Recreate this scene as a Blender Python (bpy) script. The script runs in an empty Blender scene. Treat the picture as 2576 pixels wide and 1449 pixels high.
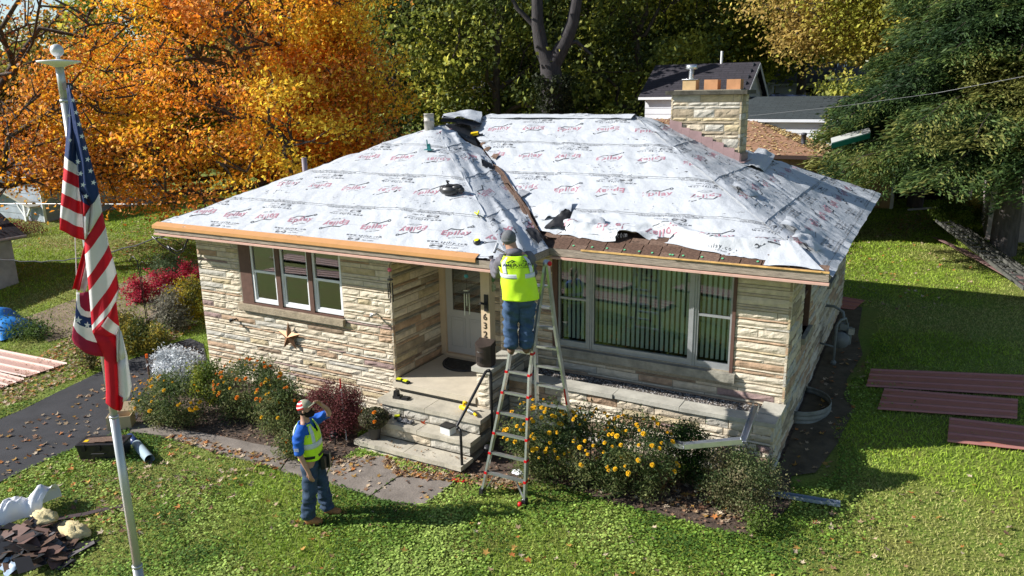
import bpy, math, random
import numpy as np
from mathutils import Vector, Matrix

# ---------------------------------------------------------------- camera, sky, sun
sc = bpy.context.scene
COL = sc.collection
R = math.radians
CAM = dict(c=(12.898, -10.174, 5.735), yaw=.5059, pitch=.2512, roll=-.0160, f=1927.94)
K = dict(CAM=1)


def cam_axes():
    cy, sy = math.cos(CAM['yaw']), math.sin(CAM['yaw'])
    cp, sp = math.cos(CAM['pitch']), math.sin(CAM['pitch'])
    fw = Vector((-sy * cp, cy * cp, -sp))
    r0 = Vector((cy, sy, 0))
    u0 = Vector((-sy * sp, cy * sp, cp))
    cr, sr = math.cos(CAM['roll']), math.sin(CAM['roll'])
    return r0 * cr + u0 * sr, u0 * cr - r0 * sr, fw


RX, UY, FW = cam_axes()
camd = bpy.data.cameras.new('camera')
cam = bpy.data.objects.new('camera', camd)
COL.objects.link(cam)
M = Matrix.Identity(4)
for i in range(3):
    M[i][0], M[i][1], M[i][2], M[i][3] = RX[i], UY[i], -FW[i], CAM['c'][i]
cam.matrix_world = M
camd.sensor_width = 36
camd.lens = CAM['f'] / 2576 * 36
camd.clip_start = .1
camd.clip_end = 900
sc.camera = cam

SUN_TO = Vector((1, .55, -.72)).normalized()
sund = bpy.data.lights.new('sun', 'SUN')
sund.energy = 5.0
sund.angle = R(.5)
sund.color = (1, .965, .91)
sun = bpy.data.objects.new('sun', sund)
COL.objects.link(sun)
sun.rotation_euler = SUN_TO.to_track_quat('-Z', 'Y').to_euler()
w = bpy.data.worlds.new('World')
sc.world = w
w.use_nodes = True
nt = w.node_tree
nt.nodes.clear()
o_ = nt.nodes.new('ShaderNodeOutputWorld')
b_ = nt.nodes.new('ShaderNodeBackground')
s_ = nt.nodes.new('ShaderNodeTexSky')
s_.sky_type = 'NISHITA'
s_.sun_disc = False
s_.sun_elevation = math.asin(-SUN_TO.z)
s_.sun_rotation = math.atan2(-SUN_TO.x, -SUN_TO.y)
s_.air_density = 1.0
s_.dust_density = .25
b_.inputs[1].default_value = .078
nt.links.new(s_.outputs[0], b_.inputs[0])
nt.links.new(b_.outputs[0], o_.inputs[0])
sc.view_settings.view_transform = 'Standard'
sc.view_settings.look = 'None'
sc.view_settings.gamma = 1
sc.view_settings.use_curve_mapping = False
sc.view_settings.exposure = 0.72
try:
    sc.cycles.max_bounces = 6
    sc.cycles.transparent_max_bounces = 12
    sc.cycles.caustics_reflective = False
    sc.cycles.caustics_refractive = False
except Exception:
    pass

# ---------------------------------------------------------------- measuring helpers
CO = np.array(CAM['c'])


def ray(u, v):
    d = Vector(FW) + RX * ((u - 1288) / CAM['f']) - UY * ((v - 724.5) / CAM['f'])
    return np.array(d)


def on(u, v, ax, val):
    d = ray(u, v)
    return CO + d * ((val - CO[ax]) / d[ax])


def hit(u, v, n, c):
    """where the sight line meets the plane n.P = c"""
    d = ray(u, v)
    n = np.array(n, float)
    return CO + d * ((c - n @ CO) / (n @ d))


GY = [-80, -14, -3, -1.2, 1.1, 2.6, 5.6, 9, 12, 20, 40, 80, 200]
GZ = [-1.5, -.45, -.05, 0, .19, .36, .54, .64, .72, .9, 1.8, 4.5, 9]


def gz(x, y):
    return np.interp(y, GY, GZ)


def G(u, v):
    z = 0.
    for i in range(50):
        P = on(u, v, 2, z)
        z = .5 * z + .5 * float(gz(P[0], P[1]))
    P[2] = z
    return P


def far(u, v, D):
    d = ray(u, v)
    return CO + d * (D / math.hypot(d[0], d[1]))


# ---------------------------------------------------------------- house dimensions (metres)
HA, HD, HE, HW, HB = 4.886, 1.476, 1.258, 11.26, 9.11
OV, ZE, SL, HR = .51, 3.268, .441, 7.547
ZP, ZC, O2 = .84, 1.082, .494
E2 = HE - O2
T1 = (HR + OV) / 2
TM = (HB + OV - E2) / 2


# ---------------------------------------------------------------- materials
def _h(ix, iy, iz, seed):
    h = (ix * 73856093) ^ (iy * 19349663) ^ (iz * 83492791) ^ (seed * 2654435761 & 0xffffffff)
    h = h & 0xffffffff
    h = (h ^ (h >> 15)) * 2246822519 & 0xffffffff
    h = (h ^ (h >> 13)) * 3266489917 & 0xffffffff
    return ((h ^ (h >> 16)) & 0xffffffff) / 4294967295.


def vn(x, y, z, seed=0):
    """value noise 0..1, arrays in"""
    x, y, z = np.broadcast_arrays(np.asarray(x, float), np.asarray(y, float), np.asarray(z, float))
    ix, iy, iz = np.floor(x).astype(np.int64), np.floor(y).astype(np.int64), np.floor(z).astype(np.int64)
    fx, fy, fz = x - ix, y - iy, z - iz
    fx, fy, fz = fx * fx * (3 - 2 * fx), fy * fy * (3 - 2 * fy), fz * fz * (3 - 2 * fz)
    r = 0
    for a in (0, 1):
        for b in (0, 1):
            for c in (0, 1):
                wgt = (fx if a else 1 - fx) * (fy if b else 1 - fy) * (fz if c else 1 - fz)
                r = r + wgt * _h(ix + a, iy + b, iz + c, seed)
    return r


MATS = {}


def mat(name, col, rough=.8, var=.0, scale=8., bump=0., bscale=None, metal=0., spec=.3, col2=None, detail=4.,
        attr=None, trans=0., stretch=None, sub=0.):
    if name in MATS:
        return MATS[name]
    m = bpy.data.materials.new(name)
    m.use_nodes = True
    n, l = m.node_tree.nodes, m.node_tree.links
    p = n['Principled BSDF']
    p.inputs['Roughness'].default_value = rough
    p.inputs['Metallic'].default_value = metal
    p.inputs['Specular IOR Level'].default_value = spec
    tc = n.new('ShaderNodeTexCoord')
    src = tc.outputs['Object']
    if stretch:
        mp = n.new('ShaderNodeMapping')
        mp.inputs['Scale'].default_value = stretch
        l.new(src, mp.inputs[0])
        src = mp.outputs[0]
    base = None
    if attr:
        at = n.new('ShaderNodeAttribute')
        at.attribute_name = attr
        base = at.outputs['Color']
    c1 = (*col, 1)
    if var > 0 or col2:
        nz = n.new('ShaderNodeTexNoise')
        nz.inputs['Scale'].default_value = scale
        nz.inputs['Detail'].default_value = detail
        nz.inputs['Roughness'].default_value = .62
        l.new(src, nz.inputs['Vector'])
        cr = n.new('ShaderNodeValToRGB')
        cr.color_ramp.elements[0].position = .32
        cr.color_ramp.elements[1].position = .68
        if col2:
            cr.color_ramp.elements[0].color = (*col2, 1)
            cr.color_ramp.elements[1].color = c1
        else:
            cr.color_ramp.elements[0].color = tuple(c * (1 - var) for c in col) + (1,)
            cr.color_ramp.elements[1].color = tuple(min(1, c * (1 + var)) for c in col) + (1,)
        l.new(nz.outputs[0], cr.inputs[0])
        if base is None:
            base = cr.outputs[0]
    if base is None:
        p.inputs['Base Color'].default_value = c1
    else:
        l.new(base, p.inputs['Base Color'])
    if bump:
        nb = n.new('ShaderNodeTexNoise')
        nb.inputs['Scale'].default_value = bscale or scale * 3
        nb.inputs['Detail'].default_value = 6
        nb.inputs['Roughness'].default_value = .65
        l.new(src, nb.inputs['Vector'])
        bp = n.new('ShaderNodeBump')
        bp.inputs['Strength'].default_value = 1
        bp.inputs['Distance'].default_value = bump
        l.new(nb.outputs[0], bp.inputs['Height'])
        l.new(bp.outputs[0], p.inputs['Normal'])
    if trans:
        tr = n.new('ShaderNodeBsdfTranslucent')
        if base is None:
            tr.inputs[0].default_value = c1
        else:
            l.new(base, tr.inputs[0])
        mx = n.new('ShaderNodeMixShader')
        mx.inputs[0].default_value = trans
        l.new(p.outputs[0], mx.inputs[1])
        l.new(tr.outputs[0], mx.inputs[2])
        l.new(mx.outputs[0], n['Material Output'].inputs['Surface'])
    MATS[name] = m
    return m


# ---------------------------------------------------------------- object helpers
def tag(o, label=None, cat=None, group=None, kind=None):
    if label: o['label'] = label
    if cat: o['category'] = cat
    if group: o['group'] = group
    if kind: o['kind'] = kind
    return o


def empty(name, loc=(0, 0, 0), rz=0., parent=None):
    o = bpy.data.objects.new(name, None)
    COL.objects.link(o)
    o.location = loc
    o.rotation_euler = (0, 0, rz)
    o.empty_display_size = .1
    if parent: o.parent = parent
    return o


def thing(name, label, cat, loc=(0, 0, 0), rz=0., group=None):
    return tag(empty(name, loc, rz), label, cat, group)


def np_mesh(name, V, F, mats, parent=None, mi=None, smooth=False, col=None, loc=None):
    V = np.asarray(V, np.float32).reshape(-1, 3)
    F = np.asarray(F, np.int32)
    k = F.shape[1]
    me = bpy.data.meshes.new(name)
    me.vertices.add(len(V))
    me.vertices.foreach_set('co', V.ravel())
    me.loops.add(F.size)
    me.loops.foreach_set('vertex_index', F.ravel())
    me.polygons.add(len(F))
    me.polygons.foreach_set('loop_start', np.arange(0, F.size, k, dtype=np.int32))
    try:
        me.polygons.foreach_set('loop_total', np.full(len(F), k, np.int32))
    except Exception:
        pass
    if not isinstance(mats, (list, tuple)): mats = [mats]
    for m in mats: me.materials.append(m)
    if mi is not None: me.polygons.foreach_set('material_index', np.asarray(mi, np.int32))
    if smooth: me.polygons.foreach_set('use_smooth', np.ones(len(F), bool))
    me.update(calc_edges=True)
    if col is not None:
        a = me.color_attributes.new('Col', 'FLOAT_COLOR', 'POINT')
        c = np.ones((len(V), 4), np.float32)
        c[:, :3] = col
        a.data.foreach_set('color', c.ravel())
    me.validate()
    o = bpy.data.objects.new(name, me)
    COL.objects.link(o)
    if loc is not None: o.location = loc
    if parent: o.parent = parent
    return o


class MB:
    """collects simple solids and links them as ONE mesh object"""

    def __init__(s):
        s.v, s.f, s.m, s.sm = [], [], [], []
        s.mi = 0
        s.smooth = False

    def add(s, vs, fs):
        b = len(s.v)
        s.v += [tuple(float(c) for c in v) for v in vs]
        for f in fs:
            s.f.append([b + i for i in f])
            s.m.append(s.mi)
            s.sm.append(s.smooth)
        return s

    def box(s, lo, hi, bev=0.):
        x0, y0, z0 = lo
        x1, y1, z1 = hi
        vs = [(x, y, z) for x in (x0, x1) for y in (y0, y1) for z in (z0, z1)]
        return s.add(vs, [(0, 1, 3, 2), (4, 6, 7, 5), (0, 4, 5, 1), (2, 3, 7, 6), (0, 2, 6, 4), (1, 5, 7, 3)])

    def obox(s, c, h, ax):
        """oriented box: centre, half sizes, 3 axes"""
        c = np.array(c, float)
        A = [np.array(a, float) * hh for a, hh in zip(ax, h)]
        vs = [c + i * A[0] + j * A[1] + k * A[2] for i in (-1, 1) for j in (-1, 1) for k in (-1, 1)]
        return s.add(vs, [(0, 1, 3, 2), (4, 6, 7, 5), (0, 4, 5, 1), (2, 3, 7, 6), (0, 2, 6, 4), (1, 5, 7, 3)])

    def beam(s, p0, p1, w_, h_, up=(0, 0, 1)):
        p0, p1 = np.array(p0, float), np.array(p1, float)
        d = p1 - p0
        L = np.linalg.norm(d)
        d /= L
        sd = np.cross(d, up)
        sd /= np.linalg.norm(sd) + 1e-9
        u = np.cross(sd, d)
        return s.obox((p0 + p1) / 2, (L / 2, w_ / 2, h_ / 2), (d, sd, u))

    def tube(s, pts, rad, n=8, cap=True):
        pts = [np.array(p, float) for p in pts]
        if not isinstance(rad, (list, tuple, np.ndarray)): rad = [rad] * len(pts)
        rings = []
        ref = None
        for i, p in enumerate(pts):
            d = pts[min(i + 1, len(pts) - 1)] - pts[max(i - 1, 0)]
            d = d / (np.linalg.norm(d) + 1e-9)
            if ref is None:
                ref = np.array((0, 0, 1.)) if abs(d[2]) < .9 else np.array((1., 0, 0))
            a = np.cross(d, ref)
            a /= np.linalg.norm(a) + 1e-9
            b = np.cross(d, a)
            ref = np.cross(a, d)
            rings.append([p + rad[i] * (math.cos(t) * a + math.sin(t) * b) for t in
                          [2 * math.pi * k / n for k in range(n)]])
        vs = [v for r_ in rings for v in r_]
        fs = []
        for i in range(len(pts) - 1):
            for k in range(n):
                fs.append((i * n + k, i * n + (k + 1) % n, (i + 1) * n + (k + 1) % n, (i + 1) * n + k))
        if cap:
            fs.append(tuple(range(n - 1, -1, -1)))
            fs.append(tuple((len(pts) - 1) * n + k for k in range(n)))
        return s.add(vs, fs)

    def lathe(s, prof, c=(0, 0, 0), n=16):
        vs, fs = [], []
        for r_, z in prof:
            for k in range(n):
                t = 2 * math.pi * k / n
                vs.append((c[0] + r_ * math.cos(t), c[1] + r_ * math.sin(t), c[2] + z))
        for i in range(len(prof) - 1):
            for k in range(n):
                fs.append((i * n + k, i * n + (k + 1) % n, (i + 1) * n + (k + 1) % n, (i + 1) * n + k))
        return s.add(vs, fs)

    def ball(s, c, r_, n=10, sq=(1, 1, 1)):
        vs, fs = [], []
        m = n // 2 + 1
        for i in range(m + 1):
            ph = math.pi * i / m
            for k in range(n):
                t = 2 * math.pi * k / n
                vs.append((c[0] + r_ * sq[0] * math.sin(ph) * math.cos(t), c[1] + r_ * sq[1] * math.sin(ph) * math.sin(t),
                           c[2] + r_ * sq[2] * math.cos(ph)))
        for i in range(m):
            for k in range(n):
                fs.append((i * n + k, (i + 1) * n + k, (i + 1) * n + (k + 1) % n, i * n + (k + 1) % n))
        return s.add(vs, fs)

    def prism(s, poly, d):
        """polygon (3-D points) pushed along vector d"""
        n = len(poly)
        poly = [np.array(p, float) for p in poly]
        d = np.array(d, float)
        vs = poly + [p + d for p in poly]
        fs = [tuple(range(n)), tuple(range(2 * n - 1, n - 1, -1))]
        fs += [(i, i + n, (i + 1) % n + n, (i + 1) % n) for i in range(n)]
        return s.add(vs, fs)

    def build(s, name, mats, parent=None, loc=None, rz=None):
        me = bpy.data.meshes.new(name)
        me.from_pydata(s.v, [], s.f)
        if not isinstance(mats, (list, tuple)): mats = [mats]
        for m in mats: me.materials.append(m)
        me.polygons.foreach_set('material_index', s.m)
        me.polygons.foreach_set('use_smooth', s.sm)
        me.update()
        fix_normals(me)
        o = bpy.data.objects.new(name, me)
        COL.objects.link(o)
        if loc is not None: o.location = loc
        if rz is not None: o.rotation_euler = (0, 0, rz)
        if parent: o.parent = parent
        return o


def fix_normals(me):
    import bmesh
    bm = bmesh.new()
    bm.from_mesh(me)
    bmesh.ops.recalc_face_normals(bm, faces=bm.faces)
    bm.to_mesh(me)
    bm.free()


def copy_tree(o, parent=None):
    c = o.copy()
    COL.objects.link(c)
    if parent: c.parent = parent
    for ch in list(o.children): copy_tree(ch, c)
    return c


_fonts = {}


def text_np(s, size, bold=.0, res=2, space=1.0, shear=0.):
    """text as flat triangles, origin at its centre: verts (N,2), tris (M,3)"""
    key = (s, bold, res, space, shear)
    if key not in _fonts:
        cu = bpy.data.curves.new('t', 'FONT')
        cu.body = s
        cu.size = 1
        cu.offset = bold
        cu.resolution_u = res
        cu.space_character = space
        cu.shear = shear
        cu.align_x = 'CENTER'
        cu.align_y = 'CENTER'
        ob = bpy.data.objects.new('t', cu)
        COL.objects.link(ob)
        dg = bpy.context.evaluated_depsgraph_get()
        me = bpy.data.meshes.new_from_object(ob.evaluated_get(dg))
        me.calc_loop_triangles()
        V = np.zeros(len(me.vertices) * 3, np.float32)
        me.vertices.foreach_get('co', V)
        T = np.zeros(len(me.loop_triangles) * 3, np.int32)
        me.loop_triangles.foreach_get('vertices', T)
        _fonts[key] = (V.reshape(-1, 3)[:, :2].copy(), T.reshape(-1, 3).copy())
        bpy.data.objects.remove(ob)
        bpy.data.curves.remove(cu)
        bpy.data.meshes.remove(me)
    V, T = _fonts[key]
    return V * size, T


def inpoly(x, y, poly):
    x, y = np.asarray(x), np.asarray(y)
    r = np.zeros(x.shape, bool)
    n = len(poly)
    j = n - 1
    for i in range(n):
        xi, yi, xj, yj = poly[i][0], poly[i][1], poly[j][0], poly[j][1]
        c = ((yi > y) != (yj > y)) & (x < (xj - xi) * (y - yi) / (yj - yi + 1e-12) + xi)
        r ^= c
        j = i
    return r
# ---------------------------------------------------------------- palette
STONE = [mat('stone_cream', (.62, .545, .425), .9, .16, 9, .012, 30),
         mat('stone_buff', (.56, .475, .355), .9, .18, 9, .012, 30),
         mat('stone_grey', (.46, .43, .37), .9, .2, 7, .012, 28),
         mat('stone_rust', (.42, .29, .19), .9, .25, 7, .012, 30),
         mat('stone_gold', (.50, .41, .26), .9, .25, 7, .012, 30),
         mat('stone_mauve', (.30, .21, .19), .9, .22, 8, .012, 30),
         mat('stone_brown', (.26, .19, .13), .9, .25, 8, .012, 30)]
STONE_DARK = [mat('stone_dark_grey', (.27, .255, .21), .92, .25, 6, .012, 26),
              mat('stone_dark_tan', (.33, .27, .19), .92, .25, 6, .012, 26)]  # darker tones for porch and right-facing walls, step sides, sills and chimney
M_MORTAR = mat('mortar', (.33, .29, .22), .95, .2, 30, .005)
M_CAP = mat('flagstone_cap', (.42, .40, .34), .85, .2, 3, .006, 20)
M_SLAB = mat('porch_concrete', (.52, .46, .36), .85, .1, 3, .002, 60)
M_TREAD = mat('stone_tread', (.44, .40, .32), .88, .22, 2.5, .006, 24)
M_PATH = mat('path_stone', (.20, .17, .145), .92, .25, 3, .008, 30)
M_ASPH = mat('asphalt', (.038, .038, .042), .9, .2, 2.2, .004, 120)
M_WHITE = mat('white_vinyl', (.78, .79, .80), .45, .03, 5)
M_ALU = mat('aluminium_frame', (.36, .37, .38), .45, .1, 9, metal=.4)
M_ALU2 = mat('bright_aluminium', (.62, .64, .67), .32, .12, 7, metal=.85)
M_BROWN = mat('brown_trim', (.12, .065, .05), .6, .15, 9)
M_PINK = mat('pink_trim_metal', (.56, .36, .29), .5, .1, 5)
M_COPPER = mat('copper_trim_metal', (.66, .34, .14), .38, .07, 4, metal=.25, spec=.5)
M_WOODG = mat('weathered_fascia', (.30, .25, .20), .9, .4, 5, .004, 40, stretch=(1, 6, 12))
M_LATH = mat('raw_lath', (.58, .36, .13), .8, .3, 9)
M_BEIGE = mat('beige_paint', (.60, .46, .31), .6, .05, 4)
M_DOOR = mat('door_paint', (.50, .48, .45), .5, .03, 4)
M_BLACK = mat('black_metal', (.018, .018, .02), .42, .2, 9)
M_BLACKP = mat('black_plastic', (.02, .02, .022), .35, .2, 9, spec=.5)
M_SHING = mat('brown_shingle', (.105, .062, .043), .95, .35, 22, .004, 90)
M_SHING2 = mat('brown_shingle_worn', (.15, .095, .068), .95, .35, 22, .004, 90)
M_SHEET = mat('white_underlayment', (.49, .51, .535), .5, .05, 3, .012, 11, spec=.4, detail=6)
M_BLACKS = mat('black_underlayment_back', (.012, .012, .014), .55, .1, 9)
M_RED = mat('red_print', (.38, .19, .23), .6)
M_INK = mat('black_print', (.055, .058, .065), .6)
M_GREY = mat('grey_print', (.30, .31, .33), .6)
M_FLASH = mat('mauve_flashing_metal', (.36, .24, .235), .45, .12, 4, .002, 14, metal=.2)
M_FLUE = mat('clay_flue', (.48, .24, .12), .8, .15, 5)
M_FLUE2 = mat('pale_clay_flue', (.52, .36, .19), .8, .15, 5)
M_GALV = mat('galvanised_steel', (.42, .43, .44), .4, .25, 6, metal=.6)
M_GALVR = mat('stained_galvanised_pipe', (.40, .38, .35), .6, .3, 6, metal=.3)
M_PVC = mat('purple_grey_pipe', (.20, .16, .19), .5, .1, 5)
M_DARK = mat('dark_interior', (.02, .018, .016), .9)  # near-black colour stands in for the shade of unlit rooms and openings
M_BLIND = mat('blind_vane', (.82, .86, .84), .6, .05, 3)
M_BLINDW = mat('pale_blind', (.50, .50, .46), .6)
M_SOIL = mat('bare_soil', (.10, .078, .05), .95, .35, 4, .01, 25)
M_MULCH = mat('mulch', (.085, .06, .045), .95, .45, 14, .02, 30)
M_GRAV = mat('gravel_dust', (.085, .075, .065), .95, .3, 30, .01, 60)
M_DENIM = mat('denim', (.045, .085, .165), .85, .25, 9, .003, 60)
M_DENIM2 = mat('dark_denim', (.035, .060, .105), .85, .3, 9, .003, 60)
M_HIVIS = mat('hi_vis_yellow', (.62, .95, .03), .55, .05, 6, .003, 16)
M_REFL = mat('reflective_tape', (.62, .66, .70), .35, .04, 6)
M_SKIN = mat('skin', (.48, .27, .19), .55, .06, 9)
M_BLUE = mat('blue_shirt', (.012, .10, .45), .75, .12, 8, .003, 20)
M_HOOD = mat('grey_hoodie', (.135, .13, .15), .9, .12, 9, .004, 30)
M_BEANIE = mat('grey_beanie', (.13, .135, .145), .95, .12, 30, .004, 60)
M_BOOT = mat('tan_boot', (.33, .15, .055), .7, .12, 9)
M_GLOVE = mat('dark_glove', (.035, .035, .04), .7)
M_BEARD = mat('dark_beard', (.018, .012, .009), .95)
M_LOGO = mat('dark_vest_print', (.012, .03, .015), .6)
M_YEL = mat('tool_yellow', (.75, .50, .01), .45)
M_YEL2 = mat('bright_yellow_plastic', (.75, .80, .02), .4)
M_REDP = mat('red_plastic', (.55, .01, .015), .4)
M_TEAL = mat('teal_plastic', (.02, .16, .17), .4)
M_STARM = mat('rusty_star_metal', (.27, .14, .075), .5, .35, 8, metal=.5)
M_CARD = mat('cardboard', (.55, .42, .26), .8, .05, 8)
M_MAT = mat('door_mat_rubber', (.035, .033, .032), .8, .6, 16)
M_BRONZE = mat('bronze_mailbox', (.055, .043, .038), .45, .15, 8, metal=.4)
M_NUM = mat('bronze_numbers', (.07, .045, .03), .5)


def glass_mat(name, tint, refl):
    if name in MATS: return MATS[name]
    m = bpy.data.materials.new(name)
    m.use_nodes = True
    n, l = m.node_tree.nodes, m.node_tree.links
    for x in list(n):
        if x.type == 'BSDF_PRINCIPLED': n.remove(x)
    out = n['Material Output']
    tr = n.new('ShaderNodeBsdfTransparent')
    tr.inputs[0].default_value = (*tint, 1)
    gl = n.new('ShaderNodeBsdfGlossy')
    gl.inputs['Roughness'].default_value = .015
    lw = n.new('ShaderNodeFresnel')
    lw.inputs[0].default_value = 1.5
    ad = n.new('ShaderNodeMath')
    ad.operation = 'ADD'
    ad.inputs[1].default_value = refl
    ad.use_clamp = True
    l.new(lw.outputs[0], ad.inputs[0])
    mx = n.new('ShaderNodeMixShader')
    l.new(ad.outputs[0], mx.inputs[0])
    l.new(tr.outputs[0], mx.inputs[1])
    l.new(gl.outputs[0], mx.inputs[2])
    l.new(mx.outputs[0], out.inputs['Surface'])
    MATS[name] = m
    return m


M_GLASS = glass_mat('window_glass', (.82, .86, .88), .20)
M_GLASSG = glass_mat('green_window_glass', (.86, .92, .89), .04)


def leafmat(name, rough=.65, trans=.35):
    return mat(name, (1, 1, 1), rough, attr='Col', trans=trans, spec=.25)


M_LEAF = leafmat('leaf', .6, .42)
M_GRASS = leafmat('grass_blade', .7, .3)
M_LITTER = leafmat('dry_leaf', .8, .15)
M_BARK = mat('bark', (.085, .065, .055), .95, .35, 4, .03, 12, stretch=(3, 3, .6))
M_BARKG = mat('grey_bark', (.12, .105, .10), .95, .3, 4, .03, 12, stretch=(3, 3, .6))


def shingle_mat(name, c1, c2, sx, sy, axis='xz'):
    """far roofs: courses too small to pick apart"""
    m = mat(name, c1, .95, .3, 14, .004, 60, col2=c2)
    n, l = m.node_tree.nodes, m.node_tree.links
    p = n['Principled BSDF']
    old = p.inputs['Base Color'].links[0].from_socket
    tc = n.new('ShaderNodeTexCoord')
    br = n.new('ShaderNodeTexBrick')
    br.inputs['Scale'].default_value = 1
    br.inputs['Brick Width'].default_value = sx
    br.inputs['Row Height'].default_value = sy
    br.inputs['Mortar Size'].default_value = sy * .09
    br.inputs['Color1'].default_value = (1, 1, 1, 1)
    br.inputs['Color2'].default_value = (.78, .78, .78, 1)
    br.inputs['Mortar'].default_value = (.45, .45, .45, 1)
    l.new(tc.outputs['Object'], br.inputs['Vector'])
    mx = n.new('ShaderNodeMixRGB')
    mx.blend_type = 'MULTIPLY'
    mx.inputs[0].default_value = 1
    l.new(old, mx.inputs[1])
    l.new(br.outputs[0], mx.inputs[2])
    l.new(mx.outputs[0], p.inputs['Base Color'])
    return m


M_RBROWN = shingle_mat('brown_far_shingles', (.38, .215, .13), (.28, .155, .10), .5, .13)
M_RDARK = shingle_mat('charcoal_far_shingles', (.050, .045, .055), (.032, .030, .038), .6, .14)
M_RGREEN = shingle_mat('grey_green_far_shingles', (.055, .068, .075), (.035, .045, .05), .5, .12)
# ---------------------------------------------------------------- ground, driveway, path, beds
rng = np.random.default_rng(7)
random.seed(7)
DRIVE_PX = [(-330, 1200), (-60, 1081), (60, 1030), (150, 985), (235, 944), (300, 915), (362, 893), (430, 866), (478, 852),
            (512, 866), (520, 905), (500, 950), (420, 985), (352, 1040), (328, 1080), (225, 1112), (100, 1166), (0, 1214), (-100, 1262),
            (-330, 1390)]
DRIVE = [G(*q)[:2] for q in DRIVE_PX]
PATHS_PX = [[(318, 1072), (345, 1062), (440, 1080), (560, 1100), (640, 1118), (700, 1128), (735, 1137), (705, 1182), (655, 1166), (560, 1142),
             (490, 1122), (420, 1098), (330, 1090)],
            [(738, 1139), (770, 1140), (835, 1160), (815, 1206), (765, 1200), (708, 1184)],
            [(838, 1162), (860, 1158), (940, 1150), (975, 1150), (1016, 1190), (972, 1220), (930, 1250), (880, 1232), (818, 1209)],
            [(1020, 1190), (1060, 1190), (1150, 1196), (1140, 1216), (1110, 1240), (1072, 1268), (1058, 1273), (958, 1262), (934, 1251)]]
PATHS = [[G(*q)[:2] for q in pp] for pp in PATHS_PX]
BEDS = [[G(*q)[:2] for q in [(330, 1085), (480, 1118), (655, 1160), (760, 1185), (860, 1158), (905, 1130), (900, 1090)]] +
        [(4.9, -.02), (0, -.02), (-.35, .1), (-.2, -1.4)],
        [G(*q)[:2] for q in [(1150, 1192), (1230, 1215), (1330, 1208), (1420, 1222), (1520, 1262), (1680, 1300), (1780, 1330), (1870, 1345), (1935, 1325), (1990, 1270)]] +
        [(11.5, .7), (11.4, 9.1), (11.2, 9.1), (11.2, .45), (6.9, .45), (6.9, -1.1)]]


def ground_patch(name, poly, z, m, label=None, thick=0., kind='structure', res=.35):
    """a sheet over the lawn following its slope"""
    poly = [np.array(p[:2], float) for p in poly]
    import bmesh
    bm = bmesh.new()
    vs = [bm.verts.new((p[0], p[1], 0)) for p in poly]
    bm.faces.new(vs)
    xs, ys = [p[0] for p in poly], [p[1] for p in poly]
    for yy in GY:
        if min(ys) < yy < max(ys):
            bmesh.ops.bisect_plane(bm, geom=bm.verts[:] + bm.edges[:] + bm.faces[:], plane_co=(0, yy, 0), plane_no=(0, 1, 0))
    bmesh.ops.triangulate(bm, faces=bm.faces)
    if thick:
        r_ = bmesh.ops.extrude_face_region(bm, geom=bm.faces[:])
        for v in [g for g in r_['geom'] if isinstance(g, bmesh.types.BMVert)]: v.co.z += thick
        z -= 0
    for v in bm.verts: v.co.z += float(gz(v.co.x, v.co.y)) + z
    bmesh.ops.recalc_face_normals(bm, faces=bm.faces)
    me = bpy.data.meshes.new(name)
    bm.to_mesh(me)
    bm.free()
    me.materials.append(m)
    if not thick:
        for f in me.polygons:
            if f.normal.z < 0: f.flip()
    o = bpy.data.objects.new(name, me)
    COL.objects.link(o)
    if kind: o['kind'] = kind
    if label: o['label'] = label
    return o


def lawn_material():
    m = mat('lawn_soil_and_thatch', (.16, .25, .035), .95, .3, 1.3, .02, 30, col2=(.20, .21, .05))
    n, l = m.node_tree.nodes, m.node_tree.links
    p = n['Principled BSDF']
    old = p.inputs['Base Color'].links[0].from_socket
    tc = n.new('ShaderNodeTexCoord')
    nz = n.new('ShaderNodeTexNoise')
    nz.inputs['Scale'].default_value = 26
    nz.inputs['Detail'].default_value = 8
    nz.inputs['Roughness'].default_value = .75
    l.new(tc.outputs['Object'], nz.inputs['Vector'])
    cr = n.new('ShaderNodeValToRGB')
    cr.color_ramp.elements[0].position = .3
    cr.color_ramp.elements[0].color = (.35, .35, .3, 1)
    cr.color_ramp.elements[1].position = .7
    cr.color_ramp.elements[1].color = (1.35, 1.3, 1.2, 1)
    l.new(nz.outputs[0], cr.inputs[0])
    mx = n.new('ShaderNodeMixRGB')
    mx.blend_type = 'MULTIPLY'
    mx.inputs[0].default_value = 1
    l.new(old, mx.inputs[1])
    l.new(cr.outputs[0], mx.inputs[2])
    l.new(mx.outputs[0], p.inputs['Base Color'])
    return m


M_LAWN = lawn_material()
gx = np.concatenate([np.linspace(-260, -40, 12), np.linspace(-36, 30, 67), np.linspace(40, 200, 12)])
gy = np.concatenate([np.linspace(-70, -16, 8), np.linspace(-14, 42, 113), np.linspace(46, 320, 30)])
XX, YY = np.meshgrid(gx, gy)
ZZ = gz(XX, YY) + (vn(XX * .5, YY * .5, 0, 3) - .5) * .03 * (YY < 60)
nx_ = len(gx)
ii = np.arange((len(gy) - 1) * (nx_ - 1))
a_ = ii // (nx_ - 1) * nx_ + ii % (nx_ - 1)
np_mesh('lawn', np.stack([XX, YY, ZZ - .012], -1), np.stack([a_, a_ + 1, a_ + nx_ + 1, a_ + nx_], -1), M_LAWN, smooth=True)['kind'] = 'structure'
ground_patch('driveway', DRIVE, .012, M_ASPH)
pth = tag(empty('garden_path'), kind='structure')
for pp in PATHS:
    o = ground_patch('path_slab', pp, -.02, M_PATH, thick=.04, kind=None)
    o.parent = pth
ground_patch('flower_bed', BEDS[0], .004, M_MULCH)
ground_patch('flower_bed', BEDS[1], .004, M_MULCH)
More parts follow.
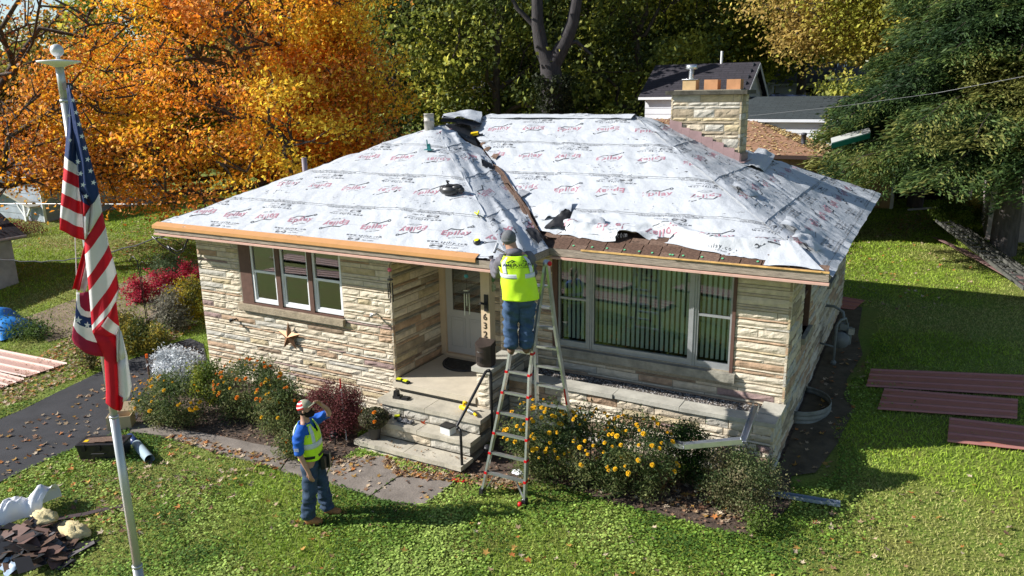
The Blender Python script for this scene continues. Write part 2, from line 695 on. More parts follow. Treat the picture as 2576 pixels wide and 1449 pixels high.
ground_patch('soil_strip', [(11.4, .7), (11.8, 1.0), (12.0, 2), (12.1, 3.2), (11.85, 4.4), (12.0, 5.8), (11.8, 7), (11.7, 9.1), (11.3, 9.1), (11.3, .7)], .012, M_SOIL)

# ---------------------------------------------------------------- the house
HOUSE = thing('stone_house', 'single storey stone house with white underlayment sheets over its hip roof', 'house', (0, 0, 0))
ALLST = []       # stones waiting to be built


def stone_geo(org, au, an, L, H, r_, rough=.011, proud=.020):
    """one rock faced stone: origin at its lower left front, au along, z up, an outwards"""
    j = .008
    nx = max(2, min(7, int(L / .09) + 1))
    nz = 2 if H < .09 else 3
    us = np.linspace(j, L - j, nx + 1)
    zs = np.linspace(j * .8, H - j * .8, nz + 1)
    vs, fs = [], []
    for k, z in enumerate(zs):
        for i, u in enumerate(us):
            edge = i in (0, nx) or k in (0, nz)
            uu = u + (0 if i in (0, nx) else r_.uniform(-.3, .3) * L / nx)
            zz = z + (0 if k in (0, nz) else r_.uniform(-.25, .25) * H / nz)
            d = r_.uniform(.0, .006) if edge else proud * .6 + r_.uniform(0, rough * 1.6)
            if k == nz and not (i in (0, nx)): d += r_.uniform(0, .012)
            vs.append(org + au * uu + np.array((0, 0, zz)) + an * d)
    w_ = nx + 1
    for k in range(nz):
        for i in range(nx):
            fs.append((k * w_ + i, k * w_ + i + 1, (k + 1) * w_ + i + 1, (k + 1) * w_ + i))
    b = len(vs)
    cor = [0, nx, nz * w_ + nx, nz * w_]
    for c in cor: vs.append(vs[c] - an * .035)
    # side skirts
    bot = list(range(0, nx + 1))
    top = [nz * w_ + i for i in range(nx + 1)]
    lf = [k * w_ for k in range(nz + 1)]
    rt = [k * w_ + nx for k in range(nz + 1)]
    fs.append(tuple(bot[::-1]) + (b, b + 1))
    fs.append(tuple(top) + (b + 2, b + 3))
    fs.append(tuple(lf) + (b + 3, b))
    fs.append(tuple(rt[::-1]) + (b + 1, b + 2))
    return vs, fs


def stone_wall(p0, au, L, z0, z1, holes=(), parent=None, pal=None, seed=1, lenr=(.28, .95), wgt=1., hs=None, cap_end=(0, 0), thin=True, hole_pad=0.):
    """coursed ashlar face; holes = (u0,u1,z0,z1)"""
    r_ = random.Random(seed)
    au = np.array(au, float)
    an = np.array((au[1], -au[0], 0.))
    p0 = np.array(p0, float)
    z = z0
    i = 0
    hs = hs or [.115, .05, .135, .06, .045, .12, .055, .15, .05, .06]
    k = r_.randrange(len(hs))
    while z < z1 - .02:
        h = hs[k % len(hs)] * r_.uniform(.9, 1.12)
        k += 1
        if z + h > z1 - .03: h = z1 - z
        hue = r_.random()
        segs = [(0, L)]
        for (a, b, c, d) in holes:
            if z + h > c + .005 and z < d - .005:
                ns = []
                for s0, s1 in segs:
                    if a > s0: ns.append((s0, min(a, s1)))
                    if b < s1: ns.append((max(b, s0), s1))
                segs = [q for q in ns if q[1] - q[0] > .02]
        for s0, s1 in segs:
            u = s0 - r_.uniform(0, .3) * 0
            while u < s1 - .01:
                l_ = r_.uniform(*lenr) * (1.15 if h < .07 else 1.)
                if s1 - (u + l_) < .14: l_ = s1 - u
                if pal is None:
                    t = r_.random()
                    if h < .07 and hue < .20:
                        mi = 3 if t < .75 else 1
                    else:
                        mi = 0 if t < .52 else 1 if t < .74 else 2 if t < .80 else 3 if t < .87 else 4 if t < .93 else 5 if t < .98 else 6
                    mm = STONE[mi]
                else:
                    mm = r_.choice(pal)
                org = p0 + au * u
                org[2] = z
                vs, fs = stone_geo(org, au, an, l_, h, r_)
                ALLST.append((l_ * h * wgt, vs, fs, mm, parent))
                u += l_
        z += h


def flush_stones(limits):
    groups = {}
    for s in ALLST: groups.setdefault(s[4], []).append(s)
    for par, L in groups.items():
        L.sort(key=lambda s: -s[0])
        n = limits.get(par, 250)
        for s in L[:n]:
            b = MB()
            b.add(s[1], s[2])
            b.build('stone', s[3], par)
        rest = L[n:]
        if rest:
            b = MB()
            ml = []
            for s in rest:
                if s[3] not in ml: ml.append(s[3])
                b.mi = ml.index(s[3])
                b.add(s[1], s[2])
            o = b.build('stone', ml, par)
            o['kind'] = 'stuff'
            o['label'] = 'smaller and more distant wall stones of many tan colours'
    ALLST.clear()


# backing walls (mortar), windows left open
WZ0, WZ1 = -.15, 3.14
LW = (1.2, 3.76, 1.80, 3.04)      # left window opening x0,x1,z0,z1
RW = (7.42, 10.44, 1.46, 3.04)
b = MB()


def wall_x(b, x0, x1, y, th, z0, z1, hole=None):
    if hole is None:
        b.box((x0, y, z0), (x1, y + th, z1))
        return
    h0, h1, h2, h3 = hole
    b.box((x0, y, z0), (h0, y + th, z1))
    b.box((h1, y, z0), (x1, y + th, z1))
    b.box((h0, y, z0), (h1, y + th, h2))
    b.box((h0, y, h3), (h1, y + th, z1))


wall_x(b, .02, HA - .02, .02, .2, WZ0, WZ1, LW)
wall_x(b, 6.30, HW - .02, HE + .02, .2, WZ0, WZ1, RW)
b.box((HA - .22, .221, WZ0), (HA - .02, HD + .2, WZ1))                 # porch left wall
b.box((HA - .02, HD + .02, WZ0), (4.93, HD + .2, WZ1))
b.box((5.93, HD + .02, WZ0), (6.30, HD + .2, WZ1))
b.box((6.30, HE + .221, WZ0), (6.35, HD + .2, WZ1))
b.box((HW - .22, HE + .221, WZ0), (HW - .02, 2.55, WZ1))               # right side, with openings
b.box((HW - .22, 2.55, WZ0), (HW - .02, 3.35, 1.75))
b.box((HW - .22, 3.35, WZ0), (HW - .02, 5.75, WZ1))
b.box((HW - .22, 5.75, WZ0), (HW - .02, 6.55, 1.95))
b.box((HW - .22, 6.55, WZ0), (HW - .02, HB, WZ1))
b.box((.02, HB - .2, WZ0), (HW - .22, HB, WZ1))
b.box((.02, .221, WZ0), (.22, HB - .2, WZ1))
b.build('wall', M_MORTAR, HOUSE)
b = MB()
b.box((.25, 1.75, .7), (HW - .25, HB - .25, .84))
b.box((.25, .25, .7), (HA - .25, 1.745, .84))
b.box((.25, 2.9, .84), (HW - .25, 3.0, 3.1))
b.build('interior_room', M_DARK, HOUSE)
# facing stones
stone_wall((0, .02, 0), (1, 0, 0), HA, .05, WZ1, [(LW[0] - .02, LW[1], LW[2] - .13, 3.2)], HOUSE, seed=11, lenr=(.28, .95), hs=[.088, .042, .105, .045, .038, .095, .042, .06, .11])
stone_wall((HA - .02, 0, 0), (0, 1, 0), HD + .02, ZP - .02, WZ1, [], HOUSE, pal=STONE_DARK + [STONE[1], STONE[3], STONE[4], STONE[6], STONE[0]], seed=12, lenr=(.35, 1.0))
stone_wall((6.30, HE + .02, 0), (1, 0, 0), HW - 6.30, .7, WZ1, [(RW[0] - 6.30 - .07, RW[1] - 6.30 + .0, RW[2] - .16, 3.2)], HOUSE, seed=14, lenr=(.35, 1.1), hs=[.09, .045, .11, .05, .042, .12, .05])
stone_wall((HA + .02, HD + .02, 0), (1, 0, 0), .035, ZP, WZ1, [], HOUSE, seed=15)
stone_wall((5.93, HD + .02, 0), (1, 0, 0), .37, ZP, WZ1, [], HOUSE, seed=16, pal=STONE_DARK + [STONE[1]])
stone_wall((HW - .02, HE - .0, 0), (0, 1, 0), HB - HE, 0, WZ1, [(2.55 - HE, 3.35 - HE, 1.64, 3.2), (5.75 - HE, 6.55 - HE, 1.84, 3.2)], HOUSE, seed=17, wgt=.3, lenr=(.3, 1.1),
           pal=[STONE[1], STONE[1], STONE[2], STONE[3], STONE[4], STONE[0], STONE_DARK[1]])


# sills
def sill(parent, x0, x1, y, z0, h, dep, m, name='window_sill'):
    bb = MB()
    bb.box((x0, y - dep, z0), (x1, y + .1, z0 + h))
    return bb.build(name, m, parent)


# left triple window
WL = empty('window', (0, 0, 0), 0, HOUSE)
WL['label'] = 'triple window with white sashes and brown mullions'
sill(WL, 1.13, 3.80, 0, 1.66, .12, .07, STONE_DARK[1])
bb = MB()
bb.box((LW[0], .0, 1.785), (LW[1] - .0, .10, 1.815))
for x0, x1 in ((1.20, 1.50), (2.165, 2.275), (2.975, 3.075)):
    bb.box((x0, .0 if x0 > 1.3 else .015, 1.815), (x1, .12, 3.04))
bb.box((1.5, .03, 3.02), (3.76, .12, 3.08))
bb.build('mullion', M_BROWN, WL)
for x0, x1 in ((1.50, 2.165), (2.275, 2.975), (3.075, 3.76)):
    z0, z1, zm = 1.835, 3.015, 2.45
    f = MB()
    t = .05
    f.box((x0, .03, z0), (x0 + t, .11, z1))
    f.box((x1 - t, .03, z0), (x1, .11, z1))
    f.box((x0 + t, .03, z0), (x1 - t, .11, z0 + t))
    f.box((x0 + t, .03, z1 - t), (x1 - t, .11, z1))
    f.box((x0 + t, .042, zm - .02), (x1 - t, .10, zm + .025))
    f.box((x0 + t, .055, z0 + t), (x0 + t + .03, .10, zm - .02))
    f.box((x1 - t - .03, .055, z0 + t), (x1 - t, .10, zm - .02))
    f.box((x0 + t + .03, .055, z0 + t), (x1 - t - .03, .10, z0 + t + .035))
    f.build('sash_frame', M_WHITE, WL)
    g = MB()
    g.box((x0 + t, .068, z0 + t), (x1 - t, .074, zm - .02))
    g.build('glass_pane', M_GLASS, WL)
    g = MB()
    g.box((x0 + t, .058, zm + .025), (x1 - t, .064, z1 - t))
    g.build('glass_pane', M_GLASS, WL)
    v = MB()
    for k in range(22):
        zz = zm + .03 + k * .024
        v.add([(x0 + t, .135, zz), (x1 - t, .135, zz), (x1 - t, .15, zz + .018), (x0 + t, .15, zz + .018)], [(0, 1, 2, 3)])
    v.build('horizontal_blind', mat('dark_green_blind', (.13, .14, .10), .6), WL)
    v = MB()
    v.box((x0 + t + .04, .30, z0 + t), (x0 + t + .16, .31, zm))
    v.build('curtain', M_BLINDW, WL)

# right picture window
WR = empty('window', (0, 0, 0), 0, HOUSE)
WR['label'] = 'wide picture window with grey aluminium frames and vertical blinds'
sill(WR, 7.38, 10.50, HE, 1.30, .14, .08, STONE_DARK[0])
bb = MB()
bb.box((7.36, HE - .01, 1.44), (7.45, HE + .12, 3.09))
bb.box((10.40, HE - .01, 1.44), (10.45, HE + .12, 3.09))
bb.build('brown_jamb', M_BROWN, WR)
y = HE + .03


def alu_sash(x0, x1, z0, z1, rails=(), t=.035, yy=y, dep=.06):
    f = MB()
    f.box((x0, yy, z0), (x0 + t, yy + dep, z1))
    f.box((x1 - t, yy, z0), (x1, yy + dep, z1))
    f.box((x0 + t, yy, z0), (x1 - t, yy + dep, z0 + t * 1.6))
    f.box((x0 + t, yy, z1 - t), (x1 - t, yy + dep, z1))
    for zr in rails: f.box((x0 + t, yy + .004, zr - .018), (x1 - t, yy + dep - .004, zr + .018))
    f.build('sash_frame', M_ALU, WR)
    zs = [z0 + t * 1.6] + list(rails) + [z1 - t]
    for q in range(len(zs) - 1):
        g = MB()
        g.box((x0 + t, yy + .028, zs[q]), (x1 - t, yy + .033, zs[q + 1]))
        g.build('glass_pane', M_GLASSG, WR)


bb = MB()
for x0, x1 in ((8.00, 8.075), (9.755, 9.84)):
    bb.box((x0, y - .015, 1.46), (x1, y + .07, 3.04))
    bb.box(((x0 + x1) / 2 - .008, y - .03, 1.46), ((x0 + x1) / 2 + .008, y - .0152, 3.04))
bb.box((7.45, y + .0, 1.455), (10.40, y + .08, 1.50))
bb.build('mullion', M_ALU, WR)
alu_sash(7.45, 8.00, 1.50, 3.04, (2.31,))
alu_sash(8.075, 9.755, 1.50, 3.04)
alu_sash(9.84, 10.40, 1.50, 3.04, (2.31,))
xs = np.arange(7.50, 10.38, .083)
sl0 = None
for i, x in enumerate(xs):
    bb = MB()
    a = .35
    bb.add([(x - .03, HE + .20 - .01, 1.56), (x + .03, HE + .20 + .012, 1.56), (x + .03, HE + .2 + .012, 3.03), (x - .03, HE + .2 - .01, 3.03)], [(0, 1, 2, 3)])
    if sl0 is None:
        bb = MB()
        bb.add([(-.022, -.01, 1.56), (.022, .012, 1.56), (.022, .012, 3.03), (-.022, -.01, 3.03)], [(0, 1, 2, 3)])
        sl0 = bb.build('blind_vane', M_BLIND, WR, loc=(x, HE + .2, 0))
    else:
        c = sl0.copy()
        COL.objects.link(c)
        c.parent = WR
        c.location = (x, HE + .2, 0)
        c.rotation_euler = (0, 0, rng.uniform(-.12, .12))
# side windows (right wall)
for yy0, yy1, zz in ((2.55, 3.35, 1.75), (5.75, 6.55, 1.95)):
    ws = empty('window', (0, 0, 0), 0, HOUSE)
    bb = MB()
    bb.box((HW - .14, yy0, zz - .0), (HW - .02, yy0 + .07, 3.14))
    bb.box((HW - .14, yy1 - .07, zz), (HW - .02, yy1, 3.14))
    bb.box((HW - .14, yy0 + .07, zz + .6), (HW - .06, yy1 - .07, zz + .65))
    bb.build('window_frame', M_BROWN, ws)
    bb = MB()
    bb.box((HW - .10, yy0 + .07, zz), (HW - .09, yy1 - .07, 3.14))
    bb.build('glass_pane', M_GLASS, ws)
    bb = MB()
    bb.box((HW - .15, yy0 - .05, zz - .1), (HW + .05, yy1 + .05, zz))
    bb.build('window_sill', STONE_DARK[0], ws)

# door
DR = empty('door', (0, 0, 0), 0, HOUSE)
DR['label'] = 'grey front door with half glass and two lower panels'
yd = HD + .05
bb = MB()
bb.box((4.87, yd - .06, ZP), (4.98, yd + .1, 3.0))
bb.box((5.90, yd - .06, ZP), (6.0, yd + .1, 3.0))
bb.box((4.98, yd - .06, 2.93), (5.90, yd + .1, 3.0))
bb.box((4.98, yd - .09, ZP), (5.90, yd + .1, ZP + .045))
bb.build('door_frame', M_BEIGE, DR)
bb = MB()
z0, z1 = ZP + .045, 2.93
bb.box((4.985, yd, z0), (5.895, yd + .04, 1.74))
bb.box((4.985, yd, 2.80), (5.895, yd + .04, z1))
bb.box((4.985, yd, 1.74), (5.13, yd + .04, 2.80))
bb.box((5.75, yd, 1.74), (5.895, yd + .04, 2.80))
for x0, x1 in ((5.07, 5.40), (5.48, 5.81)):                       # raised mouldings round two panels
    za, zb = z0 + .12, 1.60
    for q in (((x0, za), (x1, za + .02)), ((x0, zb - .02), (x1, zb)), ((x0, za + .02), (x0 + .02, zb - .02)), ((x1 - .02, za + .02), (x1, zb - .02))):
        bb.box((q[0][0], yd - .012, q[0][1]), (q[1][0], yd - .0005, q[1][1]))
    bb.box((x0 + .05, yd - .008, za + .05), (x1 - .05, yd - .0004, zb - .05))
bb.build('door_leaf', M_DOOR, DR)
bb = MB()
bb.box((5.13, yd + .008, 1.74), (5.75, yd + .014, 2.80))
bb.build('glass_pane', M_GLASS, DR)
bb = MB()
for zz in (1.74, 2.02, 2.28, 2.54):
    bb.box((5.13, yd + .02, zz), (5.75, yd + .035, zz + .045))
bb.build('muntin', M_BROWN, DR)
bb = MB()
bb.box((5.13, yd + .06, 1.88), (5.75, yd + .065, 2.80))
bb.build('door_blind', M_BLINDW, DR)

# porch post with house number and bracket
PP = empty('porch_post', (0, 0, 0), 0, HOUSE)
bb = MB()
bb.box((6.62, .10, 1.38), (6.785, .27, 3.13))
bb.build('post', M_BEIGE, PP)
for ch, zc_ in (('6', 2.155), ('3', 2.005), ('2', 1.855)):
    V, T = text_np(ch, .155, .012, 3)
    P3 = np.stack([V[:, 0] + 6.695, np.full(len(V), .092), V[:, 1] + zc_ + .02], -1)
    F3 = T
    o = np_mesh('house_number', P3, F3, M_NUM, PP)
    md = o.modifiers.new('s', 'SOLIDIFY')
    md.thickness = .008
bb = MB()
bb.box((6.695, .075, 2.28), (6.765, .099, 2.56))
bb.build('bracket_plate', M_BLACK, PP)
bb = MB()
bb.tube([(6.73, .08, 2.40), (6.68, -.02, 2.44)], .02, 8)
bb.build('bracket_tube', M_BLACK, PP)
# soffit / ceilings
bb = MB()
bb.box((-OV + .04, -O2 + .04, WZ1 + .002), (HR - .04, E2 + .6, WZ1 + .02))
bb.box((HR - .04, E2 + .04, WZ1 + .002), (HW + OV - .04, HB + OV - .04, WZ1 + .02))
bb.box((-OV + .04, E2 + .6, WZ1 + .002), (HR - .04, HB + OV - .04, WZ1 + .02))
bb.build('soffit', M_BEIGE, HOUSE)

# low porch side wall, pier, porch slab, planter ---------------------------------
bb = MB()
bb.box((6.66, -.10, -.1), (6.86, HE + .02, 1.30))
bb.build('porch_side_wall', M_MORTAR, HOUSE)
stone_wall((6.635, -.125, 0), (1, 0, 0), .25, .0, 1.31, [], HOUSE, seed=21, lenr=(.14, .26), hs=[.14, .10, .17, .09, .12])
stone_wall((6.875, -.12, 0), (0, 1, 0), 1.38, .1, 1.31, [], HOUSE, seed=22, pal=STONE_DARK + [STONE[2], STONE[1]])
bb = MB()
bb.box((6.57, -.17, 1.31), (6.94, .17, 1.385))
bb.box((6.60, .174, 1.31), (6.92, .78, 1.382))
bb.box((6.60, .784, 1.31), (6.92, HE - .02, 1.379))
bb.build('wall_cap', M_CAP, HOUSE)
bb = MB()
bb.box((4.93, -.16, ZP - .10), (6.625, HD + .0, ZP))
bb.build('porch_slab', M_SLAB, HOUSE)
bb = MB()
bb.box((4.95, -.09, -.1), (6.63, HD - .05, ZP - .102))
bb.build('porch_base', M_MORTAR, HOUSE)

PL = thing('stone_planter', 'long raised stone planter under the picture window with flagstone cap and gravel', 'planter')
bb = MB()
bb.box((6.90, .50, -.1), (HW - .02, .70, 1.02))
bb.box((HW - .22, .70, -.1), (HW - .02, HE - .01, 1.02))
bb.build('backing_wall', M_MORTAR, PL)
stone_wall((6.90, .49, 0), (1, 0, 0), HW - 6.90, .0, 1.015, [], PL, seed=23, lenr=(.3, .95), hs=[.13, .06, .17, .07, .10, .05, .12])
stone_wall((HW - .02, .47, 0), (0, 1, 0), HE - .48, -.1, 1.015, [], PL, seed=24, pal=[STONE[1], STONE[2], STONE[4], STONE_DARK[1]])
r_ = random.Random(4)
x = 6.95
while x < HW - .3:
    l_ = r_.uniform(.7, 1.15)
    if HW + .02 - (x + l_) < .5: l_ = HW + .015 - x
    bb = MB()
    j = [r_.uniform(-.02, .02) for _ in range(6)]
    bb.prism([(x + .004, .435 + j[0], 1.016), (x + l_ * .4, .43 + j[1], 1.016), (x + l_ - .004, .435 + j[2], 1.016), (x + l_ - .004, .74 + j[3], 1.016), (x + .004, .74 + j[4], 1.016)],
             (0, 0, .066 + r_.uniform(-.004, .004)))
    bb.build('cap_slab', M_CAP, PL)
    x += l_
bb = MB()
bb.prism([(HW - .30, .78, 1.016), (HW + .02, .765, 1.016), (HW + .02, HE - .03, 1.016), (HW - .30, HE - .03, 1.016)], (0, 0, .068))
bb.build('cap_slab', M_CAP, PL)
bb = MB()
bb.box((6.95, .70, .85), (HW - .22, HE - .0, .98))
bb.build('gravel_bed', M_GRAV, PL)
# loose pebbles
N = 1700
P = np.stack([rng.uniform(6.98, HW - .32, N), rng.uniform(.76, HE - .03, N), np.full(N, .985)], -1)
S = rng.uniform(.008, .02, N)
oct_v = np.array([(1, 0, 0), (-1, 0, 0), (0, 1, 0), (0, -1, 0), (0, 0, .7), (0, 0, -.7)])
oct_f = np.array([(0, 2, 4), (2, 1, 4), (1, 3, 4), (3, 0, 4), (2, 0, 5), (1, 2, 5), (3, 1, 5), (0, 3, 5)])
V = (P[:, None] + oct_v[None] * S[:, None, None] * rng.uniform(.7, 1.3, (N, 6, 1))).reshape(-1, 3)
F = (oct_f[None] + (np.arange(N) * 6)[:, None, None]).reshape(-1, 3)
cc = np.repeat(np.array([(.30, .29, .28), (.42, .41, .4), (.2, .18, .17), (.35, .3, .26)])[rng.integers(0, 4, N)], 6, 0)
np_mesh('pebbles', V, F, M_LITTER, PL, col=cc)['kind'] = 'stuff'

# front steps -----------------------------------------------------------------
ST = thing('front_steps', 'three tan stone steps climbing to the porch slab', 'steps')
for (x0, x1, y0, y1, z0, z1, js) in ((4.86, 6.98, -1.19, -.84, -.1, .15, (5.88,)), (4.97, 6.96, -.87, -.56, .15, .412, (5.93,)), (4.92, 6.98, -.60, -.155, .412, .682, (5.90,))):
    bb = MB()
    bb.box((x0 + .07, y0 + .06, z0), (x1 - .07, -.10, z1 - .075))
    bb.build('riser_core', M_MORTAR, ST)
    stone_wall((x0 + .05, y0 + .06, 0), (1, 0, 0), x1 - x0 - .1, z0 if z0 > 0 else -.05, z1 - .076, [], ST, pal=[STONE[0], STONE[2], STONE[1], STONE[2]], seed=int(z1 * 100), lenr=(.4, .9), hs=[.20])
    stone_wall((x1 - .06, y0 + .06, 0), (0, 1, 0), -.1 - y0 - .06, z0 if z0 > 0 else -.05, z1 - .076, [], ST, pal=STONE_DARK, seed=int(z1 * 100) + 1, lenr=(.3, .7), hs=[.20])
    cuts = [x0] + list(js) + [x1]
    for q in range(len(cuts) - 1):
        a, c = cuts[q] + .005, cuts[q + 1] - .005
        bb = MB()
        n = 7
        fr = [(a + (c - a) * t / n, y0 + random.uniform(-.012, .012), z1 - .075) for t in range(n + 1)]
        bb.prism(fr + [(c, (y1 if z1 < .6 else y1), z1 - .075), (a, y1, z1 - .075)], (0, 0, .075))
        bb.build('tread', M_TREAD, ST)
flush_stones({HOUSE: 225, PL: 60, ST: 40})
# ---------------------------------------------------------------- roof
KS = math.sqrt(1 + SL * SL)


def wr(s, t, seed, amp=1.):
    """gentle wrinkles of loose sheet (metres)"""
    a = vn(s * 1.3 + t * .9, t * 1.6, 0, seed) - .5
    b = vn(s * 4.5 + t * 2.5, t * 3.2 - s * 1.2, 0, seed + 1) - .5
    c = np.abs(vn(s * 2.3 - t * 2.2, t * 1.3 + s, 0, seed + 2) - .5)
    e = np.abs(vn(s * 6 + t * 5, t * 5 - s * 3, 0, seed + 3) - .5)
    return amp * 1.35 * (.030 * a + .014 * b - .034 * np.clip(.12 - c, 0, 1) * 4 + .012 * np.clip(.15 - e, 0, 1) * 5)


class Face:
    def __init__(f, P0, a, bdir, lo, hi, T, seed, amp=1., extra=None):
        f.P0, f.a, f.b = np.array(P0, float), np.array(a, float), np.array(bdir, float)
        f.lo, f.hi, f.T, f.seed, f.amp, f.extra = lo, hi, T, seed, amp, extra
        n = np.array((-f.b[0] * SL, -f.b[1] * SL, 1.))
        f.n = n / np.linalg.norm(n)

    def pos(f, s, t, off=0.):
        s, t = np.asarray(s, float), np.asarray(t, float)
        h = wr(s, t, f.seed, f.amp) + off
        if f.extra is not None: h = h + f.extra(s, t)
        h = np.maximum(h, off - .012)
        P = f.P0[None] * 1. + s[:, None] * np.append(f.a, 0)[None, :3] + t[:, None] * np.append(f.b, 0)[None, :3]
        P[:, 2] = ZE + SL * t
        return P + f.n[None] * h[:, None]


def mainL(t):
    t = np.asarray(t, float)
    return np.where(t < T1, HR - t, -OV + t)


EX_X = [7.0, 7.25, 7.5, 7.76, 8.09, 8.44, 8.83, 9.0, 9.39, 9.91, 10.19, 10.7, 11.2, 11.3, 11.77]
EX_T = [.62, .50, .46, .36, .33, .27, .25, .40, .42, .31, .22, .16, .15, .05, .02]


def extra_main(s, t):
    tm = np.interp(s, EX_X, EX_T)
    d = t - tm
    roll = .19 * np.exp(-((d - .10) / .10) ** 2) * np.exp(-((s - 8.75) / .28) ** 2)
    roll2 = .13 * np.exp(-((d - .26 - .1 * np.sin(s * 3)) / .10) ** 2) * (1 / (1 + np.exp(-(s - 7.6) * 9))) * (1 / (1 + np.exp((s - 11.0) * 9)))
    cr = .06 * np.exp(-((d - .2) / .22) ** 2) * np.exp(-((s - 7.75) / .30) ** 2) * (1 + np.sin(s * 23) * .4)
    hipbulge = -.02 * np.exp(-((s - (HW + OV - t)) / .25) ** 2)
    return roll + roll2 + cr + hipbulge


def extra_wr(s, t):
    # s = distance along +Y from the wing's front eave corner; creases run down the slope beside the hip
    d = s - t
    return .035 * np.sin(d * 14 + 3 * vn(s * 1.2, t * 1.2, 0, 5)) * np.exp(-((d - .45) / .45) ** 2) * (.5 + vn(s * 2, t * 2, 0, 9))


F_WF = Face((-OV, -O2, 0), (1, 0), (0, 1), lambda t: t - .03, lambda t: HR + OV - t + .02, T1, 31)
F_MF = Face((0, E2, 0), (1, 0), (0, 1), mainL, lambda t: HW + OV - t + .02, TM, 41, 1.05, extra_main)
F_WR = Face((HR, -O2, 0), (0, 1), (-1, 0), lambda t: t - .03, lambda t: t + E2 + O2, T1, 51, 1.7, extra_wr)
F_MR = Face((HW + OV, E2, 0), (0, 1), (-1, 0), lambda t: t - .03, lambda t: HB + OV - E2 - t, TM, 61, 1.3)
F_L = Face((-OV, HB + OV, 0), (0, -1), (1, 0), lambda t: t + 0, lambda t: HB + OV + O2 - t, T1, 71)
F_B = Face((HW + OV, HB + OV, 0), (-1, 0), (0, -1), lambda t: t + 0, lambda t: HW + OV + OV - t, TM, 81)
for f in (F_WF, F_MF, F_WR, F_MR, F_L, F_B):
    f.rnd = {id(F_WF): 'h', id(F_MF): 'h', id(F_WR): 'l', id(F_MR): 'l'}.get(id(f), '')
    f.a = np.append(f.a, 0.)
    f.b = np.append(f.b, 0.)


def _pos(f, s, t, off=0.):
    s, t = np.broadcast_arrays(np.asarray(s, float), np.asarray(t, float))
    s, t = s.ravel(), t.ravel()
    h = wr(s, t, f.seed, f.amp)
    if f.extra is not None: h = h + f.extra(s, t)
    h = np.maximum(h, -.012) + off + .018
    if f.rnd:
        if 'h' in f.rnd: h = h - .042 * np.exp(-(np.abs(f.hi(t) - s) / .16) ** 2)
        if 'l' in f.rnd: h = h - .042 * np.exp(-(np.abs(s - f.lo(t)) / .16) ** 2)
    P = f.P0[None] + s[:, None] * f.a[None] + t[:, None] * f.b[None]
    P[:, 2] = ZE + SL * t
    return P + f.n[None] * h[:, None]


Face.pos = _pos

# roof deck (boards under the sheets) with old shingles
bb = MB()


def deck(f):
    P = []
    for t in (0, f.T):
        l, h = float(f.lo(t)), float(f.hi(t))
        P.append([f.P0 + f.a * l + f.b * t, f.P0 + f.a * h + f.b * t])
    for i, t in enumerate((0, f.T)):
        for q in P[i]: q[2] = ZE + SL * t - .045
    bb.add([P[0][0], P[0][1], P[1][1], P[1][0]], [(0, 1, 2, 3)])


for f in (F_WF, F_WR, F_MR, F_L, F_B): deck(f)
q = [(HR, E2, ZE - .045), (HW + OV, E2, ZE - .045), (HW + OV - TM, E2 + TM, ZE + SL * TM - .045), (-OV + TM, E2 + TM, ZE + SL * TM - .045), (HR - T1, E2 + T1, ZE + SL * T1 - .045)]
bb.add(q, [(0, 1, 2, 3, 4)])
ROOF = bb.build('roof_deck', M_SHING, HOUSE)

red_q, ink_q, grey_q = [], [], []


def put(f, V, T, s0, y0, ang, flip, bucket, off, tlim):
    """V in metres (right, up-slope) -> face; drops what lies outside"""
    V = V.copy()
    c, s_ = math.cos(ang), math.sin(ang)
    V = np.stack([V[:, 0] * c - V[:, 1] * s_, V[:, 0] * s_ + V[:, 1] * c], -1)
    if flip: V = -V
    S, Tt = s0 + V[:, 0], (y0 + V[:, 1]) / KS
    tmin = np.interp(S, EX_X, EX_T) + .015 if f is F_MF else .01
    ok = (Tt > np.maximum(tmin, tlim[0])) & (Tt < min(tlim[1], f.T - .01)) & (S > f.lo(Tt) + .03) & (S < f.hi(Tt) - .03)
    if not ok.any(): return
    T = T[ok[T].all(1)]
    if not len(T): return
    bucket.append((f.pos(S, Tt, off), T))


def joinq(qs):
    V, T, n = [], [], 0
    for v, t in qs:
        V.append(v)
        T.append(t + n)
        n += len(v)
    return np.concatenate(V), np.concatenate(T)


def stroke(pts, w_):
    """flat polyline ribbon in 2-D"""
    V, T = [], []
    for i in range(len(pts) - 1):
        p, q = np.array(pts[i], float), np.array(pts[i + 1], float)
        d = (q - p) / (np.linalg.norm(q - p) + 1e-9)
        n = np.array((-d[1], d[0])) * w_ / 2
        e = d * w_ * .3
        k = len(V)
        V += [p - e + n, p - e - n, q + e - n, q + e + n]
        T += [(k, k + 1, k + 2), (k, k + 2, k + 3)]
    return np.array(V), np.array(T)


def ring(c, r0, r1, n=12):
    V, T = [], []
    for k in range(n):
        a = 2 * math.pi * k / n
        V += [(c[0] + r0 * math.cos(a), c[1] + r0 * math.sin(a)), (c[0] + r1 * math.cos(a), c[1] + r1 * math.sin(a))]
    for k in range(n):
        i, j = 2 * k, 2 * ((k + 1) % n)
        T += [(i, i + 1, j + 1), (i, j + 1, j)]
    return np.array(V), np.array(T)


def pill(w_, h_, n=6):
    V = []
    for sgn, cx in ((1, w_ / 2 - h_ / 2), (-1, -w_ / 2 + h_ / 2)):
        for k in range(n + 1):      # runs anticlockwise round both ends
            a = (-math.pi / 2 + math.pi * k / n) * sgn
            V.append((cx + sgn * math.cos(a) * h_ / 2, sgn * math.sin(a) * h_ / 2 ))
    V = [(0, 0)] + V
    m = len(V) - 1
    return np.array(V), np.array([(0, i + 1, (i + 1) % m + 1) for i in range(m)])


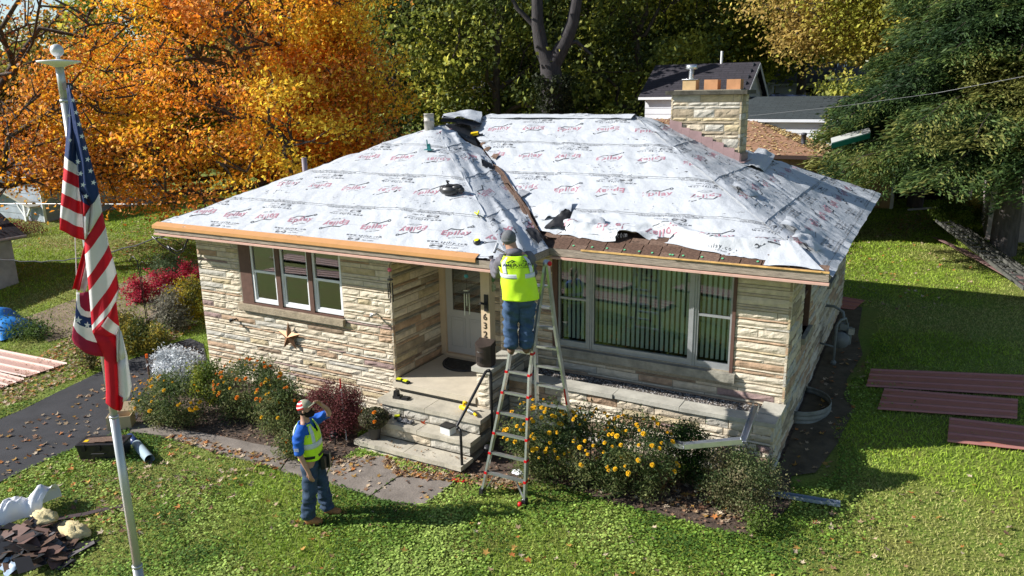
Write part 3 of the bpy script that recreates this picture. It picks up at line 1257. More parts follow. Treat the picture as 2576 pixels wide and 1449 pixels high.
def sub2(V, T, times):
    for _ in range(times):
        mids = {}
        V = list(map(tuple, V))
        nT = []

        def mid(i, j):
            k_ = (min(i, j), max(i, j))
            if k_ not in mids:
                mids[k_] = len(V)
                V.append(((V[i][0] + V[j][0]) / 2, (V[i][1] + V[j][1]) / 2))
            return mids[k_]
        for a, b, c in T:
            ab, bc, ca = mid(a, b), mid(b, c), mid(c, a)
            nT += [(a, ab, ca), (ab, b, bc), (ca, bc, c), (ab, bc, ca)]
        T = nT
    return np.array(V), np.array(T)


TXL = "Intertek CCRR# 1004 AC 188 approved @ CAN / CSA A220.1 Series-06"
TXM = "Meets ASTM D 226 Type I & II & ASTM D 4869 ASTM D4533-05 (2017) Type I-IV"


def print_roll(f, k, y0, sheet, first):
    """one roll's printing; y0 = slope distance of its lower edge"""
    red, ink, grey = [], [], []
    tl = ((y0) / KS, (y0 + 1.22) / KS)
    pitch = .84
    L = float(f.hi(0))
    n = int(L / pitch) + 2
    ph = (k * .37) % (2 * pitch)
    for i in range(-3, n + 2):
        s0 = i * pitch + ph
        up = i % 2 == 0
        fl = not up
        yc = y0 + .62
        sg = 1 if up else -1
        Z = 1.22
        def pt_(V, T, ang, bucket, off): put(f, V * Z, T, s0, yc, ang, fl, bucket, off, tl)
        tilt = R(13)
        V, T = text_np('Epilay', .160, .026, 2, 1.12)
        V, T = sub2(V, T, 0)
        pt_(V, T, tilt, red, .004)
        V, T = stroke([(-.15, .055), (-.10, .105), (-.02, .085), (.06, .075), (.14, .115), (.17, .125)], .017)
        pt_(V, T, tilt, ink, .0045)
        V, T = ring((.195, .125), .014, .028)
        pt_(V, T, tilt, ink, .0045)
        V, T = text_np('Superior', .035, .0, 1)
        pt_(V + np.array((.02, -.085)), T, tilt, grey, .004)
        V, T = pill(.10, .022)
        pt_(V + np.array((-.03, -.125)), T, tilt, grey, .004)
        V, T = stroke([(.04, -.125), (.09, -.12), (.10, -.125), (.13, -.118)], .008)
        pt_(V, T, tilt, ink, .004)
        yb = -.24
        V, T = text_np('www.epilay.com', .070, .006, 1, 1.35)
        pt_(V + np.array((.0, yb)), T, 0, ink, .004)
        V, T = text_np('Advanced Synthetic Roofing Underlayment', .029, .003, 1, 1.05)
        pt_(V + np.array((.02, yb - .045)), T, 0, ink, .004)
        V, T = pill(.20, .050)
        V, T = sub2(V, T, 1)
        pt_(V + np.array((-.12, yb - .09)), T, 0, ink, .004)
        V, T = pill(.16, .020)
        V, T = sub2(V, T, 1)
        pt_(V + np.array((-.12, yb - .09)), T, 0, grey, .0052)
        V, T = text_np('FL# 16850', .040, .004, 1, 1.15)
        pt_(V + np.array((.13, yb - .10)), T, 0, ink, .004)
        V, T = text_np('NOA#16-1128.09', .024, .0, 1)
        pt_(V + np.array((-.12, yb - .125)), T, 0, ink, .004)
        V, T = text_np(TXL, .029, .004, 1, .95)
        pt_(V + np.array((.05, yb - .16)), T, 0, ink, .004)
        V, T = text_np(TXM, .029, .004, 1, .95)
        pt_(V + np.array((.05, yb - .195)), T, 0, ink, .004)
    # edge lines and nail marks
    for yy in (.075, 1.13):
        pts = [(x_, 0) for x_ in np.arange(-.1, L + .1, .08)]
        V, T = stroke(pts, .004)
        put(f, V, T, 0, y0 + yy, 0, False, ink, .004, tl)
    pts = [(x_, 0) for x_ in np.arange(-.1, L + .1, .1)]
    V, T = stroke(pts, .0025)
    put(f, V, T, 0, y0 + .62, 0, False, grey, .0035, tl)
    for x_ in np.arange(0, L, .28):
        V, T = text_np('x', .05, .0, 1)
        put(f, V, T, x_ + (k % 2) * .1, y0 + .03, 0, False, ink, .004, tl)
    for nm, qs, m in (('red_logo_print', red, M_RED), ('black_lettering_print', ink, M_INK), ('grey_print', grey, M_GREY)):
        if qs:
            V, T = joinq(qs)
            np_mesh(nm, V, T, m, sheet)['kind'] = 'stuff'


def sheets(f, name='underlayment_sheet', visible=True, step=.055, t0=0., wroll=1.18):
    k = 0
    y = t0
    slopeT = f.T * KS
    while y < slopeT - .02:
        y1 = min(y + wroll + (.05 if y + wroll < slopeT else 0), slopeT)
        ta, tb = y / KS, y1 / KS
        nt_ = max(3, int((tb - ta) / step))
        w0 = float(f.hi(ta) - f.lo(ta))
        ns = max(4, int(max(w0, .6) / step))
        if not visible: nt_, ns = 3, 12
        tt = np.linspace(0, 1, nt_ + 1)
        ss = np.linspace(0, 1, ns + 1)
        Tg, Sg = np.meshgrid(tt, ss, indexing='ij')
        Tm = ta + (tb - ta) * Tg
        lo, hi = f.lo(Tm), f.hi(Tm)
        if f is F_MF:
            gap = np.interp(Tm, [0, .4, .8, 1.6, 2.4, 4.4], [.04, .10, .12, .08, .0, 0]) + .03 * (vn(Tm * 6, 0, 0, 77) - .5)
            lo = lo + np.where(Tm < T1, gap, 0)
            Sm = lo + (hi - lo) * Sg
            if k == 0:
                tm = np.interp(Sm, EX_X, EX_T) + .02 * (vn(Sm * 5, 0, 0, 12) - .5)
                Tm = tm + (tb - tm) * Tg
                # keep the left edge on the valley
                lo2 = mainL(Tm) + gap
                Sm = lo2 + (f.hi(Tm) - lo2) * Sg
        elif f is F_WR:
            # right edge curls along the valley; torn open near the top
            hi = hi - np.interp(Tm, [0, .5, 3.0, 3.3, 4.03], [.02, .05, .06, .5, .75]) * 1. - .04 * vn(Tm * 5, 0, 0, 4)
            Sm = lo + (hi - lo) * Sg
        else:
            ovh = .035 if k == 0 else 0
            Sm = lo + (hi - lo) * Sg
            if k == 0:
                Tm = Tm - (1 - Tg) ** 3 * (ovh + .02 * vn(Sm * 3, 0, 0, 6)) if f is F_MR else Tm + (1 - Tg) ** 3 * (.02 + .03 * vn(Sm * 3, 0, 0, 6))
        off = .010 * (1 - Tg) ** 2 if k > 0 else np.zeros_like(Tg)
        V = f.pos(Sm.ravel(), Tm.ravel(), 0.) + f.n[None] * off.ravel()[:, None]
        w_ = ns + 1
        ii_ = np.arange(nt_ * ns)
        a = ii_ // ns * w_ + ii_ % ns
        Fq = np.stack([a, a + 1, a + w_ + 1, a + w_], -1)
        o = np_mesh(name, V, Fq, M_SHEET, HOUSE, smooth=True)
        if visible: print_roll(f, k, y, o, k == 0)
        y += wroll
        k += 1


sheets(F_WF)
sheets(F_MF)
sheets(F_WR, t0=0.)
sheets(F_MR)
sheets(F_L, visible=False)
sheets(F_B, visible=False)

# soft laps over the ridge and the hips
def lap(pa, pb, w_, seed, n=60):
    pa, pb = np.array(pa, float), np.array(pb, float)
    d = pb - pa
    L = np.linalg.norm(d)
    d /= L
    sd = np.cross(d, (0, 0, 1))
    sd /= np.linalg.norm(sd)
    V = []
    m = 8
    for i in range(n + 1):
        for j in range(m + 1):
            q = (j / m - .5) * 2
            p = pa + d * L * i / n + sd * q * w_ * (1 + .2 * float(vn(i * .3, q, 0, seed)))
            drop = abs(q) * w_ * SL * .70
            V.append(p + np.array((0, 0, (.010 - drop) + .018 * float(vn(i * .35, q * 2, 0, seed + 1)))))
    ii_ = np.arange(n * m)
    a = ii_ // m * (m + 1) + ii_ % m
    return np_mesh('hip_lap_sheet', np.array(V), np.stack([a, a + 1, a + m + 2, a + m + 1], -1), M_SHEET, HOUSE, smooth=True)


RZ = ZE + SL * TM
lap((-OV + TM, E2 + TM, RZ), (HW + OV - TM, E2 + TM, RZ), .22, 3)
0 and lap((HW + OV - TM + .05, E2 + TM - .05, RZ - .02), (HW + OV - .9, E2 + .9, ZE + SL * .9), .14, 5)
0 and lap((-OV + T1 - .1, -O2 + T1 - .1, ZE + SL * T1 - .04), (HR - .4, -O2 + .4, ZE + SL * .4), .13, 8)

# shingles left showing along the right eave and up the valley
sh = []
for mm in (M_SHING, M_SHING2):
    b = MB()
    b.prism([(0, 0, 0), (.285, 0, 0), (.285, .17, 0), (0, .17, 0)], (0, 0, .007))
    o = b.build('roof_shingle', mm, HOUSE)
    sh.append(o)
fm = Matrix(((1, 0, 0), (0, 1 / KS, -SL / KS), (0, SL / KS, 1 / KS))).to_4x4()
cnt = 0
for r_i in range(6):
    t = r_i * .13
    x = HR - t + .02 + (r_i % 2) * .12
    while x < HW + OV - t - .3:
        if t < .1 + np.interp(x, EX_X, EX_T):
            src = sh[random.random() < .4]
            o = src if cnt < 2 and src.location.x == 0 else src.copy()
            if o is not src: COL.objects.link(o)
            o.parent = HOUSE
            o.matrix_world = Matrix.Translation((x, E2 + t + .004, ZE + SL * t + .004 + .002 * (r_i % 2))) @ fm
            cnt += 1
        x += .30
for o in sh:
    if o.location.x == 0:
        o.matrix_world = Matrix.Translation((HR + .3, E2 + .02, ZE + .012)) @ fm
# green plastic nail caps on the starter strip
b = MB()
b.lathe([(.0, .006), (.017, .005), (.018, 0)], n=10)
cap0 = b.build('nail_cap', mat('green_plastic', (.12, .45, .22), .5), HOUSE)
for i, x in enumerate((7.93, 8.25, 8.5, 8.79, 9.03, 9.24, 9.52, 9.56, 9.72, 10.0, 10.3, 10.8)):
    o = cap0 if i == 0 else cap0.copy()
    if i: COL.objects.link(o)
    o.parent = HOUSE
    t = .085 + .01 * math.sin(i * 7)
    o.matrix_world = Matrix.Translation((x, E2 + t, ZE + SL * t + .02)) @ fm

# trims along the eaves
b = MB()
b.box((-OV, -O2, 3.15), (HR, -O2 + .035, 3.262))
b.box((-OV, -O2 + .035, 3.15), (-OV + .035, HB + OV, 3.262))
b.box((HR - .035, -O2 + .035, 3.15), (HR, E2 - .002, 3.262))
b.box((HR - .03, E2, 3.15), (HW + OV - .002, E2 + .035, 3.272))
b.box((HW + OV - .04, E2 + .035, 3.15), (HW + OV - .002, HB + OV, 3.262))
b.build('fascia_board', M_WOODG, HOUSE)
b = MB()
for y_, x0, x1, z in ((-O2 - .012, -OV - .01, HR + .01, 3.10), (E2 - .012, HR + .012, HW + OV + .01, 3.10)):
    b.box((x0, y_ - .014, z), (x1, y_ + .01, z + .028))
    b.box((x0, y_, z + .028), (x1, y_ + .0105, z + .038))
    b.box((x0, y_ + .0108, z + .012), (x1, y_ + .10, z + .026))
b.build('gutter_trim', M_PINK, HOUSE)
b = MB()
b.box((-OV - .03, -O2 - .03, 3.232), (6.92, -O2 - .004, 3.290))
b.add([(-OV - .03, -O2 - .03, 3.2905), (6.92, -O2 - .03, 3.2905), (6.92, -O2 + .10, 3.345), (-OV - .03, -O2 + .10, 3.345)], [(0, 1, 2, 3)])
b.build('copper_drip_edge', M_COPPER, HOUSE)
b = MB()
b.box((HR + .55, E2 - .012, 3.268), (HW + OV, E2 + .016, 3.292))
b.box((9.6, E2 - .03, 3.276), (HW + OV - .1, E2 - .0125, 3.288))
b.build('lath_strip', M_LATH, HOUSE)
# curled brown strip lying in the valley
b = MB()
vp = [(5.16, 3.03, 4.31), (5.32, 2.90, 4.29), (5.55, 2.72, 4.20), (5.85, 2.40, 4.06), (6.2, 2.03, 3.92), (6.38, 1.84, 3.86), (6.56, 1.66, 3.76), (6.8, 1.4, 3.63), (7.08, 1.1, 3.49), (7.34, .84, 3.375)]
rr = random.Random(5)
for i in range(len(vp) - 1):
    b.beam(np.array(vp[i]) + rr.uniform(-.012, .012), np.array(vp[i + 1]) + (.01, -.01, 0), .055 + rr.uniform(-.012, .03), .014)
    b.beam(np.array(vp[i]) + (.035, .03, .025), np.array(vp[i + 1]) + (.04, .03, .02), .03, .012)
b.build('valley_strip', [M_SHING2], HOUSE)


def crumple(name, pts, m, parent, seed, amp=.05, n=10, label=None):
    """a crumpled quad sheet through four corner points"""
    A = [np.array(p, float) for p in pts]
    V = []
    for i in range(n + 1):
        for j in range(n + 1):
            u, v = i / n, j / n
            p = (A[0] * (1 - u) + A[1] * u) * (1 - v) + (A[3] * (1 - u) + A[2] * u) * v
            p = p + np.array((0, 0, 1.)) * amp * (2 * abs(float(vn(u * 4.5 + seed, v * 4.5, 0, seed)) - .5) + .6 * float(vn(u * 2, v * 2, 0, seed + 2))) * (math.sin(math.pi * u) * .7 + .3)
            p = p + amp * .5 * np.array((float(vn(u * 5, v * 5, 3, seed)) - .5, float(vn(u * 5, v * 5, 7, seed)) - .5, 0))
            V.append(p)
    ii_ = np.arange(n * n)
    a = ii_ // n * (n + 1) + ii_ % n
    o = np_mesh(name, np.array(V), np.stack([a, a + 1, a + n + 2, a + n + 1], -1), m, parent, smooth=False)
    if label: o['label'] = label
    return o


def rp(x, y, h=.02):      # point on the main front roof
    return (x, y, ZE + SL * (y - E2) + h)


def wp(x, y, h=.02):      # point on the wing's right slope
    return (x, y, ZE + SL * (HR - x) + h)


crumple('torn_sheet', [rp(7.22, 1.20), rp(7.68, 1.14), rp(7.62, 1.55, .10), rp(7.42, 1.52, .16)], M_BLACKS, HOUSE, 3, .09)
crumple('torn_sheet', [rp(7.08, 1.42, .02), rp(7.55, 1.50, .06), rp(7.4, 1.95, .08), rp(6.72, 1.72, .02)], M_SHEET, HOUSE, 8, .08)
crumple('torn_sheet', [rp(7.60, 1.14, .02), rp(8.3, 1.12, .02), rp(8.2, 1.50, .06), rp(7.62, 1.52, .16)], M_SHEET, HOUSE, 14, .09)
# opening at the top of the valley
crumple('torn_sheet', [wp(4.55, 3.55, .03), wp(4.0, 4.2, .03), wp(3.52, 4.75, .03), wp(3.58, 3.75, .05)], M_BLACKS, HOUSE, 21, .03)
crumple('torn_sheet', [rp(4.15, 4.05, .03), rp(3.72, 4.6, .03), (3.45, 4.9, 5.16), wp(3.62, 4.3, .10)], M_BLACKS, HOUSE, 22, .04)
crumple('torn_sheet', [(3.42, 3.95, 5.20), (3.95, 4.62, 5.06), (3.75, 5.1, 5.28), (3.05, 4.6, 5.26)], M_SHEET, HOUSE, 23, .08)
crumple('torn_sheet', [(3.40, 3.9, 5.12), (4.05, 4.45, 4.98), (3.96, 4.7, 5.06), (3.42, 4.0, 5.24)], M_BLACKS, HOUSE, 24, .03)
crumple('torn_sheet', [wp(5.4, 2.72, .02), wp(5.18, 3.0, .04), wp(5.0, 2.9, .07), wp(5.2, 2.62, .04)], M_BLACKS, HOUSE, 25, .03)
crumple('torn_sheet', [rp(6.1, 2.08, .03), rp(6.35, 1.95, .06), rp(6.45, 2.2, .05), rp(6.2, 2.3, .03)], M_GREY, HOUSE, 26, .04)
crumple('torn_sheet', [wp(7.05, .8, .03), wp(7.45, .55, .03), wp(7.4, .78, .12), wp(7.1, .98, .07)], M_BLACKS, HOUSE, 27, .05)
for (x, y, s_) in ((4.62, 3.62, .14), (4.4, 3.8, .12), (4.95, 3.35, .16)):
    crumple('torn_shingle', [rp(x, y, .03), rp(x + s_, y - .06, .03), rp(x + s_, y + .1, .05), rp(x, y + .12, .03)], M_SHING2, HOUSE, int(x * 100), .03, 4)
for q_ in (((9.90, 2.85), (10.05, 3.1)), ((10.9, 2.0), (11.2, 2.3)), ((11.15, 1.45), (11.35, 1.75))):
    x, y = q_[0]
    def mr(x, y, h): return (x, y, ZE + SL * (HW + OV - x) + h)
    crumple('torn_sheet', [mr(x, y, .05), mr(x + .35, y - .1, .05), mr(x + .42, y + .35, .05), mr(x, y + .4, .09)], M_SHEET, HOUSE, int(x * 10), .07, 8)
crumple('torn_sheet', [(10.9, .77, 3.30), (11.70, .77, 3.30), (11.2, 1.35, 3.57), (10.95, 1.3, 3.54)], M_SHEET, HOUSE, 92, .03)

# ---------------------------------------------------------------- chimney
CH = empty('chimney', (0, 0, 0), 0, HOUSE)
CH['label'] = 'wide stone chimney with a dark cap slab and clay flues'
cx0, cx1, cy0, cy1 = 8.01, 9.44, 5.47, 6.10
b = MB()
b.box((cx0 + .02, cy0 + .02, 4.1), (cx1 - .02, cy1, 5.61))
b.build('core', M_MORTAR, CH)
CHP = [STONE[4], STONE[1], STONE[4], STONE[1], STONE[2], STONE_DARK[1], STONE_DARK[1]]
stone_wall((cx0, cy0 + .02, 0), (1, 0, 0), cx1 - cx0, 4.22, 5.612, [], CH, pal=CHP, seed=5, lenr=(.3, .7), hs=[.13, .16, .065, .07, .15, .06, .07, .15, .06, .07, .16], wgt=5)
stone_wall((cx1 - .02, cy0 + .0, 0), (0, 1, 0), cy1 - cy0, 4.22, 5.612, [], CH, pal=CHP + [STONE_DARK[1]], seed=6, lenr=(.25, .6), hs=[.12, .13, .15, .07, .14], wgt=5)
stone_wall((cx0 + .0, cy1, 0), (0, -1, 0), cy1 - cy0, 4.6, 5.612, [], CH, pal=CHP, seed=8, lenr=(.25, .6), hs=[.12, .13, .15, .07, .14], wgt=1)
flush_stones({CH: 90})
b = MB()
b.box((cx0 - .10, cy0 - .10, 5.614), (cx1 + .10, cy1 + .08, 5.69))
b.build('cap_slab', mat('dark_mossy_cap', (.075, .07, .055), .95, .4, 7, .008, 24), CH)
b = MB()
b.box((cx0 + .05, cy0 - .0, 5.691), (cx1 - .05, cy1 - .05, 5.705))
b.build('mortar_crown', M_MORTAR, CH)
for x0, mm in ((8.18, M_FLUE2), (8.62, M_FLUE), (9.07, M_FLUE)):
    b = MB()
    y0, z0, z1, w_, t = 5.64, 5.706, 5.90, .27, .03
    b.box((x0, y0, z0), (x0 + w_, y0 + t, z1))
    b.box((x0, y0 + w_ - t, z0), (x0 + w_, y0 + w_, z1))
    b.box((x0, y0 + t, z0), (x0 + t, y0 + w_ - t, z1))
    b.box((x0 + w_ - t, y0 + t, z0), (x0 + w_, y0 + w_ - t, z1))
    b.build('flue', mm, CH)
b = MB()
b.smooth = True
b.box((8.165, 5.625, 5.901), (8.465, 5.925, 5.918))
b.lathe([(.05, 0), (.05, .17), (.052, .17), (.052, .19), (.085, .19), (.12, .20), (.105, .28), (.0, .285)], (8.315, 5.775, 5.918), 16)
b.build('vent_cap', M_ALU2, CH)
# stepped flashing
rr = random.Random(2)
x = cx0 - .01
while x < cx1 - .02:
    w_ = rr.uniform(.16, .26)
    w_ = min(w_, cx1 + .01 - x)
    zr = ZE + SL * (HW + OV - x) - .02
    b = MB()
    b.prism([(x, cy0 - .022, zr - SL * w_ - .06), (x + w_, cy0 - .022, zr - SL * w_ - .06), (x + w_, cy0 - .022, zr + .16), (x, cy0 - .022, zr + .19 + rr.uniform(-.02, .02))], (0, -.006, 0))
    b.build('step_flashing', M_FLASH, CH)
    x += w_ + .002
b = MB()
b.box((cx1 + .02, cy0 - .02, 4.2), (cx1 + .03, cy0 + .62, 4.46))
b.box((cx1 + .031, cy0 - .1, 4.30), (cx1 + .12, cy0 + .72, 4.312))
b.build('step_flashing', M_FLASH, CH)
# sheet ramp (cricket) beside the chimney
crumple('torn_sheet', [(9.55, 5.3, 4.27), (9.95, 5.45, 4.12), (9.75, 7.6, 4.28), (9.35, 7.7, 4.42)], M_SHEET, HOUSE, 33, .05)

# pipes through the roof
b = MB()
b.smooth = True
b.lathe([(.105, 0), (.105, .22), (.108, .22), (.108, .24), (.104, .24), (.104, .36), (.108, .36), (.108, .38), (.095, .38), (.095, .1)], (3.44, 3.42, 4.93), 20)
b.build('metal_vent_pipe', M_GALVR, HOUSE)
P = hit(765, 430, (0, 0, 1), 4.15)
b = MB()
b.smooth = True
b.lathe([(.055, -.3), (.055, .28), (.045, .28), (.045, 0)], (1.25, 1.95, 4.18), 14)
b.build('plastic_vent_pipe', M_PVC, HOUSE)

# things lying on the roof -----------------------------------------------------
def wf(x, y, h=.02): return np.array((x, y, ZE + SL * (y + O2) + h))


def norm_place(o, P, slope_x=0., slope_y=SL, rz=0.):
    n = Vector((-slope_x, -slope_y, 1)).normalized()
    o.matrix_world = Matrix.Translation(Vector(P)) @ n.to_track_quat('Z', 'Y').to_matrix().to_4x4() @ Matrix.Rotation(rz, 4, 'Z')


t = thing('roof_bracket', 'small teal roof anchor bracket standing on the white sheets near the wing peak', 'bracket')
b = MB()
b.prism([(-.09, -.05, 0), (.09, -.05, 0), (.09, .05, 0), (-.09, .05, 0)], (0, 0, .012))
b.build('base_plate', M_TEAL, t)
b = MB()
b.tube([(-.03, 0, .01), (-.03, .0, .20)], .012, 8)
b.build('rod', M_TEAL, t)
b = MB()
b.beam((.02, 0, .01), (.0, 0, .12), .05, .03, (0, 1, 0))
b.beam((-.03, 0, .1), (.04, 0, .09), .03, .03)
b.build('hook', M_TEAL, t)
norm_place(t, wf(4.05, 2.5, .05), 0, .1)

t = thing('knee_pad', 'black knee pads lying on the white roof left of the valley', 'knee pad')
b = MB()
b.smooth = True
rr = random.Random(8)
for (x, y, z, s_, q_) in ((0, 0, .07, .13, (1.5, .9, .7)), (.13, .02, .10, .10, (1.3, .8, .7)), (-.12, .03, .07, .09, (1.1, 1, .8)), (.22, .0, .07, .07, (1, .8, .8))):
    b.ball((x, y, z), s_, 10, q_)
b.build('pad', M_BLACKP, t)
b = MB()
b.tube([(-.1, .0, .12), (0, -.03, .20), (.12, 0, .17), (.22, 0, .14)], .014, 6)
b.tube([(-.02, .05, .14), (-.03, .03, .24), (.02, .03, .22)], .016, 6)
b.build('strap', M_GLOVE, t)
norm_place(t, wf(5.44, 1.12, .03), 0, SL, .1)

t = thing('tape_measure', 'yellow and black tape measure near the copper edge of the roof', 'tape measure')
b = MB()
b.smooth = True
b.lathe([(0, .0), (.05, .0), (.058, .012), (.058, .045), (.045, .06), (0, .06)], n=16)
b.build('case', M_BLACKP, t)
b = MB()
b.lathe([(0, .062), (.036, .061), (.036, .066), (0, .067)], n=14)
b.build('face_disc', M_YEL2, t)
norm_place(t, wf(6.74, -.15, .03))
t = thing('pliers', 'yellow handled snips lying on the wrinkled roof sheet above the worker', 'pliers')
b = MB()
b.tube([(-.12, .05, .03), (-.05, .03, .04), (0, 0, .03)], .013, 6)
b.tube([(-.12, -.02, .03), (-.05, -.01, .04), (0, 0, .03)], .013, 6)
b.build('handle', M_YEL2, t)
b = MB()
b.prism([(0, -.012, .02), (.12, -.004, .02), (.12, .004, .02), (0, .014, .02)], (0, 0, .018))
b.build('jaw', M_BLACK, t)
norm_place(t, wf(6.36, .52, .035), .1, SL, -.6)
t = thing('cordless_nailer', 'yellow and black power tool resting at the top of the roof valley', 'power tool')
b = MB()
b.box((-.09, -.035, .05), (.07, .035, .11))
b.build('body', M_YEL, t)
b = MB()
b.box((-.02, -.03, .0), (.16, .03, .045))
b.box((.05, -.02, .046), (.09, .02, .09))
b.build('handle', M_BLACKP, t)
norm_place(t, rp(4.12, 4.18, .02), 0, SL, .4)
# ---------------------------------------------------------------- skinned figures


def skin_mesh(name, verts, edges, radii, m, parent, sub=2, root=0, smooth=True, fold=0.):
    me = bpy.data.meshes.new(name)
    me.from_pydata([tuple(v) for v in verts], edges, [])
    o = bpy.data.objects.new(name, me)
    COL.objects.link(o)
    md = o.modifiers.new('skin', 'SKIN')
    sv = me.skin_vertices[0].data
    for i, r_ in enumerate(radii):
        if not isinstance(r_, (tuple, list)): r_ = (r_, r_)
        sv[i].radius = r_
        sv[i].use_root = (i == root)
    md.use_smooth_shade = True
    ms = o.modifiers.new('sub', 'SUBSURF')
    ms.levels = sub
    ms.render_levels = sub
    dg = bpy.context.evaluated_depsgraph_get()
    me2 = bpy.data.meshes.new_from_object(o.evaluated_get(dg))
    me2.name = name
    bpy.data.objects.remove(o)
    me2.materials.clear()
    me2.materials.append(m)
    for p in me2.polygons: p.use_smooth = smooth
    if fold:
        n = len(me2.vertices)
        co, no = np.zeros(n * 3, np.float32), np.zeros(n * 3, np.float32)
        me2.vertices.foreach_get('co', co)
        me2.vertices.foreach_get('normal', no)
        co, no = co.reshape(-1, 3), no.reshape(-1, 3)
        a = np.abs(vn(co[:, 0] * 7 + co[:, 2] * 5, co[:, 1] * 7 - co[:, 2] * 3, co[:, 2] * 12, 3) - .5)
        c = np.abs(vn(co[:, 0] * 16, co[:, 1] * 16, co[:, 2] * 24 + co[:, 0] * 14, 5) - .5)
        me2.vertices.foreach_set('co', (co + no * ((.22 - a) * 1.6 + (.2 - c) * .5)[:, None] * fold).ravel())
        me2.update()
    o = bpy.data.objects.new(name, me2)
    COL.objects.link(o)
    if parent: o.parent = parent
    return o


class Sk:
    def __init__(s): s.v, s.e, s.r = [], [], []

    def pt(s, p, r_, par=None):
        s.v.append(np.array(p, float))
        s.r.append(r_)
        i = len(s.v) - 1
        if par is not None: s.e.append((par, i))
        return i

    def chain(s, par, pts):
        for p, r_ in pts: par = s.pt(p, r_, par)
        return par

    def build(s, name, m, parent, sub=2, fold=0.): return skin_mesh(name, s.v, s.e, s.r, m, parent, sub, fold=fold)


def hand(sk, wrist, i_w, d, pal, curl=.5, thumb_side=1, sc_=1.):
    """five fingers from the wrist: d = pointing direction, pal = palm normal (fingers curl toward it)"""
    d = np.array(d, float)
    d /= np.linalg.norm(d)
    pal = np.array(pal, float)
    pal -= d * (pal @ d)
    pal /= np.linalg.norm(pal)
    sd = np.cross(d, pal) * thumb_side
    w_ = np.array(wrist, float)
    c = sk.pt(w_ + d * .045 * sc_, (.030, .020), i_w)
    for k, (off, L) in enumerate(((.030, .078), (.010, .086), (-.010, .080), (-.028, .062))):
        b0 = w_ + d * .085 * sc_ + sd * off
        k0 = sk.pt(b0, .0105, c)
        a1 = curl * .9
        p1 = b0 + (d * math.cos(a1 * .5) + pal * math.sin(a1 * .5)) * L * .45
        k1 = sk.pt(p1, .0095, k0)
        p2 = p1 + (d * math.cos(a1 * 1.3) + pal * math.sin(a1 * 1.3)) * L * .32
        k2 = sk.pt(p2, .0085, k1)
        p3 = p2 + (d * math.cos(a1 * 1.9) + pal * math.sin(a1 * 1.9)) * L * .23
        sk.pt(p3, .0075, k2)
    t0 = w_ + d * .03 + sd * .030
    k0 = sk.pt(t0, .013, c)
    k1 = sk.pt(t0 + d * .030 + sd * .022 + pal * .012, .011, k0)
    sk.pt(t0 + d * .058 + sd * .028 + pal * .022, .009, k1)


def ring_surface(rings, n=28):
    """rings: list of (centre xyz, rx, ry); returns function P(theta, v) with v 0..1 along rings"""
    C = np.array([r_[0] for r_ in rings], float)
    X = np.array([r_[1] for r_ in rings], float)
    Y = np.array([r_[2] for r_ in rings], float)
    vs = np.linspace(0, 1, len(rings))

    def P(th, v, off=0.):
        th, v = np.asarray(th, float), np.asarray(v, float)
        c = np.stack([np.interp(v, vs, C[:, k]) for k in range(3)], -1)
        rx, ry = np.interp(v, vs, X) + off, np.interp(v, vs, Y) + off
        ct, st = np.cos(th), np.sin(th)
        e = .82
        c[..., 0] += rx * np.sign(ct) * np.abs(ct) ** e
        c[..., 1] += ry * np.sign(st) * np.abs(st) ** e
        return c
    return P


def surf_patch(name, P, th0, th1, v0, v1, m, parent, off=0., nt_=20, nv=14, wav=0., seed=0, keep=None):
    th, v = np.meshgrid(np.linspace(th0, th1, nt_ + 1), np.linspace(v0, v1, nv + 1), indexing='ij')
    V = P(th, v, off)
    if wav:
        d = (vn(V[..., 0] * 9, V[..., 1] * 9, V[..., 2] * 6, seed) - .5) * wav
        V[..., 0] += d * np.cos(th)
        V[..., 1] += d * np.sin(th)
    ii_ = np.arange(nt_ * nv)
    a = ii_ // nv * (nv + 1) + ii_ % nv
    Fq = np.stack([a, a + 1, a + nv + 2, a + nv + 1], -1)
    if keep is not None:
        cth = th.ravel()[Fq].mean(1)
        cv = v.ravel()[Fq].mean(1)
        Fq = Fq[keep(cth, cv)]
    o = np_mesh(name, V.reshape(-1, 3), Fq, m, parent, smooth=True)
    md = o.modifiers.new('thick', 'SOLIDIFY')
    md.thickness = .004
    return o


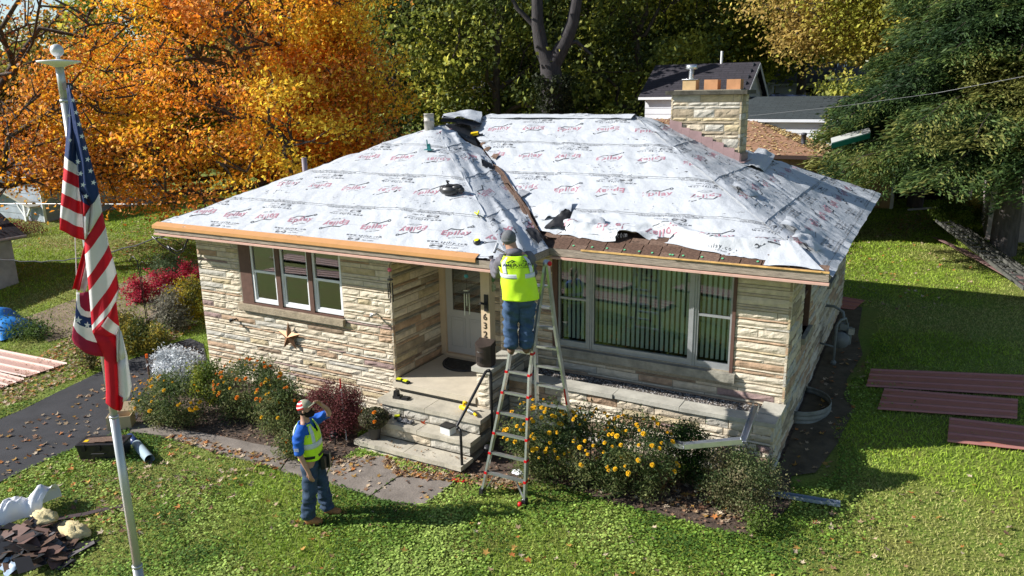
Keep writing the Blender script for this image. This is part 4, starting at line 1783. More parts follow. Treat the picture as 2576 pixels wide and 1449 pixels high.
# ----- roofer standing on the lawn, looking up, one hand at his cap --------------------------------
def person_lawn():
    P0 = G(795, 1305)
    t = thing('person', 'bearded roofer in yellow vest, blue shirt and patterned cap standing on the lawn looking up', 'person', tuple(P0), -math.atan2(.93, .37))
    # local frame: +y forward (image right), +x his right hand side (towards the camera)
    hipR, hipL = (.10, .0, .93), (-.10, .0, .93)
    knR, knL = (.13, .01, .50), (-.13, .07, .51)
    anR, anL = (.13, -.06, .09), (-.14, .12, .09)
    sk = Sk()
    p = sk.pt((0, 0, .98), (.14, .11))
    sp = sk.pt((0, -.015, 1.15), (.135, .105), p)
    ch = sk.pt((0, -.03, 1.35), (.15, .11), sp)
    nk = sk.pt((0, -.035, 1.49), .062, ch)
    n2 = sk.pt((0, -.03, 1.56), .058, nk)
    hd = sk.pt((0, -.015, 1.65), (.082, .095), n2)
    h2 = sk.pt((0, -.035, 1.73), (.078, .09), hd)
    for sgn, h, k, a in ((1, hipR, knR, anR), (-1, hipL, knL, anL)):
        f = sk.chain(p, [(h, .09), (((h[0] + k[0]) / 2, (h[1] + k[1]) / 2, .72), .078), (k, .056), (((a[0] + k[0]) / 2, (a[1] + k[1]) / 2 - .01, .30), .052), (a, .038)])
        sk.chain(f, [((a[0], a[1] + .10, .045), .038), ((a[0], a[1] + .18, .035), .03)])
    # right arm hanging towards the camera
    wR = (.215, .05, .83)
    a = sk.chain(ch, [((.16, -.03, 1.42), .06), ((.215, -.05, 1.36), .055), ((.245, -.05, 1.12), .043), ((.235, .0, .98), .036), (wR, .027)])
    hand(sk, wR, a, (-.05, .25, -1), (-1, .1, 0), .45, -1)
    # left arm raised, hand at the brim
    wL = (-.10, .16, 1.70)
    a = sk.chain(ch, [((-.16, -.03, 1.42), .06), ((-.22, .03, 1.42), .053), ((-.26, .22, 1.48), .043), ((-.19, .21, 1.60), .036), (wL, .026)])
    hand(sk, wL, a, (.6, -.10, .55), (.3, .2, -1), .25, 1)
    body = sk.build('body', M_SKIN, t)
    # jeans
    sk = Sk()
    p = sk.pt((0, 0, 1.0), (.155, .125))
    q = sk.pt((0, 0, .93), (.165, .135), p)
    for h, k, a in ((hipR, knR, anR), (hipL, knL, anL)):
        sk.chain(q, [((h[0], h[1], .86), .112), (((h[0] + k[0]) / 2, (h[1] + k[1]) / 2, .68), .100), (k, .094), (((a[0] + k[0]) / 2, (a[1] + k[1]) / 2, .30), .088), ((a[0], a[1], .13), .092), ((a[0], a[1] + .01, .07), .094)])
    sk.build('jeans', M_DENIM2, t, 3, .055)
    sk = Sk()
    p = sk.pt((0, 0, .93), (.160, .130))
    s1 = sk.pt((0, -.01, 1.12), (.155, .125), p)
    s2 = sk.pt((0, -.03, 1.33), (.165, .125), s1)
    s3 = sk.pt((0, -.035, 1.45), (.10, .08), s2)
    sk.chain(s2, [((.16, -.03, 1.42), .075), ((.225, -.05, 1.35), .075), ((.25, -.055, 1.20), .066), ((.250, -.05, 1.10), .060)])
    sk.chain(s2, [((-.16, -.03, 1.42), .075), ((-.225, .03, 1.42), .073), ((-.255, .18, 1.465), .062), ((-.258, .225, 1.49), .055)])
    sk.build('blue_shirt', M_BLUE, t, 3, .045)
    rings = [((0, .0, .97), .185, .155), ((0, -.005, 1.10), .185, .158), ((0, -.02, 1.25), .190, .160), ((0, -.03, 1.36), .178, .150), ((0, -.035, 1.43), .150, .120), ((0, -.035, 1.475), .105, .095)]
    Pf = ring_surface(rings)

    def vest_keep(th, v):      # arm holes at +-x, open V neck at the front (+y)
        arm = (v > .60) & (np.abs(np.cos(th)) > .80) & (v < .93)
        neck = (np.abs((th - math.pi / 2)) < (v - .52) * .85) & (v > .52)
        return ~(arm | neck)
    surf_patch('hi_vis_vest', Pf, -math.pi / 2, 1.5 * math.pi, 0, 1, M_HIVIS, t, .006, 64, 40, .030, 3, vest_keep)
    surf_patch('reflective_stripe', Pf, -math.pi / 2, 1.5 * math.pi, .27, .37, M_REFL, t, .010, 40, 3)
    surf_patch('reflective_stripe', Pf, .78, 1.10, .37, .93, M_REFL, t, .010, 6, 14)
    surf_patch('reflective_stripe', Pf, 2.04, 2.36, .37, .93, M_REFL, t, .010, 6, 14)
    surf_patch('reflective_stripe', Pf, -1.05, -.75, .37, .95, M_REFL, t, .010, 6, 14)
    surf_patch('belt', Pf, -math.pi / 2, 1.5 * math.pi, .06, .12, M_BLACK, t, .012, 40, 3)
    # boots
    for a in (anR, anL):
        b = MB()
        b.smooth = True
        b.tube([(a[0], a[1] - .01, .10), (a[0], a[1], .055), (a[0], a[1] + .09, .05), (a[0], a[1] + .17, .042), (a[0], a[1] + .20, .035)], [.055, .060, .055, .050, .028], 12)
        b.build('boot', M_BOOT, t)
        b = MB()
        b.box((a[0] - .048, a[1] - .065, -.005), (a[0] + .048, a[1] + .205, .016))
        b.build('boot_sole', M_BEARD, t)
    # head details: looks up and forward
    b = MB()
    b.smooth = True
    b.ball((0, .060, 1.605), .062, 12, (1.0, .85, .85))
    b.ball((0, .03, 1.60), .07, 12, (1.12, .9, .75))
    b.build('beard', M_BEARD, t)
    b = MB()
    b.smooth = True
    b.ball((0, .098, 1.668), .018, 8, (.8, 1.2, 1.2))
    b.ball((.088, -.01, 1.655), .022, 8, (.5, .8, 1.2))
    b.ball((-.088, -.01, 1.655), .022, 8, (.5, .8, 1.2))
    b.build('nose_and_ears', M_SKIN, t)
    b = MB()
    b.ball((.032, .088, 1.688), .009, 8)
    b.ball((-.032, .088, 1.688), .009, 8)
    b.build('eyes', M_BEARD, t)
    b = MB()
    b.smooth = True
    b.ball((0, -.035, 1.63), .088, 12, (.98, .98, .62))
    b.build('hair', M_BEARD, t)
    # cap: red and white stripes behind, pale front
    cap = MB()
    cap.smooth = True
    n, m = 20, 8
    tilt = .35
    for i in range(m):
        pass
    vs, fs, mi = [], [], []
    for i in range(m + 1):
        ph = (math.pi / 2) * (1 - i / m)
        for k in range(n):
            th = 2 * math.pi * k / n
            x, y, z = .098 * math.cos(th) * math.sin(ph), .108 * math.sin(th) * math.sin(ph), .10 * math.cos(ph)
            yy = y * math.cos(tilt) - z * math.sin(tilt)
            zz = y * math.sin(tilt) + z * math.cos(tilt)
            vs.append((x, yy - .025, zz + 1.695))
    for i in range(m):
        for k in range(n):
            fs.append((i * n + k, i * n + (k + 1) % n, (i + 1) * n + (k + 1) % n, (i + 1) * n + k))
            back = math.sin(2 * math.pi * (k + .5) / n) < .25
            mi.append((0 if (i // 1) % 3 != 1 else 1) if back else 2)
    np_mesh('cap_crown', np.array(vs), np.array(fs), [M_REDP, M_WHITE, mat('camouflage_cloth', (.25, .27, .17), .9, 0, 30, col2=(.45, .42, .30))], t, mi=mi, smooth=True)
    b = MB()
    b.smooth = True
    pts = []
    for k in range(9):
        th = math.pi * k / 8
        pts.append((.085 * math.cos(th), .065 + .085 * math.sin(th), 1.72 + .05 * math.sin(th)))
    pts += [(-.07, .055, 1.715), (.07, .055, 1.715)]
    b.prism(pts, (0, 0, .008))
    b.build('cap_brim', MATS['camouflage_cloth'], t)
    # printed sleeve flag and tool pouch
    b = MB()
    for k in range(4):
        b.box((.317, -.085, 1.185 + k * .012), (.320, -.02, 1.190 + k * .012))
    b.build('sleeve_print', M_REFL, t)
    b = MB()
    b.prism([(-.17, .10, .74), (-.17, .22, .77), (-.17, .22, .97), (-.17, .12, .98)], (.10, .02, 0))
    b.prism([(-.05, .15, .78), (-.05, .21, .79), (-.05, .21, .95), (-.05, .15, .96)], (.08, .0, 0))
    b.build('tool_pouch', M_BLACKP, t)
    return t


person_lawn()


# ----- ladder ---------------------------------------------------------------------------------------
FN, FC = (0, 1, -.125), -1.485          # front rails' plane: y - .125 z = -1.485
BN, BC = (0, 1, .125), -.615            # back rails' plane, meets the front one at the hinge (z = 3.48)


def fr_(u, v): return hit(u, v, FN, FC)


def bk_(u, v): return hit(u, v, BN, BC)


LD = thing('step_ladder', 'tall aluminium folding ladder with red rung tips standing open before the picture window', 'ladder')


def lad(xs, z, side):
    """point on the front (-1) or back (+1) half"""
    y = (-1.485 + .125 * z) if side < 0 else (-.615 - .125 * z)
    return np.array((xs, y, z))


fLz, fLx = [.02, 1.9, 3.44], [7.53, 7.86, 8.03]
fRz, fRx = [.04, 1.9, 3.44], [8.235, 8.215, 8.37]
bLz, bLx = [.05, 1.6, 2.3, 3.44], [8.02, 8.10, 8.13, 8.05]
bRz, bRx = [.05, 1.24, 2.4, 3.44], [8.74, 8.60, 8.465, 8.40]
for zz, xx, sd in ((fLz, fLx, -1), (fRz, fRx, -1), (bLz, bLx, 1), (bRz, bRx, 1)):
    b = MB()
    for i in range(len(zz) - 1):
        b.beam(lad(xx[i], zz[i], sd), lad(xx[i + 1], zz[i + 1] + .02, sd), .032, .075, (0, 1, 0))
    b.build('rail', M_ALU2, LD)
for i in range(10):
    z = .34 + .31 * i
    a, c = lad(np.interp(z, fLz, fLx), z, -1), lad(np.interp(z, fRz, fRx), z, -1)
    b = MB()
    b.beam(a, c, .055, .03)
    b.build('rung', M_ALU2, LD)
    if i < 7:
        b = MB()
        for q in (a, c): b.box(q - (.020, .043, .018), q + (.020, .040, .018))
        b.build('red_rung_tip', M_REDP, LD)
    a, c = lad(np.interp(z, bLz, bLx), z, 1), lad(np.interp(z, bRz, bRx), z, 1)
    b = MB()
    b.beam(a, c, .06, .03)
    b.build('rung', M_ALU2, LD)
for x in (8.04, 8.385):
    b = MB()
    b.smooth = True
    b.tube([(x - .03, -1.05, 3.46), (x + .03, -1.05, 3.46)], .055, 14)
    b.build('hinge', M_GALV, LD)
    b = MB()
    b.smooth = True
    b.ball((x + .06, -1.07, 3.47), .035, 12, (.9, 1, 1))
    b.build('hinge_knob', M_REDP, LD)
for x, z, y in ((7.53, .0, -1.485), (8.235, .0, -1.48)):
    b = MB()
    b.box((x - .03, y - .05, z - .01), (x + .03, y + .05, z + .09))
    b.build('foot', M_BLACKP, LD)
b = MB()
b.smooth = True
b.lathe([(0, 0), (.03, 0), (.036, .03), (.03, .06), (0, .065)], (8.20, -1.56, 0), 12)
b.build('foot_knob', M_REDP, LD)
for xa_, xb_ in ((8.20, 8.08), (7.60, 7.72)):
    b = MB()
    b.beam(lad(xa_, .10, -1), lad(xb_, .32, -1), .02, .015)
    b.build('brace', M_ALU2, LD)
b = MB()
b.beam(lad(8.587, 1.35, 1) + (.0, -.042, 0), lad(8.562, 1.60, 1) + (.0, -.042, 0), .02, .006, (0, 1, 0))
b.build('warning_label', M_REDP, LD)


# ----- roofer on the ladder ---------------------------------------------------------------------------
def person_ladder():
    t = thing('person', 'roofer in grey beanie and yellow printed vest standing on the ladder with his back turned', 'person', (8.12, -1.36, 2.225), R(36))
    def L(p):      # world -> local
        m = Matrix.Rotation(-R(36), 3, 'Z')
        return np.array(m @ (Vector(p) - Vector((8.12, -1.36, 2.225))))
    hipR, hipL = (.105, -.03, .86), (-.105, -.03, .86)
    knR, knL = (.10, .02, .46), (-.12, .03, .46)
    anR, anL = (.09, -.02, .08), (-.12, -.02, .08)
    sk = Sk()
    p = sk.pt((0, -.03, .92), (.14, .11))
    sp = sk.pt((-.01, -.02, 1.08), (.14, .11), p)
    ch = sk.pt((-.03, .0, 1.27), (.155, .11), sp)
    nk = sk.pt((-.05, .03, 1.42), .062, ch)
    hd = sk.pt((-.10, .09, 1.53), (.082, .09), nk)
    sk.pt((-.11, .09, 1.61), (.078, .088), hd)
    for h, k, a in ((hipR, knR, anR), (hipL, knL, anL)):
        f = sk.chain(p, [(h, .095), (k, .058), (a, .038)])
        sk.chain(f, [((a[0], a[1] + .10, .045), .035), ((a[0], a[1] + .16, .035), .03)])
    hL = L((7.33, -.72, 3.35))
    eL = L((7.70, -1.20, 3.27))
    hRr = L((7.60, -.70, 3.40))
    eR = L((8.12, -.98, 3.22))
    sL, sR = np.array((-.22, .02, 1.33)), np.array((.16, .06, 1.34))
    a = sk.chain(ch, [(sL * (.8, 1, 1), .06), (sL, .06), (eL, .045), ((eL + hL) / 2, .038), (hL, .028)])
    b2 = sk.chain(ch, [(sR * (.8, 1, 1), .06), (sR, .06), (eR, .045), ((eR + hRr) / 2, .038), (hRr, .028)])
    sk.build('body', M_SKIN, t)
    sk = Sk()
    i0 = sk.pt(hL - (hL - eL) * .08, .032)
    hand(sk, hL, i0, (hL - eL) + (0, .15, .2), (.2, .2, -1), .7, 1, 1.05)
    sk.build('glove', M_GLOVE, t, 2)
    sk = Sk()
    i0 = sk.pt(hRr - (hRr - eR) * .08, .032)
    hand(sk, hRr, i0, (hRr - eR), (.1, .1, -1), .8, -1, 1.05)
    sk.build('glove', M_GLOVE, t, 2)
    sk = Sk()
    p = sk.pt((0, -.03, .95), (.17, .14))
    q = sk.pt((0, -.035, .87), (.175, .145), p)
    for h, k, a in ((hipR, knR, anR), (hipL, knL, anL)):
        sk.chain(q, [((h[0], h[1], .78), .140), (((h[0] + k[0]) / 2, .0, .62), .128), (k, .098), (((a[0] + k[0]) / 2, .0, .26), .090), ((a[0], a[1], .14), .086), ((a[0], a[1] + .01, .09), .088)])
    sk.build('jeans', M_DENIM, t, 3, .06)
    sk = Sk()
    p = sk.pt((0, -.03, .95), (.16, .13))
    s1 = sk.pt((-.01, -.02, 1.1), (.165, .13), p)
    s2 = sk.pt((-.03, .0, 1.25), (.175, .13), s1)
    s3 = sk.pt((-.05, .02, 1.37), (.11, .09), s2)
    sk.chain(s2, [(sL * (.8, 1, 1), .085), (sL, .086), ((sL + eL) / 2, .078), (eL, .074), ((eL + hL) / 2, .060), (hL * .85 + eL * .15, .044)])
    sk.chain(s2, [(sR * (.8, 1, 1), .085), (sR, .084), (eR, .070), (hRr * .85 + eR * .15, .044)])
    sk.build('hooded_sweatshirt', M_HOOD, t, 3, .06)
    b = MB()
    b.smooth = True
    b.ball((-.06, .01, 1.435), .105, 14, (1.15, .9, .5))
    b.ball((-.06, -.05, 1.43), .08, 14, (1.2, .6, .55))
    b.build('hood', M_HOOD, t)
    b = MB()
    b.smooth = True
    b.ball((-.115, .085, 1.615), .108, 16, (.94, 1.0, .98))
    b.ball((-.115, .085, 1.585), .112, 16, (.93, 1.0, .42))
    b.build('beanie', M_BEANIE, t)
    b = MB()
    b.smooth = True
    b.ball((-.155, .172, 1.52), .016, 8)
    b.ball((-.19, .08, 1.53), .018, 8, (.5, .8, 1.2))
    b.build('nose_and_ear', M_SKIN, t)
    rings = [((0.02, -.035, .81), .235, .200), ((0.01, -.03, .95), .226, .190), ((-.01, -.02, 1.10), .220, .180), ((-.03, .0, 1.24), .222, .172), ((-.045, .015, 1.33), .205, .155), ((-.05, .02, 1.395), .135, .115)]
    Pf = ring_surface(rings)

    def keep(th, v):
        arm = (v > .62) & (np.abs(np.cos(th)) > .86) & (v < .92)
        return ~arm
    surf_patch('hi_vis_vest', Pf, -1.5 * math.pi, .5 * math.pi, 0, 1, M_HIVIS, t, .006, 64, 40, .040, 6, keep)
    surf_patch('reflective_stripe', Pf, -1.5 * math.pi, .5 * math.pi, .42, .50, M_REFL, t, .012, 44, 3, .015, 6)
    surf_patch('reflective_stripe', Pf, -2.55, -2.20, .50, .97, M_REFL, t, .012, 6, 16, .01, 6)
    surf_patch('reflective_stripe', Pf, -.94, -.60, .50, .97, M_REFL, t, .012, 6, 16, .01, 6)
    # lettering across the shoulders (theta -pi/2 is the middle of the back)
    for s_, size, v0, bold in (('AMERICAN', .070, .71, .012), ('METAL ROOFING', .032, .635, .004)):
        V, T = text_np(s_, size, bold, 2, 1.0)
        th = -math.pi / 2 + V[:, 0] / .20
        vv = v0 + V[:, 1] / .60
        np_mesh('vest_lettering', Pf(th, vv, .020), T, M_LOGO, t)
    qs = []
    for pts in ([(-.10, .0), (-.045, .045), (.0, .015)], [(-.045, .0), (.01, .055), (.065, .0)], [(.03, .02), (.06, .045), (.11, .0)]):
        qs.append(stroke(pts, .016))
    V, T = joinq([(np.concatenate([v, np.zeros((len(v), 1))], 1), tt) for v, tt in qs])
    np_mesh('vest_emblem', Pf(-math.pi / 2 + V[:, 0] / .20, .79 + V[:, 1] / .60, .021), T, M_LOGO, t)
    for a in (anR, anL):
        b = MB()
        b.smooth = True
        b.tube([(a[0], a[1] - .05, .045), (a[0], a[1], .06), (a[0], a[1] + .09, .05), (a[0], a[1] + .17, .042)], [.035, .052, .050, .035], 12)
        b.build('boot', mat('brown_boot', (.16, .09, .055), .8, .2, 9), t)
    return t


person_ladder()
# hammer in his right hand, over the eave
t = thing('hammer', 'dark hammer held by the roofer over the copper eave edge', 'hammer')
b = MB()
b.tube([(7.62, -.68, 3.43), (7.34, -.60, 3.50)], .016, 8)
b.build('handle', M_BLACK, t)
b = MB()
b.tube([(7.34, -.66, 3.45), (7.33, -.54, 3.56)], .022, 8)
b.build('head', M_GALV, t)

# ---------------------------------------------------------------- flagpole and flags
FD = far(250, 812, 6.5)
FX, FY = FD[0], FD[1]
FP = thing('flagpole', 'white and silver telescoping flagpole with ball top standing on the lawn at left', 'flagpole', (FX, FY, -.25))


def zpole(v): 
    d = ray(np.interp(v, [180, 1449], [157, 345]), v)
    k = np.hypot(FX - CO[0], FY - CO[1]) / np.hypot(d[0], d[1])
    return CO[2] + d[2] * k + .25


zb, zc1, zc2, ztop = zpole(1427), zpole(1008), zpole(250), zpole(155)
b = MB()
b.smooth = True
b.tube([(0, 0, 0), (0, 0, zb)], .040, 16)
b.tube([(0, 0, zb), (0, 0, zb + .02)], .043, 16)
b.build('lower_tube', mat('pole_aluminium', (.42, .43, .42), .38, .05, 5, metal=.6), FP)
b = MB()
b.smooth = True
zm = zpole(1050)
b.tube([(0, 0, zb + .02), (0, 0, zm)], .034, 16)
b.tube([(0, 0, zm), (0, 0, zm + .015)], .037, 16)
b.tube([(0, 0, zm + .015), (0, 0, zc2)], .029, 16)
b.tube([(0, 0, zc2), (0, 0, ztop)], .028, 16)
b.tube([(0, 0, zc2 - .02), (0, 0, zc2)], .034, 16)
b.build('upper_tube', mat('pole_aluminium_pale', (.48, .50, .51), .35, .05, 5, metal=.4), FP)
b = MB()
b.smooth = True
b.lathe([(.03, -.04), (.06, -.025), (.138, -.005), (.140, .005), (.05, .012), (.02, .015)], (0, 0, ztop), 28)
b.build('truck_disc', M_WHITE, FP)
b = MB()
b.smooth = True
b.ball((0, 0, ztop + .075), .044, 20)
b.tube([(0, 0, ztop), (0, 0, ztop + .05)], .014, 8)
b.build('finial_ball', mat('finial_aluminium', (.6, .6, .58), .45, .05, 5, metal=.3), FP)

# the flags hang in a plane beside the pole; depth comes from folds
VD = np.array((FX - CO[0], FY - CO[1]))
VD /= np.linalg.norm(VD)
RD = np.array((-VD[1], VD[0])) * -1      # to the right as seen
if RD @ np.array(RX[:2]) < 0: RD = -RD


def fl(u, v, dep=0.):
    """point of the flag cloth: sight line cut by the hanging plane, pushed dep metres along the view"""
    n = (VD[0], VD[1], 0)
    c = VD[0] * FX + VD[1] * FY
    P = hit(u, v, n, c)
    return P + np.array((VD[0], VD[1], 0)) * dep


def cloth(bands, mats, name, parent, depf, nu=9, nv=3, seed=0):
    """bands: (TL, TR, BR, BL, material index) in picture units; one mesh"""
    V, F, MI = [], [], []
    for (tl, tr, br, bl, mi) in bands:
        A = [np.array(q, float) for q in (tl, tr, br, bl)]
        b0 = len(V)
        for j in range(nv + 1):
            for i in range(nu + 1):
                a, c = i / nu, j / nv
                q = (A[0] * (1 - a) + A[1] * a) * (1 - c) + (A[3] * (1 - a) + A[2] * a) * c
                V.append(fl(q[0], q[1], depf(q[0], q[1], a) - .15))
        for j in range(nv):
            for i in range(nu):
                k = b0 + j * (nu + 1) + i
                F.append((k, k + 1, k + nu + 2, k + nu + 1))
                MI.append(mi)
    o = np_mesh(name, np.array(V), np.array(F), mats, parent, mi=MI, smooth=True)
    md = o.modifiers.new('weld', 'WELD')
    md.merge_threshold = .0004
    md = o.modifiers.new('thick', 'SOLIDIFY')
    md.thickness = .003
    return o


C_RED = mat('flag_red', (.62, .015, .035), .7, .06, 20, .002, 40, trans=.3)
C_WHT = mat('flag_white', (.80, .78, .78), .7, .03, 20, .002, 40, trans=.3)
C_BLU = mat('flag_blue', (.012, .035, .13), .7, .1, 20, .002, 40, trans=.2)
C_CRM = mat('flag_crimson', (.36, .015, .06), .7, .06, 20, .002, 40, trans=.25)
C_SEAM = mat('flag_seam', (.30, .24, .25), .8)
FM = [C_RED, C_WHT, C_BLU, C_CRM]


def q2(x, y): return (x * .3111, 225.4 + y * .3111)        # picture crop helpers
def q1(x, y): return (x / 3, 483 + y / 3)


US = thing('national_flag', 'limp american flag with stars and stripes hanging from the top of the pole', 'flag')


def depA(u, v, a): return .02 - .05 * math.sin(a * math.pi) + .02 * math.sin(a * 9 + v * .02)
def depB(u, v, a): return -.03 - .07 * math.sin(a * math.pi) + .012 * math.sin(a * 10 + v * .015)


A_ = []
lA = [(168, 222), (172, 260), (169, 320), q2(525, 530), q2(520, 622), q2(511, 718), q2(504, 818), q2(495, 915), q2(488, 1012), q2(483, 1108)]
rA = [(171, 222), (178, 262), (190, 340), q2(617, 600), q2(629, 682), q2(640, 782), q2(652, 890), q2(661, 992), q2(667, 1100), q2(680, 1200)]
cA = [2, 2, 2, 1, 0, 1, 0, 1, 0]
for i in range(9): A_.append((lA[i], rA[i], rA[i + 1], lA[i + 1], cA[i]))
cloth(A_, FM, 'flag_fold', US, depA, seed=1)
B_ = []
rB = [(174, 215), (190, 268), (207, 330), (226, 400), q2(765, 700), q2(792, 818), q2(815, 960), q2(842, 1082), q2(868, 1222), q1(838, 462), q1(868, 580), q1(886, 690), q1(872, 772), q1(838, 822)]
lB = [(171, 215), (177, 268), (184, 330), (196, 400), q2(640, 790), q2(668, 1000), q2(682, 1180), q1(640, 440), q1(658, 610), q1(668, 705), q1(680, 860), q1(688, 960), q1(692, 1000), q1(702, 1030)]
mB = [q2(725, 920)]
cB = [2, 2, 2, 2]
for i in range(4): B_.append((lB[i], rB[i], rB[i + 1], lB[i + 1], 2))
B_.append((q2(640, 790), q2(765, 700), q2(792, 818), q2(725, 920), 2))
B_.append((q2(640, 790), q2(725, 920), q2(725, 921), q2(652, 870), 2))
B_.append((q2(652, 870), q2(725, 920), q2(700, 955), q2(668, 1000), 0))
B_.append((q2(725, 920), q2(792, 818), q2(815, 960), q2(700, 1140), 1))
B_.append((q2(668, 1000), q2(725, 920), q2(700, 1140), q2(682, 1180), 1))
cols = [0, 1, 0, 1, 0, 1, 0]
for i in range(6, 13): B_.append((lB[i], rB[i], rB[i + 1], lB[i + 1], cols[i - 6]))
cloth(B_, FM, 'flag_fold', US, depB, seed=2)
C_ = [(q1(835, 815), q1(865, 775), q1(892, 985), q1(780, 880), 0),
      (q1(780, 880), q1(892, 985), q1(868, 1052), q1(735, 960), 1),
      (q1(735, 960), q1(868, 1052), q1(872, 1060), q1(700, 1035), 0),
      (q1(700, 1035), q1(868, 1052), q1(878, 1250), q1(783, 1215), 0),
      (q1(783, 1215), q1(878, 1250), (296.0, 980), (265.5, 966), 0),
      ((265.5, 966), (296.0, 980), (298, 1021), (265, 1001), 0),
      (q1(893, 990), q1(905, 1020), q1(950, 1200), q1(880, 1240), 1),
      (q1(868, 1052), q1(893, 990), q1(880, 1240), q1(876, 1240), 1),
      (q1(878, 1240), q1(950, 1200), (328, 960), (296, 979), 1),
      ((296, 979), (328, 960), (322, 985), (299, 1000), 1),
      ((296, 980), (310, 985), (306, 1006), (298, 1021), 0)]
cloth(C_, FM, 'flag_fold', US, lambda u, v, a: .03 - .04 * math.sin(a * math.pi), seed=3)
D_ = [(q1(635, 395), q1(652, 500), q1(600, 730), q1(545, 722), 0), (q1(645, 500), q1(668, 660), q1(640, 742), q1(582, 725), 1)]
cloth(D_, FM, 'flag_fold', US, lambda u, v, a: .10 + .02 * math.sin(a * 5), seed=4)


def star_poly(c, r_, rot=0., k=.40):
    return [(c[0] + (r_ if i % 2 == 0 else r_ * k) * math.sin(i * math.pi / 5 + rot), c[1] - (r_ if i % 2 == 0 else r_ * k) * math.cos(i * math.pi / 5 + rot)) for i in range(10)]


def star(u, v, r_, dep, parent, rot=.2):
    V = [fl(q[0], q[1], dep - .16) for q in [(u, v)] + star_poly((u, v), r_, rot)]
    F = [(0, i + 1, (i + 1) % 10 + 1) for i in range(10)]
    np_mesh('star', np.array(V), np.array(F), mat('star_white', (.72, .74, .80), .7), parent)


for (x, y) in ((588, 84), (612, 180), (635, 272), (657, 365), (680, 456), (702, 545), (724, 634), (747, 724), (646, 654), (666, 742), (687, 830), (626, 562)):
    star(x * .3111, 225.4 + y * .3111, 7.0, -.112, US)
star(176, 220, 5, -.07, US)
for (x, y) in ((563, 397), (556, 205)): star(x * .3111, 225.4 + y * .3111, 6, -.06, US)
b = MB()
P = fl(168, 218, -.04)
b.box(P - (.02, .02, .025), P + (.03, .03, .025))
b.build('flag_clip', M_BLACK, US)

S2 = thing('state_flag', 'crimson, white and blue flag with two visible stars hanging below the larger flag', 'flag')


def arc(xs, ys): return [q1(x, y) for x, y in zip(xs, ys)]


r0 = arc([600, 610, 650, 690, 700], [735, 735, 725, 720, 720])
r1 = arc([600, 606, 640, 680, 692], [790, 835, 868, 872, 875])
r2 = arc([577, 582, 610, 660, 694], [790, 850, 900, 915, 915])
r3 = arc([568, 572, 600, 650, 700], [905, 955, 975, 990, 992])
r4 = arc([553, 580, 650, 720, 776], [985, 1030, 1080, 1105, 1116])
r5 = arc([543, 560, 640, 720, 782], [1085, 1120, 1178, 1205, 1222])
bd = []
for rr_, (ra, rb, m_) in enumerate(((r0, r1, 3), (r1, r2, 1), (r2, r3, 2), (r3, r4, 1), (r4, r5, 3))):
    for i in range(4): bd.append((ra[i], ra[i + 1], rb[i + 1], rb[i], m_))
bd.append((q1(577, 735), q1(600, 735), q1(600, 790), q1(577, 790), 1))
cloth(bd, FM, 'flag_fold', S2, lambda u, v, a: .07 - .05 * math.sin((u - 180) / 80 * math.pi), nu=3, nv=3)
for (x, y, r_) in ((588, 928, 10), (655, 965, 9)): star(x / 3, 483 + y / 3, r_, -.0, S2, .1)
b = MB()
b.smooth = True
b.tube([fl(172, 200, -.03), fl(176, 240, -.05), fl(195, 760, .05), fl(262, 900, .06)], .004, 6)
ho = b.build('halyard', M_WHITE)
ho.parent = FP
ho.matrix_parent_inverse = Matrix.Translation((-FX, -FY, .25))
# ---------------------------------------------------------------- neighbouring buildings


def siding(b_parent, p0, au, L, z0, z1, hboard, m, holes=()):
    """lapped boards, each a part"""
    au = np.array(au, float)
    an = np.array((au[1], -au[0], 0.))
    z = z0
    while z < z1 - .02:
        h = min(hboard, z1 - z)
        b = MB()
        P = [np.array(p0, float) + an * .022, np.array(p0, float) + au * L + an * .022]
        Q = [np.array(p0, float) + an * .004, np.array(p0, float) + au * L + an * .004]
        v = []
        for q, zz in ((P[0], z), (P[1], z), (Q[1], z + h), (Q[0], z + h)):
            v.append((q[0], q[1], zz))
        for q in (Q[0], Q[1]): v.append((q[0], q[1], z))
        b.add(v, [(0, 1, 2, 3), (0, 4, 5, 1)])
        b.build('siding_board', m, b_parent)
        z += hboard


